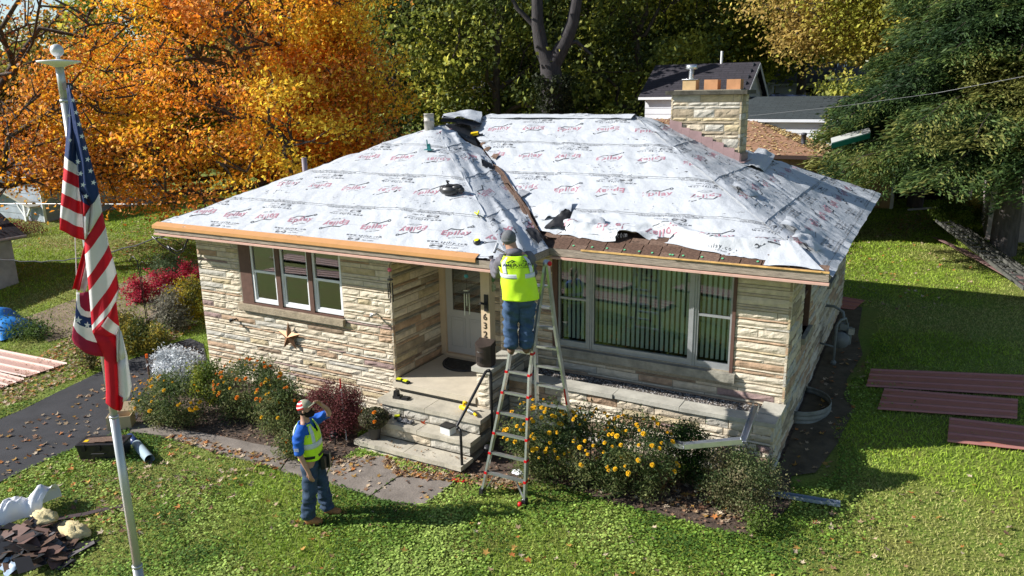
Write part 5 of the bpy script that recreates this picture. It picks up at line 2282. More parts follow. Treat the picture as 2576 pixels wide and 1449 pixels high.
def gable(name, label, x0, x1, y0, y1, zg, ze_, zr, wallm, roofm, ridge='x', ov=.25, board=.2, cat='building', trim=M_WHITE, th=.08, sid=('f', 'r')):
    """gabled building; ridge along x or y"""
    t = thing(name, label, cat)
    b = MB()
    b.box((x0 + .01, y0 + .01, zg), (x1 - .01, y1 - .01, ze_))
    if ridge == 'x':
        ym = (y0 + y1) / 2
        b.prism([(x0 + .01, y0 + .01, ze_), (x0 + .01, y1 - .01, ze_), (x0 + .01, ym, zr - .02)], (x1 - x0 - .02, 0, 0))
    else:
        xm = (x0 + x1) / 2
        b.prism([(x0 + .01, y0 + .01, ze_), (x1 - .01, y0 + .01, ze_), (xm, y0 + .01, zr - .02)], (0, y1 - y0 - .02, 0))
    b.build('wall', wallm, t)
    if 'f' in sid: siding(t, (x0, y0, 0), (1, 0, 0), x1 - x0, zg, ze_, board, wallm)
    if 'r' in sid: siding(t, (x1, y0, 0), (0, 1, 0), y1 - y0, zg, ze_, board, wallm)
    if ridge == 'x' and 'r' in sid:
        z = ze_
        ym = (y0 + y1) / 2
        while z < zr - .1:
            k = (zr - z) / (zr - ze_)
            hw_ = (y1 - y0) / 2 * k
            siding(t, (x1, ym - hw_, 0), (0, 1, 0), 2 * hw_, z, z + board, board, wallm)
            z += board
    for sgn in (-1, 1):
        b = MB()
        if ridge == 'x':
            k = (zr - ze_) / ((y1 - y0) / 2)
            ye = ((y0 - ov) if sgn < 0 else (y1 + ov))
            zz = ze_ - ov * k
            b.prism([(x0 - ov, ye, zz), (x1 + ov, ye, zz), (x1 + ov, (y0 + y1) / 2, zr), (x0 - ov, (y0 + y1) / 2, zr)], (0, 0, th))
        else:
            k = (zr - ze_) / ((x1 - x0) / 2)
            xe = ((x0 - ov) if sgn < 0 else (x1 + ov))
            zz = ze_ - ov * k
            b.prism([(xe, y0 - ov, zz), (xe, y1 + ov, zz), ((x0 + x1) / 2, y1 + ov, zr), ((x0 + x1) / 2, y0 - ov, zr)], (0, 0, th))
        b.build('roof', roofm, t)
    b = MB()
    if ridge == 'x':
        k = (zr - ze_) / ((y1 - y0) / 2)
        for sgn in (-1, 1):
            ye = (y0 - ov) if sgn < 0 else (y1 + ov)
            b.beam((x1 + ov + .012, ye, ze_ - ov * k - .03), (x1 + ov + .012, (y0 + y1) / 2, zr - .03), .02, .16)
            b.build('trim_board', trim, t)
            b = MB()
        b.box((x0 - ov, y0 - ov - .03, ze_ - ov * k - .05), (x1 + ov, y0 - ov - .005, ze_ - ov * k + .05))
    else:
        k = (zr - ze_) / ((x1 - x0) / 2)
        for sgn in (-1, 1):
            xe = (x0 - ov) if sgn < 0 else (x1 + ov)
            b.beam((xe, y0 - ov - .012, ze_ - ov * k - .03), ((x0 + x1) / 2, y0 - ov - .012, zr - .03), .02, .16)
    b.box((x1 + .001, y0 - .03, zg), (x1 + .05, y0 + .08, ze_))
    b.build('trim_board', trim, t)
    return t


W_SID = mat('white_siding', (.66, .68, .72), .6, .06, 2)
W_SIDG = mat('greenish_siding', (.40, .46, .44), .7, .12, 2)
W_SIDY = mat('aged_cream_siding', (.42, .40, .36), .8, .2, 3)
W_TAN = mat('tan_panelling', (.42, .25, .15), .8, .1, 3)

# dark roofed garage, gable end to the right
PA = far(1622, 300, 33)
Y0 = PA[1]
X0, X1 = PA[0], on(1868, 232, 1, Y0)[0]
ZEv = on(1868, 236, 1, Y0)[2]
Y1 = on(1916, 245, 0, X1)[1]
PR = on(1890, 162, 0, X1)
ym = (Y0 + Y1) / 2
zr = on(1800, 164, 1, ym)[2]
g1 = gable('white_garage', 'white sided garage with a charcoal gable roof behind the chimney', X0, X1, Y0, Y1, .9, ZEv, zr, W_SID, M_RDARK, 'x', .22, .24)
b = MB()
b.box((X1 + .03, ym - .12, ZEv + .55), (X1 + .06, ym + .12, ZEv + 1.0))
b.build('gable_vent', M_BLACK, g1)
b = MB()
b.tube([(X0 + (X1 - X0) * .66, ym, zr), (X0 + (X1 - X0) * .66, ym, zr + .55)], .05, 8)
b.build('roof_pipe', M_WHITE, g1)

# low garage with the grey-green roof
PA = far(2098, 352, 29)
Y0 = PA[1]
X1 = PA[0]
X0 = on(1700, 340, 1, Y0)[0]
ZEv = on(2098, 300, 1, Y0)[2]
yb = Y0 + 5
zr = on(2060, 247, 1, Y0 + 2.5)[2]
g2 = gable('white_shed', 'long low white shed with a grey green roof beyond the brown roofed house', X0, X1, Y0, yb, .8, ZEv, zr, W_SID, M_RGREEN, 'x', .18, .24, trim=W_SID)

# brown roofed house close behind on the right (hip roof, leaf strewn)
t = thing('brown_roof_house', 'tan house with a leaf strewn brown hip roof behind the chimney', 'house')
Y0 = far(2070, 393, 25.5)[1]
X1 = on(2072, 393, 1, Y0)[0]
zE = on(2040, 392, 1, Y0)[2]
X0 = X1 - 10.5
dp = 7.0
k = .40
b = MB()
rx1 = X1 - dp / 2
zR = zE + k * dp / 2
zR = on(1888, 300, 1, Y0 + dp / 2)[2]
rx1 = on(1890, 297, 1, Y0 + dp / 2)[0]
b.add([(X0, Y0, zE), (X1, Y0, zE), (rx1, Y0 + dp / 2, zR), (X0 + 2, Y0 + dp / 2, zR), (X1, Y0 + dp, zE), (X0, Y0 + dp, zE)],
      [(0, 1, 2, 3), (1, 4, 2), (4, 5, 3, 2), (5, 0, 3)])
rf = b.build('roof', M_RBROWN, t)
b = MB()
b.box((X0, Y0 - .0, zE - .12), (X1, Y0 + .03, zE - .005))
b.box((X1 - .03, Y0 + .03, zE - .12), (X1, Y0 + dp, zE - .005))
b.build('gutter', mat('dark_gutter', (.05, .03, .025), .5), t)
b = MB()
b.box((X0 + .6, Y0 + .6, .6), (X1 - .6, Y0 + dp - .6, zE - .01))
b.build('wall', W_TAN, t)
xg = X0 + .6
while xg < X1 - .7:
    b = MB()
    b.box((xg + .02, Y0 + .57, .6), (xg + .40, Y0 + .597, zE - .05))
    b.build('wall_panel', W_TAN, t)
    xg += .42
b = MB()
b.smooth = True
Pp = hit(2020, 372, (-(0), -k * 0, 1), zE + .6)
PX = on(2020, 372, 1, Y0 + 1.2)
b.lathe([(.10, -.3), (.10, .12), (.075, .16), (.075, .42), (.095, .42), (.095, .48), (.06, .5)], (PX[0], PX[1], PX[2] - .02), 12)
b.build('vent_pipe', mat('dark_pipe', (.06, .06, .075), .5), t)
# leaves on that roof
N = 1500
xs_, fy = rng.uniform(X0, X1, N * 2), rng.uniform(0, .5, N * 2)
slope = (zR - zE) / (dp / 2)
yy_ = fy * dp
okk = xs_ < X1 - (X1 - rx1) * fy * 2
xs_, yy_ = xs_[okk][:N], yy_[okk][:N]
LEAF_ROOF = (np.stack([xs_, Y0 + yy_, zE + slope * yy_ + .02], -1), t)
kx = (zR - zE) / (X1 - rx1)
N2 = 1500
u_ = rng.uniform(0, X1 - rx1, N2 * 2)
v_ = rng.uniform(0, dp, N2 * 2)
kk = u_ / (X1 - rx1) * dp / 2
okk = (v_ > kk) & (v_ < dp - kk)
LEAF_ROOF2 = (np.stack([X1 - u_[okk], Y0 + v_[okk], zE + kx * u_[okk] + .02], -1), t)

# tan annex wall and dark carport opening
P = G(2200, 523)
t = thing('tan_garage', 'tan panelled garage wall with white corner trim beyond the roof corner', 'garage')
xa, xb, ya = on(2150, 500, 1, P[1])[0], on(2240, 500, 1, P[1])[0], P[1]
b = MB()
b.box((xa - 2.5, ya + .03, .6), (xb, ya + 5, 2.7))
b.build('wall', W_TAN, t)
x = xa - 2.5
while x < xb - .1:
    b = MB()
    b.box((x + .01, ya, .6), (min(x + .42, xb) - .01, ya + .028, 2.68))
    b.build('wall_panel', mat('light_wood_panel', (.50, .33, .17), .75, .12, 3), t)
    x += .43
b = MB()
b.box((xb, ya - .03, .6), (xb + .12, ya + .1, 2.7))
b.box((xb + 2.6, ya - .03, .6), (xb + 2.72, ya + .1, 2.7))
b.build('trim_board', M_WHITE, t)
b = MB()
b.box((xb + .12, ya + 2.5, .6), (xb + 2.6, ya + 5, 2.7))
b.build('carport_back', M_DARK, t)
b = MB()
b.prism([(xa - 2.8, ya - .3, 2.7), (xb + 3.0, ya - .3, 2.7), (xb + 3.0, ya + 5.3, 2.9), (xa - 2.8, ya + 5.3, 2.9)], (0, 0, .12))
b.build('roof', M_RDARK, t)

# green edged canopy roof among the spruce boughs
P = far(2150, 355, 24)
t = thing('canopy', 'small canopy with a white top and green edge half hidden by evergreen boughs', 'canopy')
pa, pb_ = far(2092, 362, 24), far(2190, 335, 24.5)
b = MB()
dv = np.array((-.1, .6, .10))
b.prism([pa, pb_, pb_ + dv, pa + dv], (0, 0, .03))
b.build('top_sheet', mat('dull_white_metal', (.45, .46, .44), .6), t)
b = MB()
b.prism([pa + (0, -.03, -.14), pb_ + (0, -.03, -.14), pb_ + (0, -.03, .0), pa + (0, -.03, .0)], (0, .025, 0))
b.build('green_fascia', mat('green_metal', (.01, .17, .11), .5), t)
# farther white house with the overgrown roof, right
PA = far(2085, 255, 46)
Y0, X1 = PA[1], PA[0]
X0 = on(1948, 255, 1, Y0)[0]
zE = on(2000, 208, 1, Y0)[2]
zr = on(2000, 160, 1, Y0 + 3.5)[2]
g = gable('distant_white_house', 'distant white house with a weathered roof under yellow branches', X0, X1, Y0, Y0 + 7, .9, zE, zr, W_SID, mat('old_far_roof', (.13, .115, .12), .9, .3, 2), 'x', .3, .35)
xw = on(2038, 230, 1, Y0)[0]
b = MB()
b.box((xw - .35, Y0 - .05, on(2038, 240, 1, Y0)[2]), (xw + .35, Y0 - .03, on(2038, 222, 1, Y0)[2]))
b.build('window', M_DARK, g)
PA = far(2130, 270, 44)
Y0, X0 = PA[1], on(2092, 250, 1, PA[1])[0]
g = gable('grey_white_house', 'pale house corner seen through boughs at the right of the distant white house', X0, X0 + 7, Y0, Y0 + 6, .9, on(2120, 198, 1, Y0)[2], on(2120, 172, 1, Y0 + 3)[2], W_SIDG, mat('old_far_roof', (.13, .115, .12)), 'x', .2, .3)
# dark parked car between the sheds
P = far(1995, 247, 36)
t = thing('parked_car', 'dark blue estate car parked before the distant white house', 'car', (P[0], P[1], P[2] - 1.25))
b = MB()
b.prism([(-2.1, 0, .3), (2.2, 0, .3), (2.25, 0, .75), (1.3, 0, .85), (-1.2, 0, .92), (-2.1, 0, .85)], (0, 1.7, 0))
b.build('body', mat('dark_blue_paint', (.012, .02, .05), .25, spec=.6), t)
b = MB()
b.prism([(-1.25, .1, .92), (1.2, .1, .88), (.45, .22, 1.38), (-1.0, .22, 1.42)], (0, 1.4, 0))
b.build('cabin', mat('dark_blue_paint', (.012, .02, .05)), t)
b = MB()
for x0, x1 in ((-.95, -.25), (-.15, .55)):
    b.prism([(x0, .088, .97), (x1 + .15 * (x0 > -.5), .088, .97), (x1 - .15 * (x0 > -.5), .17, 1.32), (x0 + .05, .17, 1.32)], (0, .02, 0))
b.build('side_window', mat('car_glass', (.05, .07, .09), .1, spec=.8), t)
b = MB()
for x in (-.9, .4): b.box((x, .25, 1.43), (x + .08, 1.45, 1.47))
b.build('roof_rail', M_BLACK, t)
for x in (-1.35, 1.4):
    b = MB()
    b.tube([(x, -.02, .32), (x, .2, .32)], .32, 16)
    b.build('wheel', M_BLACKP, t)

# white house seen through the dark trees
PA = far(1200, 290, 62)
Y0, X0 = PA[1], PA[0]
X1 = on(1262, 290, 1, Y0)[0]
t = gable('hidden_white_house', 'white house glimpsed between dark trees behind the roof ridge', X0 - 3, X1, Y0, Y0 + 8, 1.5, on(1230, 240, 1, Y0)[2], on(1230, 205, 1, Y0 + 4)[2], W_SIDY, M_RDARK, 'x', .3, .3)

# ---- left side: sheds
PB = G(47, 712)
X1, Y0 = PB[0], PB[1] - 5.5
zg = PB[2] - .1
zE = on(38, 592, 0, X1)[2]
t = thing('weathered_shed', 'weathered cream sided shed with a dark roof at the left edge', 'shed')
b = MB()
b.box((X1 - 6, Y0 + .01, zg), (X1 - .01, Y0 + 5.5, zE))
b.build('wall', W_SIDY, t)
siding(t, (X1 - 6, Y0, 0), (1, 0, 0), 6, zg, zE, .115, W_SIDY)
siding(t, (X1, Y0, 0), (0, 1, 0), 5.5, zg, zE, .115, W_SIDY)
b = MB()
b.prism([(X1 - 6.2, Y0 - .25, zE - .02), (X1 + .25, Y0 - .25, zE - .02), (X1 + .25, Y0 + 5.8, zE - .02), (X1 - 2.6, Y0 + 5.8, zE + 1.55), (X1 - 2.6, Y0 - .25, zE + 1.55)][:4], (0, 0, .06)) if False else None
b.prism([(X1 + .25, Y0 - .25, zE - .05), (X1 - 2.75, Y0 - .25, zE + 1.5), (X1 - 2.75, Y0 + 5.8, zE + 1.5), (X1 + .25, Y0 + 5.8, zE - .05)], (0, 0, .07))
b.prism([(X1 - 2.75, Y0 - .25, zE + 1.5), (X1 - 6.2, Y0 - .25, zE - .05), (X1 - 6.2, Y0 + 5.8, zE - .05), (X1 - 2.75, Y0 + 5.8, zE + 1.5)], (0, 0, .07))
b.build('roof', M_RDARK, t)
b = MB()
b.prism([(X1 - .01, Y0 + .0, zE), (X1 - 2.75, Y0 + .0, zE + 1.45), (X1 - 5.5, Y0 + .0, zE)], (0, .04, 0))
b.build('gable_wall', W_SIDY, t)
b = MB()
b.tube([(X1 + .30, Y0 - .26, zE - .03), (X1 + .30, Y0 + 5.8, zE - .03)], .05, 8)
b.build('gutter', M_GALV, t)
b = MB()
b.tube([(X1 + .08, Y0 + 4.2, zE - .1), (X1 + .08, Y0 + 4.2, zE - 1.2), (X1 + .14, Y0 + 4.5, zE - 1.45), (X1 + .2, Y0 + 4.6, zE - 1.6)], .035, 8)
b.build('downpipe', M_GALV, t)
# pale shed with open porch
P = G(68, 556)
X1, Y0 = P[0], P[1]
t = thing('porch_shed', 'pale shed with a gabled porch held by a white post', 'shed')
zt = on(60, 520, 1, Y0)[2]
b = MB()
b.prism([(X1 + .9, Y0 - .3, zt), (X1 - 1.6, Y0 - .3, zt + .75), (X1 - 1.6, Y0 + 4, zt + .75), (X1 + .9, Y0 + 4, zt)], (0, 0, .08))
b.prism([(X1 - 1.6, Y0 - .3, zt + .75), (X1 - 4.6, Y0 - .3, zt), (X1 - 4.6, Y0 + 4, zt), (X1 - 1.6, Y0 + 4, zt + .75)], (0, 0, .08))
b.build('roof', mat('pale_shed_roof', (.38, .36, .30), .8, .15, 2), t)
b = MB()
b.box((X1 - .06, Y0 - .06, .3), (X1 + .06, Y0 + .06, zt + .1))
b.build('post', M_WHITE, t)
b = MB()
b.beam((X1, Y0, zt - .5), (X1 - .5, Y0, zt + .05), .07, .07)
b.beam((X1, Y0, zt - .5), (X1 + .45, Y0, zt + .0), .07, .07)
b.build('brace', M_WHITE, t)
b = MB()
b.box((X1 - 4.4, Y0 + 1.6, .3), (X1 + .3, Y0 + 3.9, zt + .02))
b.build('wall', mat('pale_shed_wall', (.40, .42, .42), .85, .15, 2), t)
# long grey building behind
P = far(110, 498, 38)
X1, Y0 = P[0], P[1]
t = gable('grey_outbuilding', 'long pale grey outbuilding with a dark ribbed roof at the left edge', X1 - 12, X1 - .2, Y0, Y0 + 6, .6, on(90, 446, 1, Y0)[2], on(60, 405, 1, Y0 + 3)[2], mat('grey_blue_wall', (.30, .34, .38), .85, .2, 2), M_RDARK, 'x', .25, .3)
# distant house in the trees
P = far(150, 385, 60)
X0, Y0 = on(95, 380, 1, P[1])[0], P[1]
X1 = on(172, 380, 1, Y0)[0]
t = gable('distant_gabled_house', 'distant white gabled house seen through the maple branches', X0, X1, Y0, Y0 + 8, .8, on(130, 355, 1, Y0)[2], on(130, 332, 1, Y0)[2], W_SID, mat('brown_far_roof', (.22, .16, .15), .9, .2, 1), 'y', .5, .3)
b = MB()
zz = on(130, 352, 1, Y0)[2]
xm = (X0 + X1) / 2
b.prism([(xm - .9, Y0 - .06, zz), (xm + .9, Y0 - .06, zz), (xm + .9, Y0 - .06, zz + .35), (xm, Y0 - .06, zz + .8), (xm - .9, Y0 - .06, zz + .35)], (0, .03, 0))
b.build('gable_window', M_DARK, t)
P = far(70, 370, 66)
t = gable('distant_brown_roof_house', 'distant house with a mauve brown roof left of the gabled house', P[0] - 6, P[0] + 2.5, P[1], P[1] + 7, .8, on(60, 360, 1, P[1])[2], on(60, 335, 1, P[1] + 3.5)[2], W_SIDY, mat('brown_far_roof', (.22, .16, .15)), 'x', .4, .35)

# low block wall under the spruce, right edge
P = G(2478, 604)
t = thing('concrete_shed', 'pale concrete block shed wall behind the evergreen trunk', 'shed')
xw, yw = P[0], P[1]
zt = on(2460, 500, 1, yw)[2]
b = MB()
b.box((xw, yw, .5), (xw + 6, yw + .2, zt + .9))
b.box((xw, yw + .2, .5), (xw + .2, yw + 6, zt + .9))
b.build('wall', mat('pale_render', (.50, .44, .42), .9, .15, 2), t)
z = .5
while z < zt + .85:
    x = xw + .01 + (0.2 if int(z * 5) % 2 else 0)
    while x < xw + 5.5:
        b = MB()
        b.box((x, yw - .012, z + .006), (min(x + .39, xw + 5.9), yw - .001, z + .192))
        b.build('block', mat('block_face', (.42, .37, .36), .9, .2, 4), t)
        x += .4
    z += .2
b = MB()
b.box((xw - .2, yw - .2, zt + .9), (xw + 6.2, yw + 6.2, zt + 1.05))
b.build('roof', M_RDARK, t)

# wires
t = thing('service_cable', 'twisted black service cable running from the left shed to the eave corner', 'cable')
pts = []
A, B2 = far(-60, 640, 26), np.array((-.45, -.35, 3.06))
A2 = far(384, 594, 19)
for k in range(25):
    q = k / 24
    p = A * (1 - q) + B2 * q
    p[2] -= .35 * 4 * q * (1 - q)
    pts.append(p + np.array((0, .02 * math.sin(k * 2.2), .015 * math.cos(k * 2.2))))
b = MB()
b.smooth = True
b.tube(pts, .016, 6)
b.build('twisted_cable', M_BLACKP, t)
b = MB()
b.smooth = True
lp = [on(383, 595, 1, -.35), on(402, 612, 1, -.3), on(425, 628, 1, -.25), on(445, 640, 1, -.2), on(462, 632, 1, -.15), on(470, 610, 1, -.1), on(477, 592, 1, -.08)]
b.tube(lp, .013, 6)
b.tube([p + np.array((.02, 0, .06)) for p in lp[2:]], .012, 6)
b.tube([on(383, 595, 1, -.35), on(440, 605, 1, -.3), on(462, 618, 1, -.2)], .008, 6)
b.tube([on(422, 619, 1, -.25), on(432, 630, 1, -.25)], .028, 8)
b.build('drip_loop', M_BLACKP, t)
t = thing('overhead_wire', 'thin dark wire crossing the maple foliage to the eave corner', 'cable')
b = MB()
b.tube([far(-60, 512, 38), far(200, 513, 34), far(420, 514, 30), far(560, 512, 28)], .012, 5)
b.build('wire', M_BLACKP, t)
t = thing('pale_wire', 'pale wire slanting over the grey green shed roof', 'cable')
b = MB()
b.tube([far(1700, 308, 22), far(1900, 290, 22), far(2110, 268, 22), far(2350, 235, 22), far(2640, 180, 21)], .005, 5)
b.build('wire', mat('grey_wire', (.25, .25, .25), .6), t)
# ---------------------------------------------------------------- foliage tools


def frames(N, r, up=None, tilt=1.):
    """random orthonormal frames; up biases the normal"""
    n = r.normal(size=(N, 3))
    n /= np.linalg.norm(n, axis=1, keepdims=True)
    if up is not None:
        n = n * tilt + np.array(up)
        n /= np.linalg.norm(n, axis=1, keepdims=True)
    a = r.normal(size=(N, 3))
    a -= (a * n).sum(1, keepdims=True) * n
    a /= np.linalg.norm(a, axis=1, keepdims=True) + 1e-9
    b = np.cross(n, a)
    return n, a, b


def leaves(C, size, r, asp=.55, up=None, tilt=1., fold=.25, dirs=None):
    """folded diamond leaves: 4 vertices, 2 triangles each"""
    N = len(C)
    n, a, b = frames(N, r, up, tilt)
    if dirs is not None:
        a = dirs / (np.linalg.norm(dirs, axis=1, keepdims=True) + 1e-9)
        n = n - (n * a).sum(1, keepdims=True) * a
        n /= np.linalg.norm(n, axis=1, keepdims=True) + 1e-9
        b = np.cross(n, a)
    s = np.asarray(size).reshape(-1, 1) * np.ones((N, 1))
    V = np.stack([C - a * s * .5, C + b * s * asp * .5 + n * s * fold * .3, C + a * s * .5, C - b * s * asp * .5 + n * s * fold * .3], 1)
    F = np.array([(0, 1, 3), (1, 2, 3)])[None] + (np.arange(N) * 4)[:, None, None]
    return V.reshape(-1, 3), F.reshape(-1, 3)


def star_leaves(C, size, r, up=(0, 0, 1.2), tilt=.5, curl=.6):
    """five pointed maple leaves: centre + 10 rim vertices"""
    N = len(C)
    n, a, b = frames(N, r, up, tilt)
    k = 10
    th = np.arange(k) * 2 * np.pi / k
    rad = np.where(np.arange(k) % 2 == 0, 1., .45)
    rad = rad * np.array([1.1, 1, 1, 1, .75, .9, .75, 1, 1, 1])
    s = np.asarray(size).reshape(-1, 1, 1) * np.ones((N, 1, 1)) * .5
    lift = r.uniform(-.1, .9, (N, k, 1)) * curl * rad[None, :, None] ** 2
    rim = C[:, None] + s * (a[:, None] * (rad * np.cos(th))[None, :, None] + b[:, None] * (rad * np.sin(th))[None, :, None] + n[:, None] * lift)
    V = np.concatenate([C[:, None], rim], 1)
    F = np.array([(0, i + 1, (i + 1) % k + 1) for i in range(k)])[None] + (np.arange(N) * (k + 1))[:, None, None]
    return V.reshape(-1, 3), F.reshape(-1, 3)


def tint(N, r, pal, P=None, ns=.8, seed=0, per=4, jit=.18, wts=None):
    """leaf colours: palette picked by clumps of space plus leaf to leaf change"""
    pal = np.array(pal, float)
    if P is not None:
        q = vn(P[:, 0] * ns, P[:, 1] * ns, P[:, 2] * ns, seed)
        q = np.clip((q - .5) * 2.0 + .5 + r.normal(size=N) * .22, 0, .999)
    else:
        q = r.uniform(0, .999, N)
    x = q * (len(pal) - 1)
    i = x.astype(int)
    f = (x - i)[:, None]
    c = pal[i] * (1 - f) + pal[np.minimum(i + 1, len(pal) - 1)] * f
    c = c * (1 + r.normal(size=(N, 1)) * jit).clip(.4, 1.7)
    return np.repeat(np.clip(c, 0, 1), per, 0)


def kmeans(P, k, r, it=6):
    C = P[r.choice(len(P), k, replace=False)]
    for _ in range(it):
        d = ((P[:, None] - C[None]) ** 2).sum(-1)
        l = d.argmin(1)
        for j in range(k):
            if (l == j).any(): C[j] = P[l == j].mean(0)
    return C, l


def bent(p, q, r, n=4, sag=.12, amp=.08):
    p, q = np.array(p, float), np.array(q, float)
    L = np.linalg.norm(q - p)
    out = []
    for i in range(n + 1):
        t = i / n
        x = p * (1 - t) + q * t
        x = x + r.normal(size=3) * amp * L * math.sin(math.pi * t) * .5
        x[2] += sag * L * math.sin(math.pi * t)
        out.append(x)
    return out


def tree(name, label, base, H, crown_c, crown_r, pal, r, att=160, leaf=.14, nleaf=30000, clump=.55, trunk_r=.25, fork=.3, barkm=None, K=8, twig=.018, shell=.4,
         group=None, flat=.6, tw=True, ns=.5, up=None, asp=.55, kind=None, seeds=1, keep=None, lean=(0, 0), jit=.2):
    t = thing(name, label, 'tree', tuple(base), 0, group)
    base = np.array(base, float)
    cc = np.array(crown_c, float)
    cr = np.array(crown_r, float)
    d = r.normal(size=(att * 3, 3))
    d /= np.linalg.norm(d, axis=1, keepdims=True)
    rad = r.uniform(shell, 1, att * 3) ** .6
    A = cc + d * rad[:, None] * cr * (1 + .25 * (vn(d[:, 0] * 2, d[:, 1] * 2, d[:, 2] * 2, seeds)[:, None] - .5) * 2)
    if keep is not None: A = A[keep(A)]
    A = A[:att]
    lim, lab = kmeans(A, K, r)
    b = MB()
    b.smooth = True
    top = base + np.array((lean[0], lean[1], H * fork))
    tp = bent(base - (0, 0, .3), top, r, 4, 0, .04)
    b.tube([p - base for p in tp], np.linspace(trunk_r * 1.25, trunk_r * .85, 5), 9, False)
    apex = np.array((cc[0], cc[1], cc[2] + cr[2] * .55))
    lead = bent(top, apex, r, 6, 0, .05)
    b.tube([p - base for p in lead], np.linspace(trunk_r * .8, trunk_r * .12, 7), 7, False)
    for j in range(K):
        pts = A[lab == j]
        if not len(pts): continue
        c = pts.mean(0)
        f = np.clip((c[2] - top[2]) / max(.1, apex[2] - top[2]) * .7 - .1, 0, .9)
        i0 = int(f * 6)
        st = lead[i0]
        limb = bent(st, c, r, 5, -.02, .14)
        b.tube([p - base for p in limb], np.linspace(trunk_r * (.5 - .3 * f), trunk_r * .14, 6), 6, False)
        k2 = max(2, min(6, len(pts) // 5 + 1))
        if len(pts) <= k2: continue
        cs, l2 = kmeans(pts, k2, r, 4)
        for m_ in range(k2):
            sp = pts[l2 == m_]
            if not len(sp): continue
            s0 = limb[r.integers(2, 6)]
            sb = bent(s0, cs[m_], r, 3, .03, .2)
            b.tube([p - base for p in sb], np.linspace(trunk_r * .14, twig * 1.5, 4), 5, False)
            if tw:
                for q in sp:
                    s1 = sb[r.integers(1, 4)]
                    tb = bent(s1, q, r, 2, .0, .2)
                    b.tube([p - base for p in tb], [twig * 1.3, twig, twig * .4], 4, False)
    o = b.build('trunk_and_branches', barkm or M_BARK, t)
    # leaves gather round the twig ends
    idx = r.integers(0, len(A), nleaf)
    wgt = .5 + 1.2 * vn(A[:, 0] * .7, A[:, 1] * .7, A[:, 2] * .7, seeds + 5)
    idx = r.choice(len(A), nleaf, p=wgt / wgt.sum())
    off = r.normal(size=(nleaf, 3)) * clump * np.array((1, 1, flat))
    C = A[idx] + off
    sz = leaf * r.uniform(.6, 1.3, nleaf)
    V, F = leaves(C - base, sz, r, asp=asp, up=up or (-.55, -.34, .75), tilt=1.)
    col = tint(nleaf, r, pal, C, ns, seeds, 4, jit)
    o = np_mesh('crown', V, F, M_LEAF, t, col=col)
    return t


PAL_MAPLE = [(.84, .58, .06), (.88, .50, .04), (.88, .42, .03), (.88, .34, .03), (.82, .25, .03), (.70, .32, .09)]
PAL_DARKG = [(.06, .085, .028), (.11, .14, .038), (.18, .22, .05), (.30, .33, .06), (.48, .46, .08)]
PAL_OLIVE = [(.09, .10, .03), (.15, .15, .035), (.22, .19, .045), (.28, .20, .05), (.17, .10, .04)]
PAL_YELG = [(.18, .22, .03), (.34, .35, .04), (.50, .48, .055), (.62, .52, .09)]
PAL_RUST = [(.30, .09, .03), (.38, .15, .04), (.30, .17, .07), (.20, .11, .06)]
RT = np.random.default_rng(21)


def clear_sky(A):
    """keeps the crown thin where the sky shows at the upper left"""
    d = A - CO
    c = d @ np.array(FW)
    u = d @ np.array(RX) / c * CAM['f'] + 1288
    v = 724.5 - d @ np.array(UY) / c * CAM['f']
    lim = np.interp(u, [0, 120, 260, 330], [190, 170, 90, -400])
    return v > lim

# the big orange maple, left behind the house
B0 = far(775, 420, 27.5)
B0[2] = float(gz(*B0[:2]))
c_ = far(540, 215, 26.5)
tree('maple_tree', 'large orange and yellow maple rising behind the left roof slope', B0, 12, (c_[0] - .3, c_[1], 6.6), (6.9, 4.6, 5.6), PAL_MAPLE, RT, att=380, leaf=.13, nleaf=60000,
     clump=.38, trunk_r=.36, fork=.22, K=13, ns=.45, twig=.022, shell=.30, flat=.55, seeds=4, jit=.28, keep=clear_sky)
c_ = far(800, 225, 26.0)
B1 = far(1000, 330, 28.0)
B1[2] = float(gz(*B1[:2]))
tree('maple_tree', 'dense orange maple with its lower boughs just left of the metal roof vent', B1, 11, (c_[0] + .1, c_[1], 5.4), (2.0, 2.0, 4.2), PAL_MAPLE, RT, att=110, leaf=.15, nleaf=24000,
     clump=.46, trunk_r=.16, fork=.2, K=7, ns=.5, twig=.02, shell=.2, seeds=7, jit=.25)
c_ = far(215, 440, 29)
B4 = far(600, 430, 30)
B4[2] = .8
tree('maple_tree', 'low spreading orange maple boughs behind the flag at the left', B4, 7, (c_[0], c_[1], 4.2), (4.9, 3.0, 1.7), PAL_MAPLE[1:], RT, att=150, leaf=.13, nleaf=15000,
     clump=.42, trunk_r=.20, fork=.3, K=9, ns=.5, twig=.02, shell=.1, seeds=17, jit=.25)
# half bare maple reaching in at the left edge
B2 = far(-180, 420, 30)
B2[2] = .8
c_ = far(60, 230, 28)
tree('half_bare_maple', 'half bare maple with sparse rusty leaves reaching in at the upper left', B2, 12, (c_[0], c_[1], 7.4), (5.2, 4.0, 5.4), PAL_RUST + PAL_MAPLE[2:4], RT, att=200, leaf=.13, nleaf=6000,
     clump=.6, trunk_r=.28, fork=.2, K=11, ns=.4, twig=.022, shell=.2, seeds=9, jit=.25)
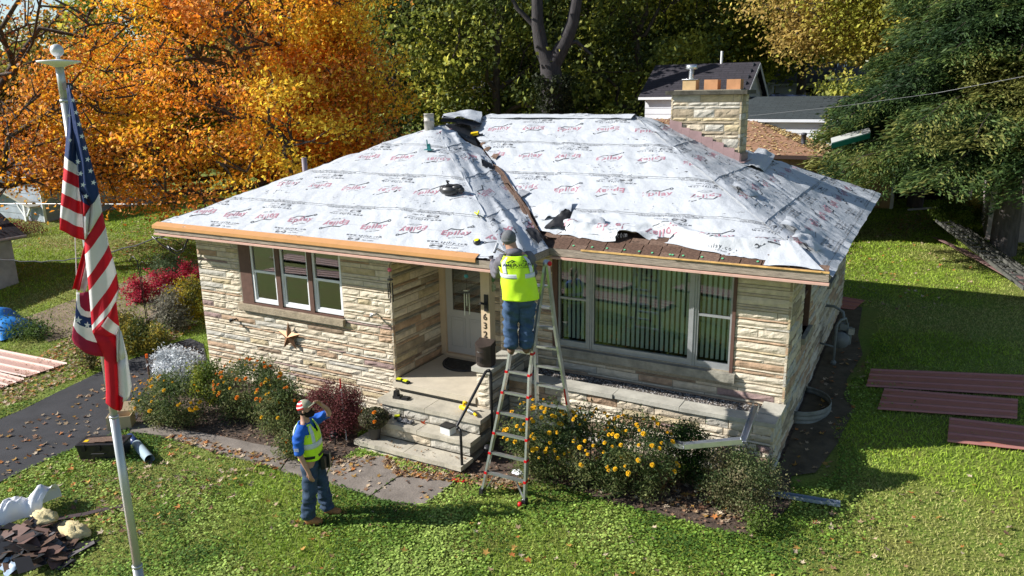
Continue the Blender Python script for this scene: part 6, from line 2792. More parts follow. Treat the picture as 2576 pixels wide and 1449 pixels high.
# far-off row, olive and green
specs = [(-150, 62, 6, PAL_OLIVE, 'olive'), (60, 70, 6.5, PAL_OLIVE, 'bronze'), (240, 66, 11, PAL_OLIVE, 'olive'), (430, 60, 12, PAL_YELG, 'yellow green'), (640, 58, 13, PAL_OLIVE, 'olive'), (860, 56, 14, PAL_YELG, 'pale green')]
lab = ['low olive tree far off beyond the left sheds', 'bronze tinted tree far beyond the distant gabled house', 'olive tree far behind the flag', 'yellow green tree far behind the maple crown',
       'tall olive tree far behind the maple trunk', 'tall pale green tree showing through the top of the maple']
for i, (u, D, H, pal, nm) in enumerate(specs):
    P = far(u, 400, D)
    P[2] = float(gz(*P[:2]))
    tree('background_tree', lab[i], P, H, (P[0], P[1], P[2] + H * .55), (H * .50, H * .5, H * .52), pal, RT, att=110, leaf=.34, nleaf=15000, clump=.8, trunk_r=.25, fork=.2, K=7, tw=False, ns=.3,
         group='trees beyond the lawn', seeds=30 + i)
# the dark wood behind the house
specs = [(1000, 41, 15, 4.6), (1125, 46, 17, 5.2), (1250, 38, 16, 4.6), (1480, 46, 18, 5.5), (1600, 40, 17, 4.8), (1730, 48, 19, 5.2), (1370, 55, 20, 6.5)]
lab = ['dark green tree right beside the orange maple', 'dense dark tree behind the roof vent pipe', 'dark leafy tree left of the forked trunk', 'dark leafy tree right of the forked trunk',
       'tall dark tree left of the white garage', 'tall green tree over the charcoal garage roof', 'deep green tree farthest behind the forked trunk']
for i, (u, D, H, rr_) in enumerate(specs):
    P = far(u, 300, D)
    P[2] = float(gz(*P[:2]))
    tree('dark_tree', lab[i], P, H, (P[0], P[1], P[2] + H * .50), (rr_, rr_, H * .50), PAL_DARKG, RT, att=170, leaf=.28, nleaf=21000, clump=.66, trunk_r=.28, fork=.2, K=9, tw=False, ns=.5,
         group='dark trees behind the ridge', seeds=50 + i, jit=.3)
# ivy covered forked tree
P = far(1392, 300, 33)
P[2] = float(gz(*P[:2]))
t = thing('forked_tree', 'tall tree with an ivy wrapped trunk forking into two bare grey limbs behind the ridge', 'tree', tuple(P))
b = MB()
b.smooth = True


def fk(u, v, D=33): return far(u, v, D) - P


z300 = fk(1390, 290)
b.tube([(0, 0, -.3), fk(1390, 300), fk(1388, 200), fk(1383, 160)], [.55, .50, .46, .42], 12, False)
b.tube([fk(1383, 165), fk(1362, 120), fk(1352, 60), fk(1350, -60)], [.36, .30, .26, .20], 10, False)
b.tube([fk(1388, 165), fk(1420, 110), fk(1440, 60), fk(1462, -60)], [.36, .31, .27, .20], 10, False)
b.tube([fk(1425, 110), fk(1450, 105), fk(1490, 140)], [.12, .09, .05], 7, False)
b.tube([fk(1350, 70), fk(1300, 20), fk(1270, -40)], [.12, .09, .06], 7, False)
b.build('trunk', mat('shaded_grey_bark', (.055, .05, .052), .95, .3, 4, .03, 12, stretch=(3, 3, .6)), t)  # grey bark darkened: the trunk's shade is put into its colour
N = 5200
th, zz = RT.uniform(0, 2 * np.pi, N), RT.uniform(.2, 1, N)
z1 = fk(1388, 190)[2]
rad = .55 + RT.uniform(0, .35, N) * (vn(th * 2, zz * 6, 0, 3) + .3)
C = np.stack([rad * np.cos(th), rad * np.sin(th), zz ** .8 * z1], -1)
V, F = leaves(C, RT.uniform(.10, .2, N), RT)
np_mesh('ivy', V, F, M_LEAF, t, col=tint(N, RT, [(.012, .02, .008), (.02, .03, .01), (.035, .045, .015)], C))['kind'] = 'stuff'

# yellow green trees, upper right
specs = [(1870, 52, 17, 6.0, PAL_YELG), (2010, 44, 15, 4.5, PAL_YELG), (1900, 60, 18, 7, PAL_YELG)]
lab = ['yellow green tree above the white garage gable', 'tree with drooping yellow branches above the overgrown roof', 'tall yellow tree farthest back at the right']
for i, (u, D, H, rr_, pal) in enumerate(specs):
    P = far(u, 300, D)
    P[2] = float(gz(*P[:2]))
    tree('yellow_tree', lab[i], P, H, (P[0], P[1], P[2] + H * (.66 if i < 2 else .5)), (rr_, rr_, H * .36 if i < 2 else H * .5), pal, RT, att=200, leaf=.26, nleaf=30000, clump=.6, trunk_r=.26, fork=.35, K=9, tw=True, ns=.4,
         group='yellow trees', seeds=70 + i, twig=.03, jit=.28)
c_ = far(2165, 60, 30)
B3 = far(2330, 250, 34)
B3[2] = .9
tree('overhanging_tree', 'tree with pale yellow leaves on drooping twigs at the upper right', B3, 12, (c_[0], c_[1], 8.6), (3.2, 2.4, 1.9), [(.30, .30, .04), (.45, .42, .06), (.55, .45, .10), (.40, .28, .08)], RT, att=150, leaf=.15,
     nleaf=22000, clump=.5, trunk_r=.25, fork=.35, K=8, ns=.5, twig=.022, barkm=M_BARKG, seeds=81, jit=.25, asp=.6)

# backstop wood that closes the horizon
N = 60000
th = RT.uniform(-.75, .95, N)
D = RT.uniform(85, 130, N)
az = CAM['yaw'] + th * -1
hh = (9 + 9 * vn(th * 14, 0, 0, 5) + 5 * vn(th * 50, 0, 0, 6)) * np.where(th < -.42, .45, 1.)
C = np.stack([CO[0] - np.sin(az) * D, CO[1] + np.cos(az) * D, gz(0, CO[1] + np.cos(az) * D) + RT.uniform(0, 1, N) ** .8 * hh], -1)
V, F = leaves(C, RT.uniform(.7, 1.5, N), RT, asp=.8)
o = np_mesh('distant_wood', V, F, M_LEAF, col=tint(N, RT, PAL_OLIVE[:3] + PAL_YELG[:2], C, .08, 3))
tag(o, 'far off autumn woodland closing the view', 'woodland', kind='stuff')


# hemlock / spruce at the right ------------------------------------------------------
def conifer(name, label, base, H, R0, z0, nb, r, droop=.28, nl=110, leafL=.17, pal=None, sector=None, trunk_r=.32):
    t = thing(name, label, 'tree', tuple(base))
    b = MB()
    b.smooth = True
    b.tube([(0, 0, -.2), (0, 0, H * .3), (.05, 0, H * .6), (0, 0, H)], [trunk_r * 1.15, trunk_r * .9, trunk_r * .6, .03], 12, False)
    b.build('trunk', M_BARKG, t)
    b = MB()
    CC, DD = [], []
    for i in range(nb):
        q = (i + r.uniform(0, 1)) / nb
        z = z0 + (H - z0) * q ** 1.15
        L = R0 * (1 - q ** 1.3) * r.uniform(.72, 1.12) + .3
        az_ = r.uniform(0, 2 * np.pi)
        dr = np.array((math.cos(az_), math.sin(az_), 0))
        n = 9
        pts = []
        for k in range(n + 1):
            s = k / n
            pts.append(np.array((0, 0, z)) + dr * L * s + np.array((0, 0, 1)) * L * (.10 * s - droop * s * s + r.normal() * .01))
        b.tube(pts, np.linspace(.045, .008, n + 1), 4, False)
        pts = np.array(pts)
        side = np.array((-dr[1], dr[0], 0))
        m = int(nl * L / R0 * 2.6)
        s = r.uniform(.12, 1, m) ** .75
        base_p = np.stack([np.interp(s, np.linspace(0, 1, n + 1), pts[:, k]) for k in range(3)], -1)
        sp = r.uniform(-1, 1, m)
        wd = L * .34 * (1 - s * .7) + .16
        C = base_p + side * (sp * wd)[:, None] + dr * (np.abs(sp) * wd * .5)[:, None]
        C[:, 2] -= np.abs(sp) * wd * .32 + r.uniform(-.05, .22, m)
        # each spray carries several needles cards
        rep = 4
        Cr = np.repeat(C, rep, 0) + r.normal(size=(m * rep, 3)) * .075
        dd = np.repeat(side * np.sign(sp)[:, None] * .7 + dr * .8 + np.array((0, 0, -.28)), rep, 0) + r.normal(size=(m * rep, 3)) * .35
        CC.append(Cr)
        DD.append(dd)
    b.build('limbs', M_BARK, t)
    C, Dd = np.concatenate(CC), np.concatenate(DD)
    V, F = leaves(C, leafL * r.uniform(.6, 1.3, len(C)), r, asp=.28, dirs=Dd, fold=.2, up=(0, 0, .8))
    pal = pal or [(.028, .058, .022), (.05, .09, .028), (.075, .125, .034), (.12, .17, .045), (.25, .25, .07)]
    o = np_mesh('needle_sprays', V, F, M_LEAF, t, col=tint(len(C), r, pal, C, .8, 11, 4, .3))
    return t


P = G(2520, 640)
conifer('hemlock_tree', 'large dark evergreen with drooping boughs filling the right side', tuple(P), 15, 5.0, 3.3, 460, RT, nl=230, leafL=.155)
P = far(2400, 400, 36)
P[2] = .8
conifer('hemlock_tree', 'second evergreen behind and left of the large one, above the tan garage', tuple(P), 13, 3.9, 4.2, 150, RT, nl=110, leafL=.20)
P = far(2160, 330, 38)
P[2] = .9
tree('dark_shrub_tree', 'dark bushy tree between the white shed and the evergreens', P, 5.5, (P[0], P[1], 3.4), (2.6, 2.6, 2.8), PAL_DARKG, RT, att=70, leaf=.2, nleaf=9000, clump=.5, trunk_r=.12, K=5, tw=False, seeds=91)

# ---------------------------------------------------------------- lawn: blades, clover, fallen leaves
EXC = [DRIVE] + PATHS + [[(0, 0), (HA, 0), (HA, -.2), (6.9, -.2), (6.9, .45), (HW, .45), (HW, HB), (0, HB)], [(4.84, -1.2), (7.0, -1.2), (7.0, 0), (4.84, 0)]]


def on_lawn(x, y, beds=True):
    m = np.ones(x.shape, bool)
    for pl in EXC: m &= ~inpoly(x, y, pl)
    if beds:
        for pl in BEDS: m &= ~inpoly(x, y, pl)
        m &= ~((x > 11.2) & (x < 11.72 + .5 * vn(x * 2.5, y * 1.6, 0, 44)) & (y > .6) & (y < 9.2))
    return m


def in_view(x, y, z, mar=.18):
    d = np.stack([x - CO[0], y - CO[1], z - CO[2]], -1)
    a, b2, c = d @ np.array(RX), d @ np.array(UY), d @ np.array(FW)
    u, v = a / c * CAM['f'] / 1288, b2 / c * CAM['f'] / 724.5
    return (c > .5) & (np.abs(u) < 1 + mar) & (v > -1 - mar * 1.5) & (v < 1 + mar)


def lawn_points(N, r, dmin=6, dmax=45, p=1.6):
    out = []
    tot = 0
    while tot < N:
        D = (r.uniform(0, 1, N) * (dmax ** (2 - p) - dmin ** (2 - p)) + dmin ** (2 - p)) ** (1 / (2 - p))
        th = r.uniform(-.85, .85, N)
        az = CAM['yaw'] + th
        x, y = CO[0] - np.sin(az) * D, CO[1] + np.cos(az) * D
        z = gz(x, y)
        m = on_lawn(x, y) & in_view(x, y, z)
        out.append(np.stack([x, y, z, D], -1)[m])
        tot += m.sum()
    return np.concatenate(out)[:N]


RG = np.random.default_rng(5)
Q = lawn_points(420000, RG, 6.5, 42, 1.35)
x, y, z, D = Q.T
N = len(x)
dry = vn(x * .45 + 3, y * .45, 0, 8) * .75 + vn(x * 1.8, y * 1.8, 0, 9) * .25
dry = np.clip((dry - .48) * 3.2 + (x > 11.6) * .35 * (y < 2.2), 0, 1)
h = RG.uniform(.022, .05, N) * (1 + .012 * D) * (1.15 - .4 * dry)
w_ = .0022 + .00058 * D
th = RG.uniform(0, 2 * np.pi, N)
ln = RG.uniform(.2, 1.3, N) * h
az2 = RG.uniform(0, 2 * np.pi, N)
bx, by = np.cos(th) * w_, np.sin(th) * w_
base = np.stack([x, y, z - .012], -1)
V = np.stack([base - np.stack([bx, by, 0 * bx], -1), base + np.stack([bx, by, 0 * bx], -1), base + np.stack([np.cos(az2) * ln, np.sin(az2) * ln, h], -1)], 1)
F = np.arange(N * 3).reshape(-1, 3)
g1_, g2_, g3_ = np.array((.20, .31, .03)), np.array((.36, .50, .05)), np.array((.42, .37, .16))
m1 = np.clip(vn(x * 1.1, y * 1.1, 0, 14) + RG.normal(size=N) * .25, 0, 1)[:, None]
c = g1_ * (1 - m1) + g2_ * m1
dr = np.clip(dry + RG.normal(size=N) * .25, 0, 1)[:, None]
c = c * (1 - dr * .8) + g3_ * dr * .8
c *= (1 + RG.normal(size=(N, 1)) * .22).clip(.4, 1.7)
o = np_mesh('grass', V.reshape(-1, 3), F, M_GRASS, col=np.repeat(c, 3, 0))
tag(o, 'short sunlit lawn grass with dry patches', 'grass', kind='stuff')
# clover and broad weeds close to the camera
Q = lawn_points(170000, RG, 6.5, 17, 1.2)
x, y, z, D = Q.T
cl = vn(x * .8, y * .8, 0, 24)
k_ = (RG.uniform(0, 1, len(x)) < np.clip((cl - .12) * 1.3 + .25 * (vn(x * 3, y * 3, 0, 61) - .5), .06, .85)) & (x < 12.2 + RG.normal(size=len(x)) * .4)
Q = Q[k_]
C = Q[:, :3] + np.stack([0 * Q[:, 0], 0 * Q[:, 0], RG.uniform(.02, .05, len(Q))], -1)
V, F = leaves(C, RG.uniform(.022, .05, len(Q)), RG, asp=.95, up=(0, 0, 1.2), tilt=.55)
o = np_mesh('clover', V, F, M_GRASS, col=tint(len(Q), RG, [(.07, .14, .022), (.18, .30, .04), (.34, .45, .10)], C, 2., 3, 4, .25))
tag(o, 'low clover and weeds mixed through the front lawn', 'clover', kind='stuff')

# fallen leaves
PAL_FALL = [(.34, .24, .14), (.42, .31, .20), (.28, .16, .09), (.40, .15, .04), (.42, .24, .06), (.20, .11, .07), (.48, .38, .27)]


def fallen(name, P, size, label, r, parent=None, pal=PAL_FALL, cat='leaves'):
    n = len(P)
    V, F = star_leaves(P, size, r)
    pal = np.array(pal)
    c = pal[r.integers(0, len(pal), n)] * (1 + r.normal(size=(n, 1)) * .2).clip(.5, 1.5)
    o = np_mesh(name, V, F, M_LITTER, parent, col=np.repeat(np.clip(c, 0, 1), 11, 0))
    if parent is None: tag(o, label, cat, kind='stuff')
    else: o['kind'] = 'stuff'
    return o


def scatter_px(poly_px, n, r, h=.02):
    """points spread over a ground area that was outlined in the picture"""
    W_ = np.array([G(*q)[:2] for q in poly_px])
    lo, hi = W_.min(0), W_.max(0)
    out = []
    while sum(len(o) for o in out) < n:
        q = r.uniform(lo, hi, (n * 3, 2))
        out.append(q[inpoly(q[:, 0], q[:, 1], [tuple(w) for w in W_])])
    q = np.concatenate(out)[:n]
    return np.stack([q[:, 0], q[:, 1], gz(q[:, 0], q[:, 1]) + r.uniform(.4, 1, n) * h + .012], -1)


S = []
for poly, n in (([(0, 1100), (225, 985), (330, 930), (470, 860), (510, 880), (340, 1060), (225, 1110), (0, 1210)], 230),
                ([(60, 1010), (240, 930), (330, 890), (460, 850), (500, 820), (380, 800), (200, 830), (0, 960), (0, 1030)], 1500),
                ([(0, 1220), (225, 1120), (320, 1180), (420, 1110), (560, 1160), (700, 1200), (400, 1350), (0, 1340)], 330),
                ([(700, 1200), (900, 1260), (1200, 1300), (1900, 1340), (2500, 1180), (2576, 1449), (600, 1449)], 170),
                ([(400, 1100), (700, 1190), (720, 1160), (560, 1120), (440, 1095)], 160),
                ([(970, 1150), (1100, 1180), (1230, 1200), (1330, 1210), (1300, 1240), (1150, 1215), (1000, 1200), (960, 1170)], 650),
                ([(820, 1150), (960, 1150), (860, 1200), (830, 1195)], 90),
                ([(870, 1150), (1080, 1190), (1140, 1215), (1060, 1270), (930, 1250), (820, 1205)], 45),
                ([(1400, 1220), (1900, 1330), (1960, 1300), (1850, 1220), (1500, 1180)], 420),
                ([(10, 620), (480, 560), (500, 700), (200, 640)], 700),
                ([(300, 560), (490, 540), (490, 690), (330, 700)], 500),
                ([(2130, 620), (2380, 520), (2560, 620), (2350, 800), (2120, 760)], 420),
                ([(2250, 545), (2400, 525), (2440, 560), (2200, 600)], 500),
                ([(2010, 1040), (2150, 850), (2200, 900), (2080, 1200), (1960, 1230)], 90)):
    S.append(scatter_px(poly, n, RG))
P = np.concatenate(S)
dd = np.linalg.norm(P - CO, axis=1)
fallen('fallen_leaves', P, RG.uniform(.06, .125, len(P)), 'scattered dry maple leaves over lawn, driveway and path', RG)
for (Pq, par) in (LEAF_ROOF, LEAF_ROOF2):
    fallen('fallen_leaves', Pq, RG.uniform(.08, .15, len(Pq)), '', RG, par, [(.58, .44, .20), (.50, .34, .14), (.62, .52, .30)])
# leaves on the steps
Pq = np.stack([RG.uniform(5.2, 6.9, 26), RG.uniform(-1.15, -.9, 26), np.full(26, .165)], -1)
fallen('fallen_leaves', Pq, .05, 'few brown leaf scraps on the lowest step', RG, None, [(.25, .15, .08)])
# brown litter on the beds
S = []
for bi, n in ((0, 1500), (1, 1500)):
    W_ = np.array(BEDS[bi])
    q = RG.uniform(W_.min(0), W_.max(0), (n * 4, 2))
    q = q[inpoly(q[:, 0], q[:, 1], BEDS[bi]) & ((q[:, 1] < 0) | (q[:, 0] < 11.2))][:n]
    q = q[on_lawn(q[:, 0], q[:, 1], False)]
    S.append(np.stack([q[:, 0], q[:, 1], gz(q[:, 0], q[:, 1]) + RG.uniform(.01, .03, len(q))], -1))
P = np.concatenate(S)
fallen('leaf_litter', P, RG.uniform(.04, .08, len(P)), 'brown dead leaves covering the flower beds', RG, None, [(.16, .09, .06), (.22, .13, .08), (.28, .17, .10), (.10, .06, .045), (.33, .23, .15)])

# ---------------------------------------------------------------- shrubs and flowers


def bush(name, label, c, rad, h, pal, r, n=5000, leaf=.045, asp=.45, cat='shrub', group=None, stems=20, lumps=30, clump=.09, ns=3., shape='dome', flat=1., jit=.25, up=None):
    z = float(gz(c[0], c[1]))
    t = thing(name, label, cat, (c[0], c[1], z), 0, group)
    A = []
    while len(A) < lumps:
        d = r.normal(size=3)
        d /= np.linalg.norm(d)
        q = r.uniform(.25, 1) ** .5
        p = np.array((d[0] * rad[0] * q, d[1] * rad[1] * q, h * .5 + d[2] * h * .5 * q))
        if p[2] > .04: A.append(p)
    A = np.array(A)
    b = MB()
    for i in range(min(stems, lumps)):
        a = A[i]
        b.tube([(a[0] * .15, a[1] * .15, 0), (a[0] * .6, a[1] * .6, a[2] * .6), tuple(a)], [.012, .008, .004], 4, False)
    b.build('stems', mat('green_brown_stem', (.07, .07, .03), .9), t)
    idx = r.integers(0, lumps, n)
    C = A[idx] + r.normal(size=(n, 3)) * clump * np.array((1, 1, flat))
    C = C[C[:, 2] > .01]
    n = len(C)
    V, F = leaves(C, leaf * r.uniform(.6, 1.4, n), r, asp=asp, up=up)
    np_mesh('foliage', V, F, M_LEAF, t, col=tint(n, r, pal, C, ns, 5, 4, jit))
    return t, A


def bloom_mesh(name, m, r_, rr):
    """ruffled marigold head: three tiers of petals"""
    V, F = [], []
    for tier in range(4):
        k = 9 - tier
        R_ = r_ * (1 - tier * .22)
        z = r_ * .22 * tier
        for i in range(k):
            a = 2 * math.pi * (i + .5 * (tier % 2)) / k
            w_ = math.pi / k * 1.25
            b0 = len(V)
            V += [(0, 0, z * .6), (R_ * math.cos(a - w_), R_ * math.sin(a - w_), z + r_ * .14), (R_ * 1.06 * math.cos(a), R_ * 1.06 * math.sin(a), z - r_ * .05), (R_ * math.cos(a + w_), R_ * math.sin(a + w_), z + r_ * .14)]
            F += [(b0, b0 + 1, b0 + 2), (b0, b0 + 2, b0 + 3)]
    me = bpy.data.meshes.new(name)
    me.from_pydata(V, [], F)
    me.materials.append(m)
    return me


M_MARY = mat('marigold_yellow', (.80, .47, .01), .7, .15, 30)
M_MARO = mat('marigold_orange', (.72, .22, .005), .7, .15, 30)
rr = random.Random(3)
BL_Y = [bloom_mesh('flower', M_MARY, .034, rr), bloom_mesh('flower', M_MARY, .026, rr)]
BL_O = [bloom_mesh('flower', M_MARO, .038, rr), bloom_mesh('flower', M_MARO, .028, rr)]


def blooms(t, n, meshes, A, c, rad, h, r, spread=1.05, bias=-.15, minz=.2):
    for i in range(n):
        for _ in range(20):
            d = r.normal(size=3)
            d /= np.linalg.norm(d)
            if d[2] > bias and (d[1] < .5 or d[2] > .4): break
        p = np.array((d[0] * rad[0], d[1] * rad[1], h * .5 + d[2] * h * .5)) * spread
        if p[2] < .04: p[2] = .05
        o = bpy.data.objects.new('flower', meshes[r.integers(0, len(meshes))])
        COL.objects.link(o)
        o.parent = t
        o.location = p
        q = Vector((d[0] * .6, d[1] * .6 - .3, .8)).to_track_quat('Z', 'Y')
        o.rotation_euler = q.to_euler()
        s = r.uniform(.7, 1.15)
        o.scale = (s, s, s)


PAL_MARI = [(.05, .08, .03), (.09, .13, .045), (.15, .19, .06), (.22, .22, .09)]
RB = np.random.default_rng(77)


def G2(u, v): return G(u, v)[:2]


mar = [('marigold bush with yellow blooms beside the driveway, leftmost of the bed', (430, 1065), (.68, .46), .85, 44, 'Y'),
       ('mixed orange marigold clump against the wall below the star', (640, 1050), (.80, .44), 1.05, 60, 'YO'),
       ('marigold clump just left of the maroon bush', (712, 1085), (.46, .40), .95, 24, 'YO'),
       ('small orange marigold at the edge of the path behind the standing man', (740, 1150), (.22, .16), .38, 8, 'O')]
for lab_, q, rad, h, nb, kind_ in mar:
    c = G2(*q)
    t, A = bush('marigold_bush', lab_, c, rad, h, PAL_MARI, RB, n=int(7500 * rad[0] / .6), leaf=.055, asp=.35, cat='flowering shrub', group='marigold bushes', lumps=46, clump=.10)
    blooms(t, nb, (BL_Y if kind_ == 'Y' else BL_O if kind_ == 'O' else BL_Y + BL_O), A, c, rad, h, RB)
mar = [('tall marigold bush behind the foot of the ladder', (8.12, -.74), (.56, .44), 1.2, 60, 'Y'),
       ('big yellow marigold bush just right of the ladder', (8.86, -.66), (.60, .46), 1.16, 56, 'Y'),
       ('yellow marigold bush in the middle of the planter bed', (9.56, -.56), (.58, .48), 1.16, 58, 'Y')]
for lab_, c, rad, h, nb, kind_ in mar:
    t, A = bush('marigold_bush', lab_, c, rad, h, PAL_MARI, RB, n=int(8000 * rad[0] / .5), leaf=.05, asp=.35, cat='flowering shrub', group='marigold bushes', lumps=52, clump=.10)
    blooms(t, nb, BL_Y, A, c, rad, h, RB)
# silver dusty miller
c = G2(452, 975)
bush('silver_shrub', 'silvery white dusty miller plant at the house corner', c, (.62, .40), .80, [(.52, .55, .57), (.70, .73, .76), (.80, .82, .85)], RB, n=8000, leaf=.07, asp=.3, cat='plant', lumps=50, clump=.08, ns=4)
c = G2(530, 1010)
bush('green_shrub', 'leafy green and lime plants against the corner of the wall', c, (.45, .28), .8, [(.05, .09, .02), (.10, .16, .03), (.30, .32, .04)], RB, n=3800, leaf=.05, asp=.5, lumps=30)
c = (3.95, -.62)
c = G2(845, 1095)
bush('barberry_bush', 'round maroon barberry bush between the standing man and the steps', c, (.52, .45), .98, [(.035, .045, .02), (.10, .04, .03), (.20, .06, .06), (.24, .075, .085)], RB, n=15000, leaf=.03, asp=.6, lumps=110, clump=.07, ns=1.5)
# planter bed evergreens
bush('dark_evergreen_shrub', 'dark conical shrub with bright green tip below the planter wall', (10.15, -.02), (.34, .32), 1.0, [(.012, .03, .012), (.02, .045, .015), (.04, .09, .02), (.14, .24, .03)], RB, n=8000, leaf=.035, asp=.5, lumps=60, clump=.06, ns=1.2)
bush('boxwood_shrub', 'loose light green shrub at the right front corner of the planter', (11.0, -.28), (.50, .46), .85, [(.05, .085, .03), (.10, .14, .05), (.17, .19, .08), (.24, .20, .11)], RB, n=11000, leaf=.032, asp=.6, lumps=70, clump=.09)
bush('boxwood_shrub', 'small bright sprig at the far right foot of the planter bed', (11.35, -.75), (.18, .16), .34, [(.10, .16, .03), (.18, .26, .05)], RB, n=900, leaf=.035, asp=.6, lumps=14, clump=.06)
# potted chrysanthemum
t = thing('potted_chrysanthemum', 'faded chrysanthemum in a dark grey pot on the lowest step', 'potted plant', (5.14, -.98, .155))
b = MB()
b.smooth = True
b.lathe([(0, 0), (.085, 0), (.11, .20), (.118, .20), (.118, .23), (.105, .23), (.10, .19), (0, .19)], n=18)
b.build('pot', mat('grey_plastic_pot', (.07, .07, .072), .6), t)
N = 4200
d = RB.normal(size=(N, 3))
d /= np.linalg.norm(d, axis=1, keepdims=True)
C = d * RB.uniform(.55, 1.05, (N, 1)) ** .6 * np.array((.25, .25, .17)) + np.array((0, 0, .36))
V, F = leaves(C, RB.uniform(.02, .045, N), RB, asp=.6)
np_mesh('foliage', V, F, M_LEAF, t, col=tint(N, RB, [(.06, .07, .03), (.10, .11, .05), (.16, .12, .09), (.13, .15, .06)], C, 8, 3))
for p in ((-.24, .02, .42), (.10, -.10, .52), (.16, -.18, .40)):
    o = bpy.data.objects.new('flower', BL_O[0])
    COL.objects.link(o)
    o.parent = t
    o.location = p
    o.rotation_euler = (.5, 0, 0)
# left garden, beyond the driveway
for i, (u, v, s, lb) in enumerate(((345, 762, .9, 'red leaved burning bush nearest the flagpole'), (398, 745, 1.0, 'wide red burning bush second from the left'), (440, 740, .8, 'crimson burning bush third from the left'),
                                 (482, 715, .95, 'bright red burning bush against the house corner'))):
    c = G2(u, v)
    bush('burning_bush', lb, c, (.34 * s, .32 * s), .72 * s, [(.22, .02, .03), (.42, .03, .06), (.55, .05, .10)], RB, n=1500, leaf=.06, asp=.6, group='red bushes in the side garden', lumps=20, clump=.09)
for (u, v, rad, h, pal, n, lb, nm) in (
        (440, 828, (.38, .35), .95, [(.14, .13, .10), (.22, .21, .16), (.30, .28, .22)], 3500, 'grey brown faded round shrub in the side garden', 'faded_shrub'),
        (490, 800, (.75, .5), 1.0, [(.04, .06, .02), (.28, .24, .03), (.50, .38, .03)], 5500, 'tall yellow flowering mass beside the house wall', 'yellow_shrub'),
        (350, 880, (.9, .5), .62, [(.04, .06, .02), (.08, .11, .03), (.36, .28, .04)], 5500, 'low green and yellow plants along the driveway edge', 'low_shrub'),
        (300, 860, (.5, .4), .7, [(.08, .10, .03), (.16, .15, .05), (.35, .25, .05)], 2500, 'straggly yellow green plant beside the driveway', 'low_shrub'),
        (420, 690, (.5, .4), .55, [(.10, .16, .06), (.20, .27, .14)], 2200, 'pale green ornamental grass clump at the garden edge', 'grass_clump'),
        (60, 842, (1.1, .4), .35, [(.04, .07, .02), (.10, .16, .04)], 2500, 'green weeds growing along the blue tarp', 'weed_clump'),
        (232, 930, (.22, .22), .85, [(.12, .13, .05), (.20, .18, .06), (.10, .07, .04)], 1100, 'withered tall plant behind the flagpole', 'withered_plant'),
        (60, 590, (1.2, .6), .5, [(.03, .02, .015), (.20, .03, .03), (.10, .05, .03)], 1500, 'dark creeper trailing near the shed corner', 'creeper'),
        (2395, 590, (.75, .7), 1.15, [(.05, .10, .02), (.12, .20, .03), (.22, .28, .05)], 6000, 'bright green leafy shrub near the stacked ladders', 'leafy_shrub'),
        (2430, 545, (.7, .5), .7, [(.10, .14, .03), (.22, .22, .05), (.35, .28, .05)], 3000, 'yellowing shrub beside the concrete shed', 'yellow_shrub')):
    c = G2(u, v)
    bush(nm, lb, c, rad, h, pal, RB, n=n, leaf=.07, asp=.4, lumps=34, clump=.12)
# creeping weeds around the windbreak area right
bush('blue_green_plant', 'small blue green cabbage like plant at the far edge of the lawn', G2(2412, 538), (.35, .3), .3, [(.16, .24, .18), (.26, .34, .27)], RB, n=500, leaf=.16, asp=.6, cat='plant', lumps=14, clump=.1)
# ---------------------------------------------------------------- small things round the house
R2 = random.Random(12)


def roof_panel(label, corners, m, ribs=(0., .333, .666, 1.), z=.03, group=None):
    """ribbed metal roofing sheet lying on the grass; corners TL, TR, BR, BL on the ground"""
    A = [np.array(c, float) for c in corners]
    c0 = sum(A) / 4
    t = thing('metal_roof_panel', label, 'metal panel', tuple(c0), 0, group)
    A = [a - c0 + (0, 0, z) for a in A]
    b = MB()
    b.prism(A, (0, 0, .003))
    b.build('sheet', m, t)
    for q in ribs:
        p0, p1 = A[0] * (1 - q) + A[3] * q, A[1] * (1 - q) + A[2] * q
        up = np.array((0, 0, .0035))
        d = (A[3] - A[0])
        d = d / np.linalg.norm(d)
        s0, s1 = .032, .014
        off = d * (.033 if q == 0 else -.033 if q == 1 else 0)
        b = MB()
        L0, L1 = p0 + off + up, p1 + off + up
        h = np.array((0, 0, .024))
        b.add([L0 - d * s0, L0 - d * s1 + h, L0 + d * s1 + h, L0 + d * s0, L1 - d * s0, L1 - d * s1 + h, L1 + d * s1 + h, L1 + d * s0],
              [(0, 4, 5, 1), (1, 5, 6, 2), (2, 6, 7, 3), (0, 1, 2, 3), (4, 7, 6, 5)])
        b.build('rib', m2_of(m), t)
    return t


M_PANR = mat('terracotta_panel', (.44, .16, .11), .45, .06, 3)
M_PANP = mat('pale_copper_panel', (.62, .40, .33), .35, .05, 3, metal=.25)
M_PANRIB = mat('panel_rib_sheen', (.36, .16, .14), .35, .05, 3)
M_PANRIB2 = mat('pale_panel_rib', (.70, .52, .45), .35, .05, 3, metal=.2)


def m2_of(m): return M_PANRIB if m is M_PANR else M_PANRIB2


def gp(u, v): return G(u, v)


def ext(a, b_, k):          # carry the edge a->b beyond the frame
    a, b_ = np.array(a), np.array(b_)
    p = a + (b_ - a) * k
    p[2] = float(gz(p[0], p[1]))
    return p


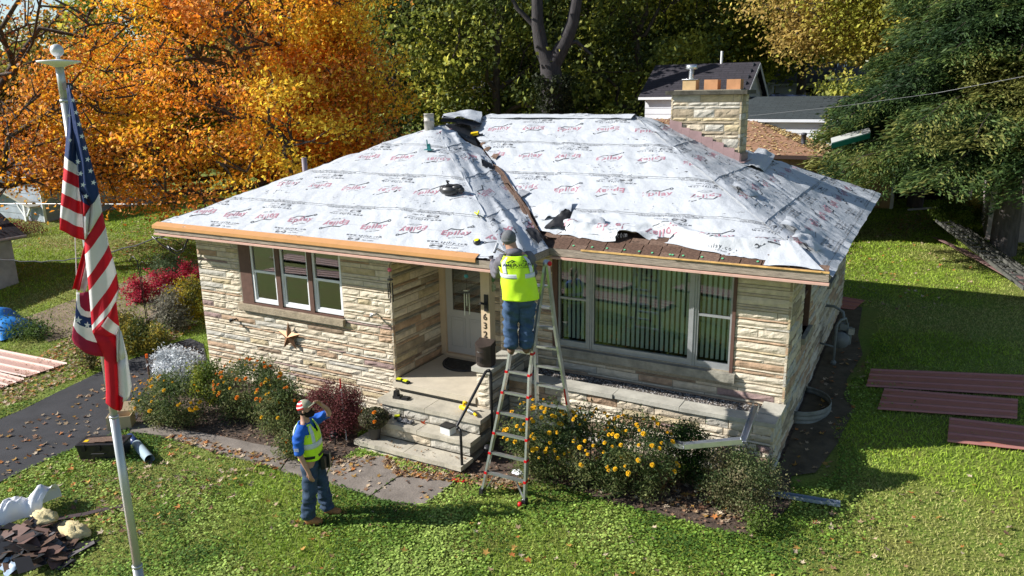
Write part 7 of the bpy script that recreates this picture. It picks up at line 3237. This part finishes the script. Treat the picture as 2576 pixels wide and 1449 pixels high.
GPN = 'ribbed metal roof panels laid on the grass'
roof_panel('longest terracotta metal panel, farthest of the three on the shaded right lawn', [gp(2190, 933), ext(gp(2190, 933), gp(2576, 949), 1.15), ext(gp(2178, 976), gp(2576, 1000), 1.15), gp(2178, 976)], M_PANR, group=GPN)
roof_panel('middle terracotta metal panel on the shaded right lawn', [gp(2224, 982), gp(2560, 1010), gp(2558, 1058), gp(2207, 1034)], M_PANR, group=GPN)
roof_panel('short terracotta metal panel nearest the camera at the right edge', [gp(2388, 1056), ext(gp(2388, 1056), gp(2575, 1078), 1.12), ext(gp(2382, 1116), gp(2575, 1136), 1.12), gp(2382, 1116)], M_PANR, group=GPN)
roof_panel('terracotta metal panel lying behind the house corner', [gp(2085, 745), gp(2174, 760), gp(2148, 782), gp(2085, 775)], M_PANR, group=GPN)
roof_panel('pale pink metal panel across the grass beyond the driveway', [ext(gp(170, 917), gp(0, 883), 1.5), gp(170, 917), gp(66, 952), ext(gp(66, 952), gp(-60, 925), 1.5)], M_PANP, group=GPN)
roof_panel('pale pink metal panel at the left edge, nearer of the two', [ext(gp(62, 957), gp(0, 941), 2.5), gp(62, 957), gp(0, 981), ext(gp(0, 981), gp(-60, 960), 1.8)], M_PANP, group=GPN)
# more panels on the front lawn, in front of the frame; the windows mirror them
for (x, y, a, L, lb) in ((3.2, -8.3, .12, 3.6, 'pink metal panel on the front lawn mirrored in the picture window'), (6.3, -10.6, .25, 4.2, 'long pink metal panel on the front lawn mirrored in the glass'),
                         (-7.5, -9.2, -.1, 4.5, 'pink metal panel far left on the front lawn mirrored in the sashes'), (-9.0, -11.2, .05, 4.5, 'pink metal panel at the far left of the front lawn'),
                         (1.0, -10.5, .2, 4.0, 'pink metal panel in the middle of the front lawn')):
    ca, sa = math.cos(a), math.sin(a)
    cs = []
    for (p, q) in ((0, .95), (L, .95), (L, 0), (0, 0)):
        xx, yy = x + p * ca - q * sa, y + p * sa + q * ca
        cs.append((xx, yy, float(gz(xx, yy)) + .02))
    roof_panel(lb, cs, M_PANP, group=GPN)

# star on the wall
t = thing('barn_star', 'rusty five pointed metal star hung on the stone wall under the left window', 'star', (2.42, -.05, 1.27))
V = [(0, -.06, 0)]
for i in range(10):
    r_ = .31 if i % 2 == 0 else .118
    V.append((r_ * math.sin(i * math.pi / 5) * .97, 0, r_ * math.cos(i * math.pi / 5)))
for i in range(5):
    b = MB()
    j = 2 * i
    a, c, d = j + 1, (j + 1) % 10 + 1, (j - 1) % 10 + 1
    b.add([V[0], V[a], V[c], V[d]], [(0, 1, 2), (0, 3, 1)])
    b.build('star_arm', M_STARM, t)

# taps / floodlight stubs on the wall
for (u, v, lb) in ((592, 803, 'black outdoor light stub on the left wall, left of the star'), (945, 790, 'silver outdoor tap on the left wall near the porch corner')):
    P = on(u, v, 1, -.03)
    t = thing('wall_fixture', lb, 'wall fixture', tuple(P))
    b = MB()
    b.tube([(0, .03, 0), (0, -.10, -.01)], .018, 8)
    b.build('stem', M_BLACK if u < 700 else M_GALV, t)
    b = MB()
    b.ball((0, -.12, 0), .03, 8)
    b.tube([(-.03, -.10, .03), (.03, -.10, .03)], .012, 6)
    b.build('head', M_BLACK if u < 700 else M_GALV, t)


# wind chimes
def chime(label, P, L, nt, m, topm, d=.045, cord=.2):
    t = thing('wind_chime', label, 'wind chime', tuple(P), 0, 'wind chimes round the porch')
    b = MB()
    b.tube([(0, 0, 0), (0, 0, -cord)], .004, 5)
    b.tube([(0, 0, -cord), (0, 0, -cord - L * .75)], .003, 4)
    b.build('cord', M_BLACK, t)
    b = MB()
    b.ball((0, 0, -cord * .35), .045, 8, (1, .5, .8))
    b.build('ornament', topm, t)
    b = MB()
    b.lathe([(0, .01), (d * 1.2, .008), (d * 1.2, -.008), (0, -.01)], (0, 0, -cord), 12)
    b.build('disc', m if m is not M_GALV else M_GALV, t)
    for i in range(nt):
        a = 2 * math.pi * i / nt
        b = MB()
        b.tube([(d * math.cos(a), d * math.sin(a), -cord - .06), (d * math.cos(a), d * math.sin(a), -cord - .06 - L * (.75 + .25 * math.sin(i * 2.1)))], .009, 6)
        b.build('chime_tube', m, t)


chime('dark wind chime with a pink ornament hanging from the eave at the porch corner', on(979, 665, 1, -.35), .34, 5, M_BLACK, mat('pink_ornament', (.55, .12, .18), .5), .04, .26)
chime('silver wind chime with a teal ornament hanging in front of the door', on(1172, 676, 1, .15), .38, 6, M_ALU2, mat('teal_ornament', (.06, .28, .32), .3), .045, .36)
chime('copper wind chime hanging right of the porch post', on(1238, 755, 1, .5), .42, 4, mat('copper_tube', (.28, .10, .05), .4, metal=.5), mat('pink_ornament', (.5, .1, .1)), .035, .05)
t = thing('hanging_ornament', 'green and white disc ornaments hanging on the post beside the worker', 'ornament', tuple(on(1238, 715, 1, .2)))
b = MB()
b.smooth = True
b.ball((0, 0, .09), .06, 12, (1, .3, 1))
b.build('disc', mat('green_disc', (.10, .20, .10), .5, .4, 40), t)
b = MB()
b.smooth = True
b.ball((0, 0, -.05), .075, 12, (1, .3, 1))
b.build('disc', mat('pale_disc', (.30, .33, .22), .5, .4, 30), t)

# mailbox on the pier
t = thing('mailbox', 'dark bronze mailbox with a curved lid standing on the porch pier', 'mailbox', (6.74, -.01, 1.387), R(-3))
b = MB()
n = 9
pr = [(-.15, .09), (-.15, -.05)] + [(-.15 + .30 * k / n, -.05 - .07 * math.sin(math.pi * k / n)) for k in range(1, n)] + [(.15, -.05), (.15, .09)]
b.prism([(x, y, .03) for x, y in pr], (0, 0, .30))
b.prism([(x * .9, y * .9, .0) for x, y in pr], (0, 0, .03))
b.build('box', M_BRONZE, t)
b = MB()
lb_ = [(x * 1.06, y * 1.08 - .003) for x, y in pr]
nn = len(lb_)
b.add([(x, y, .331) for x, y in lb_] + [(x * .97, y, .345 + .09 * (y + .14) / .24) for x, y in lb_],
      [tuple(range(nn)), tuple(range(2 * nn - 1, nn - 1, -1))] + [(i, i + nn, (i + 1) % nn + nn, (i + 1) % nn) for i in range(nn)])
b.build('lid', M_BRONZE, t)
b = MB()
for k in range(5):
    for j in range(4):
        b.box((-.055 + k * .022, -.150, .10 + j * .022), (-.045 + k * .022, -.138, .110 + j * .022))
b.build('grille_holes', M_BLACK, t)
b = MB()
b.tube([(-.05, -.145, .27), (0, -.16, .265), (.05, -.145, .27)], .006, 6)
b.build('handle', M_BLACK, t)

# black handrails
t = thing('handrail', 'black pipe handrail rising beside the front steps to the pier', 'handrail', (6.95, -1.12, 0))
o_ = np.array((6.95, -1.12, 0))
b = MB()
b.smooth = True
pts = [np.array(p) - o_ for p in ((6.95, -1.12, .0), (6.93, -1.10, .70), (6.90, -1.09, .735))]
b.tube(pts, .022, 10)
b.build('lower_post', M_BLACK, t)
b = MB()
b.smooth = True
b.tube([np.array(p) - o_ for p in ((6.84, -1.07, .73), (6.84, -1.05, .76), (6.93, -.32, 1.40), (6.95, -.27, 1.42))], .023, 10)
b.ball(np.array((6.87, -1.08, .735)) - o_, .032, 8)
b.build('rail', M_BLACK, t)
b = MB()
b.smooth = True
b.tube([np.array(p) - o_ for p in ((6.95, -.27, 1.42), (7.0, -.27, 1.39), (7.01, -.28, .05))], .022, 10)
b.ball(np.array((6.965, -.27, 1.415)) - o_, .032, 8)
b.build('upper_post', M_BLACK, t)

# door mat
t = thing('door_mat', 'dark half round rubber mat before the front door', 'mat', (5.62, 1.30, ZP + .002))
b = MB()
b.prism([(.50 * math.cos(math.pi + math.pi * k / 16), .56 * math.sin(math.pi + math.pi * k / 16), 0) for k in range(17)], (0, 0, .012))
b.build('mat', M_MAT, t)
b = MB()
pp = [(.47 * math.cos(math.pi + math.pi * k / 16), .53 * math.sin(math.pi + math.pi * k / 16), .016) for k in range(17)]
b.tube(pp, .008, 5)
b.build('raised_rim', M_BLACKP, t)


# tools on the steps
def battery(label, P, rz=0.):
    t = thing('tool_battery', label, 'battery', P, rz, 'yellow and black batteries by the steps')
    b = MB()
    b.box((-.06, -.04, 0), (.06, .04, .035))
    b.build('case', M_BLACKP, t)
    b = MB()
    b.box((-.055, -.03, .036), (.03, .03, .055))
    b.build('yellow_top', M_YEL2, t)


battery('left of two yellow batteries at the porch slab corner', (5.04, -.10, ZP + .001), .1)
battery('right of two yellow batteries at the porch slab corner', (5.19, -.12, ZP + .001), -.1)
battery('yellow battery lying on the second step beside the flower pot', (5.36, -.62, .414), .6)


def charger(label, P, rz):
    t = thing('battery_charger', label, 'charger', P, rz, 'black chargers on the steps')
    b = MB()
    b.box((-.09, -.06, 0), (.05, .06, .05))
    b.build('base', M_BLACKP, t)
    b = MB()
    b.prism([(-.08, -.05, .051), (.0, -.05, .051), (-.01, -.05, .14), (-.07, -.05, .14)], (0, .09, 0))
    b.build('tower', M_BLACKP, t)
    b = MB()
    b.box((.07, -.06, 0), (.20, .05, .035))
    b.box((.08, -.05, .036), (.19, .04, .045))
    b.build('tray', M_BLACK, t)


charger('black battery charger on the top step under the porch slab', (5.25, -.42, .683), .1)
charger('black battery charger on the second step behind the flower pot', (5.06, -.72, .413), .3)
t = thing('work_gloves', 'crumpled grey work gloves lying on the second step', 'gloves', (5.56, -.72, .414))
for k in range(2):
    b = MB()
    b.smooth = True
    x = -.08 + .13 * k
    b.tube([(x - .06, .02, .02), (x, 0, .035), (x + .06, -.01, .025)], [.03, .045, .03], 8)
    for j in range(4): b.tube([(x + .05, -.03 + j * .02, .03), (x + .10, -.04 + j * .028, .04 + .02 * (j % 2)), (x + .135, -.045 + j * .03, .02)], .011, 6)
    b.build('glove', mat('grey_work_glove', (.11, .11, .12), .8, .6, 40), t)
t = thing('nibbler_tool', 'yellow power cutting tool with a grey ribbed nose on the top step by the pier', 'power tool', (6.62, -.42, .69), R(-20))
b = MB()
b.smooth = True
b.tube([(-.17, 0, .04), (-.10, 0, .055), (.02, 0, .055), (.05, 0, .05)], [.035, .045, .045, .04], 12)
b.tube([(-.08, 0, .08), (-.09, .02, .15), (-.03, .02, .155)], [.025, .025, .02], 10)
b.build('body', M_YEL, t)
b = MB()
b.smooth = True
for k in range(5): b.tube([(.055 + k * .027, 0, .048), (.077 + k * .027, 0, .046)], .042 - k * .005, 12)
b.build('ribbed_nose', M_GALV, t)
b = MB()
b.tube([(.19, 0, .04), (.26, -.01, .03)], .022, 8)
b.build('nozzle', M_YEL, t)
t = thing('screw_bucket', 'small square white tub with a black lid on the second step', 'tub', (6.44, -.72, .414), R(-8))
b = MB()
b.prism([(-.10, -.075, 0), (.10, -.075, 0), (.10, .075, 0), (-.10, .075, 0)], (0, 0, .12))
b.build('tub', mat('translucent_plastic', (.62, .64, .64), .4, .1, 9), t)
b = MB()
b.box((-.112, -.087, .121), (.112, .087, .142))
b.build('lid', M_BLACKP, t)
# maple leaf, bright red, on the step
fallen('fallen_leaves', np.array([(5.87, -.62, .43)]), np.array([.13]), 'single bright red maple leaf on the second step', RG, None, [(.60, .08, .02)])

# solar path lights
for (u, v, lb) in ((844, 1120, 'black path light left of the lowest step'), (1228, 1160, 'black path light between the steps and the ladder'), (584, 1055, 'black path light among the left marigolds')):
    P = G(u, v)
    t = thing('path_light', lb, 'garden light', tuple(P), 0, 'black path lights')
    b = MB()
    b.tube([(0, 0, 0), (0, 0, .18)], .012, 8)
    b.build('stake', M_BLACK, t)
    b = MB()
    b.smooth = True
    b.lathe([(0, .20), (.055, .20), (.08, .18), (.055, .185), (.05, .22), (.075, .235), (.085, .225), (.07, .25), (.05, .27), (.0, .285)], n=18)
    b.build('lamp_head', M_BLACK, t)
# thin reflector stake and orange stake
P = G(872, 1108)
t = thing('reflector_stake', 'thin white driveway stake with a red tip beside the maroon bush', 'stake', tuple(P))
b = MB()
b.tube([(0, 0, 0), (-.02, -.02, .95)], .008, 6)
b.build('rod', M_WHITE, t)
b = MB()
b.tube([(-.02, -.02, .95), (-.022, -.022, 1.12)], .012, 6)
b.build('red_tip', M_REDP, t)
P = G(377, 955)
t = thing('orange_stake', 'short stake with an orange top by the driveway edge', 'stake', tuple(P))
b = MB()
b.tube([(0, 0, 0), (0, 0, .48)], .02, 8)
b.build('post', mat('rusty_post', (.12, .06, .04), .8), t)
b = MB()
b.tube([(0, 0, .48), (0, 0, .56)], .026, 8)
b.build('orange_cap', mat('orange_plastic', (.80, .13, .01), .5), t)
# shepherd's hook
P = G(372, 828)
t = thing('shepherd_hook', 'dark double shepherd hook standing in the side garden', 'garden hook', tuple(P))
b = MB()
b.smooth = True
b.tube([(0, 0, 0), (-.03, 0, 1.5), (-.05, 0, 1.72), (-.18, 0, 1.82), (-.30, 0, 1.74), (-.33, 0, 1.68)], .012, 6)
b.build('hook', M_BLACK, t)
b = MB()
b.smooth = True
b.tube([(0.05, 0, 0), (.03, 0, 1.4), (.05, 0, 1.66), (.14, 0, 1.72), (.22, 0, 1.66)], .010, 6)
b.build('hook', M_BLACK, t)
# landscape timber
t = thing('garden_edging', 'long timber edging rail beside the red bushes', 'edging')
A, B2 = G(290, 875), G(500, 715)
b = MB()
b.beam(A + (0, 0, .06), B2 + (0, 0, .06), .10, .09)
b.build('timber', mat('grey_timber', (.22, .17, .13), .9, .3, 4), t)
ground_patch('garden_soil', [G(*q)[:2] for q in [(60, 800), (280, 720), (500, 650), (500, 720), (290, 880), (240, 830), (120, 860)]], .006, mat('dry_soil', (.20, .15, .11), .95, .3, 3, .01, 20))
# blue tarp
t = thing('blue_tarp', 'crumpled bright blue tarp heap at the left edge', 'tarp')
b = MB()
cpt = G(18, 832)
N_ = 22
vs, fs = [], []
for i in range(N_ + 1):
    for j in range(N_ + 1):
        x, y = (i / N_ - .5) * 2.2, (j / N_ - .5) * 1.1
        h = max(0, 1 - (x / 1.1) ** 2) * max(0, 1 - (y / .55) ** 2)
        h = .48 * h ** .6 * (.75 + .5 * float(vn(x * 4, y * 4, 0, 6)))
        vs.append((cpt[0] + x - .35, cpt[1] + y, cpt[2] + h + .01))
for i in range(N_):
    for j in range(N_):
        k = i * (N_ + 1) + j
        fs.append((k, k + 1, k + N_ + 2, k + N_ + 1))
np_mesh('tarp_sheet', np.array(vs), np.array(fs), mat('blue_tarp', (.02, .22, .62), .35, .15, 4, spec=.6), t, smooth=True)

# tool case, tube, cardboard ---------------------------------------------------
P = G(272, 1148)
t = thing('tool_case', 'open black tool case standing on the grass behind the flagpole', 'tool case', (P[0] - .05, P[1] - .0, P[2]), R(30))
b = MB()
b.prism([(-.42, -.19, .02), (.42, -.19, .02), (.45, -.21, .30), (-.45, -.21, .30)], (0, .38, 0))
b.build('body', M_BLACKP, t)
b = MB()
b.prism([(-.46, -.23, .301), (.46, -.23, .301), (.46, -.23, .345), (-.46, -.23, .345)], (0, .46, 0))
for x in (-.3, 0, .3): b.box((x - .04, -.255, .22), (x + .04, -.231, .36))
b.build('lid', M_BLACK, t)
b = MB()
b.tube([(-.15, -.24, .16), (-.12, -.28, .18), (.12, -.28, .18), (.15, -.24, .16)], .014, 6)
b.build('handle', M_BLACK, t)
b = MB()
for k in range(3): b.prism([(-.38 + k * .22, -.12, .35 + .012 * k), (-.12 + k * .22, -.14, .352 + .012 * k), (-.10 + k * .22, .12, .352 + .012 * k), (-.36 + k * .22, .10, .35 + .012 * k)], (0, 0, .008))
b.build('shingle_scraps', M_SHING2, t)
b = MB()
b.box((-.36, -.10, .348), (-.28, .0, .365))
b.build('pencil_pack', M_YEL, t)
t.scale = (.82, .82, .82)
A, B2 = G(328, 1108), G(378, 1166)
A[2] += .075
B2[2] += .075
t = thing('plastic_tube', 'pale blue grey tube with a dark blue end lying on the grass', 'tube', tuple((A + B2) / 2))
mid = (A + B2) / 2
d = (B2 - A)
b = MB()
b.smooth = True
for (q0, q1, r0, r1) in ((0, .36, .062, .066), ):
    b.tube([A + d * q0 - mid, A + d * q1 - mid], [r0, r1], 16)
b.build('blue_end', mat('navy_plastic', (.02, .045, .14), .35), t)
b = MB()
b.smooth = True
b.tube([A + d * .34 - mid, A + d * .355 - mid, B2 - mid], [.066, .078, .078], 16, False)
b.build('tube', mat('blue_grey_plastic', (.33, .42, .47), .35, .05, 4), t)
b = MB()
b.lathe([(0, 0), (.074, 0)], n=16)
o = b.build('dark_opening', M_DARK, t)
o.matrix_world = Matrix.Translation(Vector(B2 - d * .01)) @ Vector(d).to_track_quat('Z', 'Y').to_matrix().to_4x4()
P = G(318, 1072)
t = thing('cardboard_box', 'open cardboard box at the driveway edge by the yellow flowers', 'box', (P[0] - .05, P[1] - .05, P[2]), R(40))
b = MB()
for q in (((-.2, -.15, 0), (.2, -.14, .25)), ((-.2, .14, 0), (.2, .15, .25)), ((-.2, -.14, 0), (-.19, .14, .25)), ((.19, -.14, 0), (.2, .14, .25)), ((-.19, -.14, 0), (.19, .14, .01))): b.box(*q)
b.build('carton', M_CARD, t)
b = MB()
b.prism([(-.2, .15, .25), (.2, .15, .25), (.2, .26, .38), (-.2, .26, .38)], (0, .006, 0))
b.build('flap', M_CARD, t)

# debris pile ------------------------------------------------------------------
DP = G(100, 1362)
DX = np.array(RX[:2]) / np.linalg.norm(RX[:2])
DY = np.array((-DX[1], DX[0]))


def dl(a, c, z=0.): return np.array((DP[0] + DX[0] * a + DY[0] * c, DP[1] + DX[1] * a + DY[1] * c, DP[2] + z))


t = thing('plastic_sheet', 'bright white crumpled plastic sheet on top of the rubble heap', 'plastic sheet')
vs, fs = [], []
n1, n2 = 26, 10
A, B2 = G(10, 1322), G(135, 1282)
for i in range(n1 + 1):
    for j in range(n2 + 1):
        q = i / n1
        c = A * (1 - q) + B2 * q
        wd = .17 + .03 * math.sin(q * 9) + .06 * q
        an = (j / n2 - .5) * math.pi
        h = math.cos(an) * wd * 1.1 * (.8 + .7 * float(vn(i * .45, j * .6, 0, 3)))
        s_ = math.sin(an) * wd
        vs.append(c + np.array((-DX[1] * s_, DX[0] * s_, h + .08)))
for i in range(n1):
    for j in range(n2):
        k = i * (n2 + 1) + j
        fs.append((k, k + 1, k + n2 + 2, k + n2 + 1))
np_mesh('sheet', np.array(vs), np.array(fs), mat('white_plastic_film', (.82, .83, .86), .25, .03, 5, .004, 12, spec=.6), t, smooth=True)


def lump(name, label, P, s, m, cat, seed, sq=(1.3, .9, .7)):
    t = thing(name, label, cat, tuple(P))
    n, k = 14, 20
    vs, fs = [], []
    for i in range(n + 1):
        ph = math.pi * i / n
        for j in range(k):
            th = 2 * math.pi * j / k
            d = np.array((math.sin(ph) * math.cos(th), math.sin(ph) * math.sin(th), math.cos(ph)))
            r_ = s * (.5 + .55 * float(vn(d[0] * 3 + 9, d[1] * 3, d[2] * 3, seed)) + .5 * float(vn(d[0] * 8, d[1] * 8, d[2] * 8, seed)))
            vs.append(d * r_ * np.array(sq))
    for i in range(n):
        for j in range(k): fs.append((i * k + j, (i + 1) * k + j, (i + 1) * k + (j + 1) % k, i * k + (j + 1) % k))
    np_mesh('wad', np.array(vs), np.array(fs), m, t, smooth=False)


M_INS = mat('yellow_insulation', (.66, .55, .30), .95, .15, 12, .01, 40)
lump('insulation_wad', 'yellow insulation wad in the middle of the rubble heap beside the white plastic', G(118, 1330) + (0, 0, .17), .15, M_INS, 'insulation', 3)
lump('insulation_wad', 'pale yellow insulation wad at the right side of the rubble heap', G(188, 1345) + (0, 0, .06), .17, M_INS, 'insulation', 8, (1.6, .8, .6))
t = thing('metal_vent_cone', 'round brown vent hood lying open side up in the rubble heap', 'vent hood', tuple(G(62, 1385) + (0, 0, .10)))
b = MB()
b.smooth = True
b.lathe([(.17, 0), (.165, .01), (.13, -.05), (.12, -.24), (.135, -.24), (.145, -.05), (.175, 0)], n=24)
o = b.build('hood', mat('brown_grey_metal', (.10, .075, .065), .6, .2, 6), t)
o.rotation_euler = (R(35), R(-22), 0)
b = MB()
b.lathe([(0, -.05), (.132, -.05)], n=24)
o = b.build('dark_inside', mat('dark_green_inside', (.03, .04, .035), .7), t)
o.rotation_euler = (R(35), R(-22), 0)
t = thing('shingle_rubble', 'heap of torn brown shingles and felt on the grass at the lower left', 'rubble')
rr = random.Random(31)
for k in range(130):
    u, v = rr.gauss(85, 55), rr.gauss(1378, 34)
    if u > 215 or v < 1318 or v > 1500: continue
    P = G(max(-80, u), v)
    if u < 160 and v < 1340: continue
    a = rr.uniform(0, math.pi)
    tl_, tw_ = rr.uniform(-.5, .5), rr.uniform(-.4, .4)
    ax = Matrix.Rotation(a, 3, 'Z') @ Matrix.Rotation(tl_, 3, 'X') @ Matrix.Rotation(tw_, 3, 'Y')
    b = MB()
    s1, s2 = rr.uniform(.07, .22), rr.uniform(.05, .13)
    z = .03 + .20 * math.exp(-((u - 70) / 70) ** 2) * rr.random()
    pl = [np.array(ax @ Vector(q)) + P + (0, 0, z) for q in ((-s1, -s2, 0), (s1 * rr.uniform(.6, 1), -s2, 0), (s1, s2 * rr.uniform(.5, 1), 0), (-s1 * rr.uniform(.6, 1), s2, 0))]
    nrm = np.array(ax @ Vector((0, 0, .006)))
    b.prism(pl, nrm)
    b.build('shingle_scrap', rr.choice([M_SHING, M_SHING, M_BLACKP, M_BROWN, M_BLACKS, M_BLACKS, mat('grey_felt', (.13, .115, .115), .9, .2, 9)]), t)
t = thing('trim_strip', 'long dark brown metal strip lying from the rubble heap to the flagpole', 'metal strip')
b = MB()
pp = [G(130, 1312), G(205, 1300), G(255, 1288), G(318, 1276)]
for i in range(3): b.beam(pp[i] + (0, 0, .03), pp[i + 1] + (0, 0, .035), .10, .008)
b.build('strip', mat('dark_brown_metal', (.07, .05, .05), .5), t)
t = thing('foil_scrap', 'crumpled blue white foil scrap in front of the rubble heap', 'scrap')
o = crumple('scrap', [G(0, 1440) + (0, 0, .05), G(45, 1410) + (0, 0, .1), G(70, 1425) + (0, 0, .05), G(20, 1460) + (0, 0, .04)], mat('pale_foil', (.40, .50, .62), .3), t, 5, .06)

# loose gutter pieces ----------------------------------------------------------


def channel(b, A, B2, w_, h_):
    A, B2 = np.array(A, float), np.array(B2, float)
    d = (B2 - A) / np.linalg.norm(B2 - A)
    s = np.cross(d, (0, 0, 1))
    s /= np.linalg.norm(s)
    u = np.cross(s, d)
    for (p, q) in ((-w_ / 2, 0), (w_ / 2, 1)):
        b.obox((A + B2) / 2 + s * p + u * h_ / 2, (np.linalg.norm(B2 - A) / 2, .004, h_ / 2), (d, s, u))
    b.obox((A + B2) / 2, (np.linalg.norm(B2 - A) / 2, w_ / 2 - .0045, .004), (d, s, u))


t = thing('bent_gutter', 'bent white gutter length leaning over the planter wall', 'gutter')
pA, pB, pC = on(1632, 1112, 1, -.40), on(1722, 1127, 1, -.48), on(1868, 1114, 1, -.30)
pD = on(1902, 1022, 1, .40)
b = MB()
channel(b, pA, pB, .09, .07)
channel(b, pB + (.004, 0, 0), pC, .09, .07)
b.build('gutter_length', M_ALU2, t)
b = MB()
channel(b, pC + (.01, .02, .01), pD, .08, .06)
b.build('raised_end', M_ALU2, t)
t = thing('gutter_strip', 'straight silver gutter strip lying on the grass right of the planter shrubs', 'gutter')
b = MB()
channel(b, G(1925, 1246) + (0, 0, .03), G(2113, 1277) + (0, 0, .03), .09, .05)
b.build('gutter_length', mat('blue_silver_metal', (.45, .52, .66), .35, .05, 5, metal=.6), t)

# gas meter ----------------------------------------------------------------------
t = thing('gas_meter', 'grey gas meter with pipes standing beside the right wall', 'gas meter', (HW + .38, 5.35, .55))
M_MET = mat('meter_grey', (.17, .19, .20), .5, .1, 5)
b = MB()
b.smooth = True
b.tube([(-.02, -.16, .42), (-.02, .02, .42)], .155, 20)
b.build('meter_drum', M_MET, t)
b = MB()
b.box((-.16, .03, .30), (.14, .20, .62))
b.box((-.06, -.03, .60), (.08, .12, .72))
b.build('meter_body', M_MET, t)
b = MB()
b.box((.10, -.10, .55), (.20, .0, .66))
b.build('index_box', M_GALV, t)
b = MB()
b.smooth = True
b.tube([(-.10, -.28, -.1), (-.10, -.28, .75), (-.04, -.24, .86), (.03, -.1, .86), (.05, .02, .72)], .024, 8)
b.tube([(-.10, -.28, .32), (-.42, -.20, .34)], .02, 8)
b.tube([(.0, .1, .72), (-.05, .2, .90), (-.22, .25, .98), (-.40, .25, .98)], .028, 8)
b.build('pipes', M_MET, t)
b = MB()
b.smooth = True
b.tube([(-.10, -.31, .0), (-.10, -.25, .0)], .05, 10)
b.build('regulator', M_MET, t)
# corrugated window well
t = thing('window_well', 'corrugated galvanised window well against the right wall', 'window well', (HW, 2.95, .30))
n = 22
vs, fs = [], []
for k in range(n + 1):
    a = -math.pi / 2 + math.pi * k / n
    for j in range(13):
        z = -.05 + .30 * j / 12
        rr_ = .52 + .012 * math.sin(j * math.pi / 1.5)
        vs.append((rr_ * math.cos(a) * .95, .62 * math.sin(a) * rr_ / .52, z))
for k in range(n):
    for j in range(12):
        q = k * 13 + j
        fs.append((q, q + 13, q + 14, q + 1))
o = np_mesh('steel_wall', np.array(vs), np.array(fs), mat('dull_galvanised', (.20, .21, .20), .6, .3, 5, metal=.3), t, smooth=True)
md = o.modifiers.new('s', 'SOLIDIFY')
md.thickness = .006
b = MB()
b.prism([(.48 * math.cos(-math.pi / 2 + math.pi * k / 12), .56 * math.sin(-math.pi / 2 + math.pi * k / 12), -.04) for k in range(13)], (0, 0, .05))
b.build('dark_soil', M_SOIL, t)

# stack of ladders and trim, right ------------------------------------------------
t = thing('stacked_ladders', 'pile of old grey extension ladders leaning by the evergreen trunk', 'ladder pile')
LA, LB = G(2412, 600) + (0, 0, .35), G(2660, 780) + (0, 0, .25)
dv = (LB - LA)
sd = np.cross(dv / np.linalg.norm(dv), (0, 0, 1))
sd /= np.linalg.norm(sd)
for j in range(3):
    off = sd * (-.18 + .26 * j) + np.array((0, 0, .11 * j))
    for sgn in (0, 1):
        b = MB()
        b.beam(LA + off + sd * sgn * .40, LB + off + sd * sgn * .40, .035, .08)
        b.build('ladder_rail', mat('oxidised_metal', (.10, .10, .09), .6, .35, 6), t)
    for k in range(16):
        c = LA + off + dv * (k + .5) / 16
        b = MB()
        b.beam(c, c + sd * .40, .03, .03)
        b.build('rung', MATS['oxidised_metal'], t)
t = thing('trim_pile', 'bundle of long mauve brown metal trims lying across the lawn before the ladders', 'metal trims')
PA_, PB_ = G(2356, 608) + (0, 0, .12), G(2640, 770) + (0, 0, .28)
dv = PB_ - PA_
for j in range(7):
    b = MB()
    o1, o2 = R2.uniform(-.1, .1), R2.uniform(-.25, .25)
    s0 = 0 if j < 2 else R2.uniform(.2, .4)
    b.beam(PA_ + dv * s0 + sd * (o1 + .05 * j) + (0, 0, .02 * j), PB_ + sd * (o2 + .05 * j) + (0, 0, .02 * j), .10, .02)
    b.build('trim_length', mat('mauve_brown_metal', (.20, .12, .115), .5, .2, 5), t)

# spirit level, chips and a landscape bar near the steps
A, B2 = G(1118, 1208), G(1168, 1216)
t = thing('spirit_level', 'red and black spirit level lying among leaves by the path', 'spirit level')
b = MB()
b.beam(A + (0, 0, .03), A * .6 + B2 * .4 + (0, 0, .03), .05, .025)
b.build('black_part', M_BLACKP, t)
b = MB()
b.beam(A * .6 + B2 * .4 + (0, 0, .03), B2 + (0, 0, .03), .05, .026)
b.build('red_part', M_REDP, t)
P = G(1304, 1195)
lump('white_wrapper', 'crumpled white scrap in the bed beneath the ladder', P + (0, 0, .04), .07, M_WHITE, 'scrap', 4, (1.4, .8, .6))
# white plank at the end of the back lawn
t = thing('white_plank', 'long pale board lying at the far edge of the right lawn', 'board')
b = MB()
b.beam(G(2285, 531) + (0, 0, .05), G(2400, 522) + (0, 0, .05), .12, .06)
b.build('board', M_WHITE, t)
# white picket fence scrap far right behind
t = thing('white_fence', 'short white fence glimpsed beside the yellow tree', 'fence')
A, B2 = far(1945, 222, 46), far(1900, 222, 47)
for k in range(12):
    q = A * (1 - k / 11) + B2 * k / 11
    b = MB()
    b.box((q[0] - .05, q[1] - .01, .9), (q[0] + .05, q[1] + .01, q[2] + .3))
    b.build('picket', M_WHITE, t)
b = MB()
b.beam(A, B2, .03, .08)
b.build('fence_rail', M_WHITE, t)
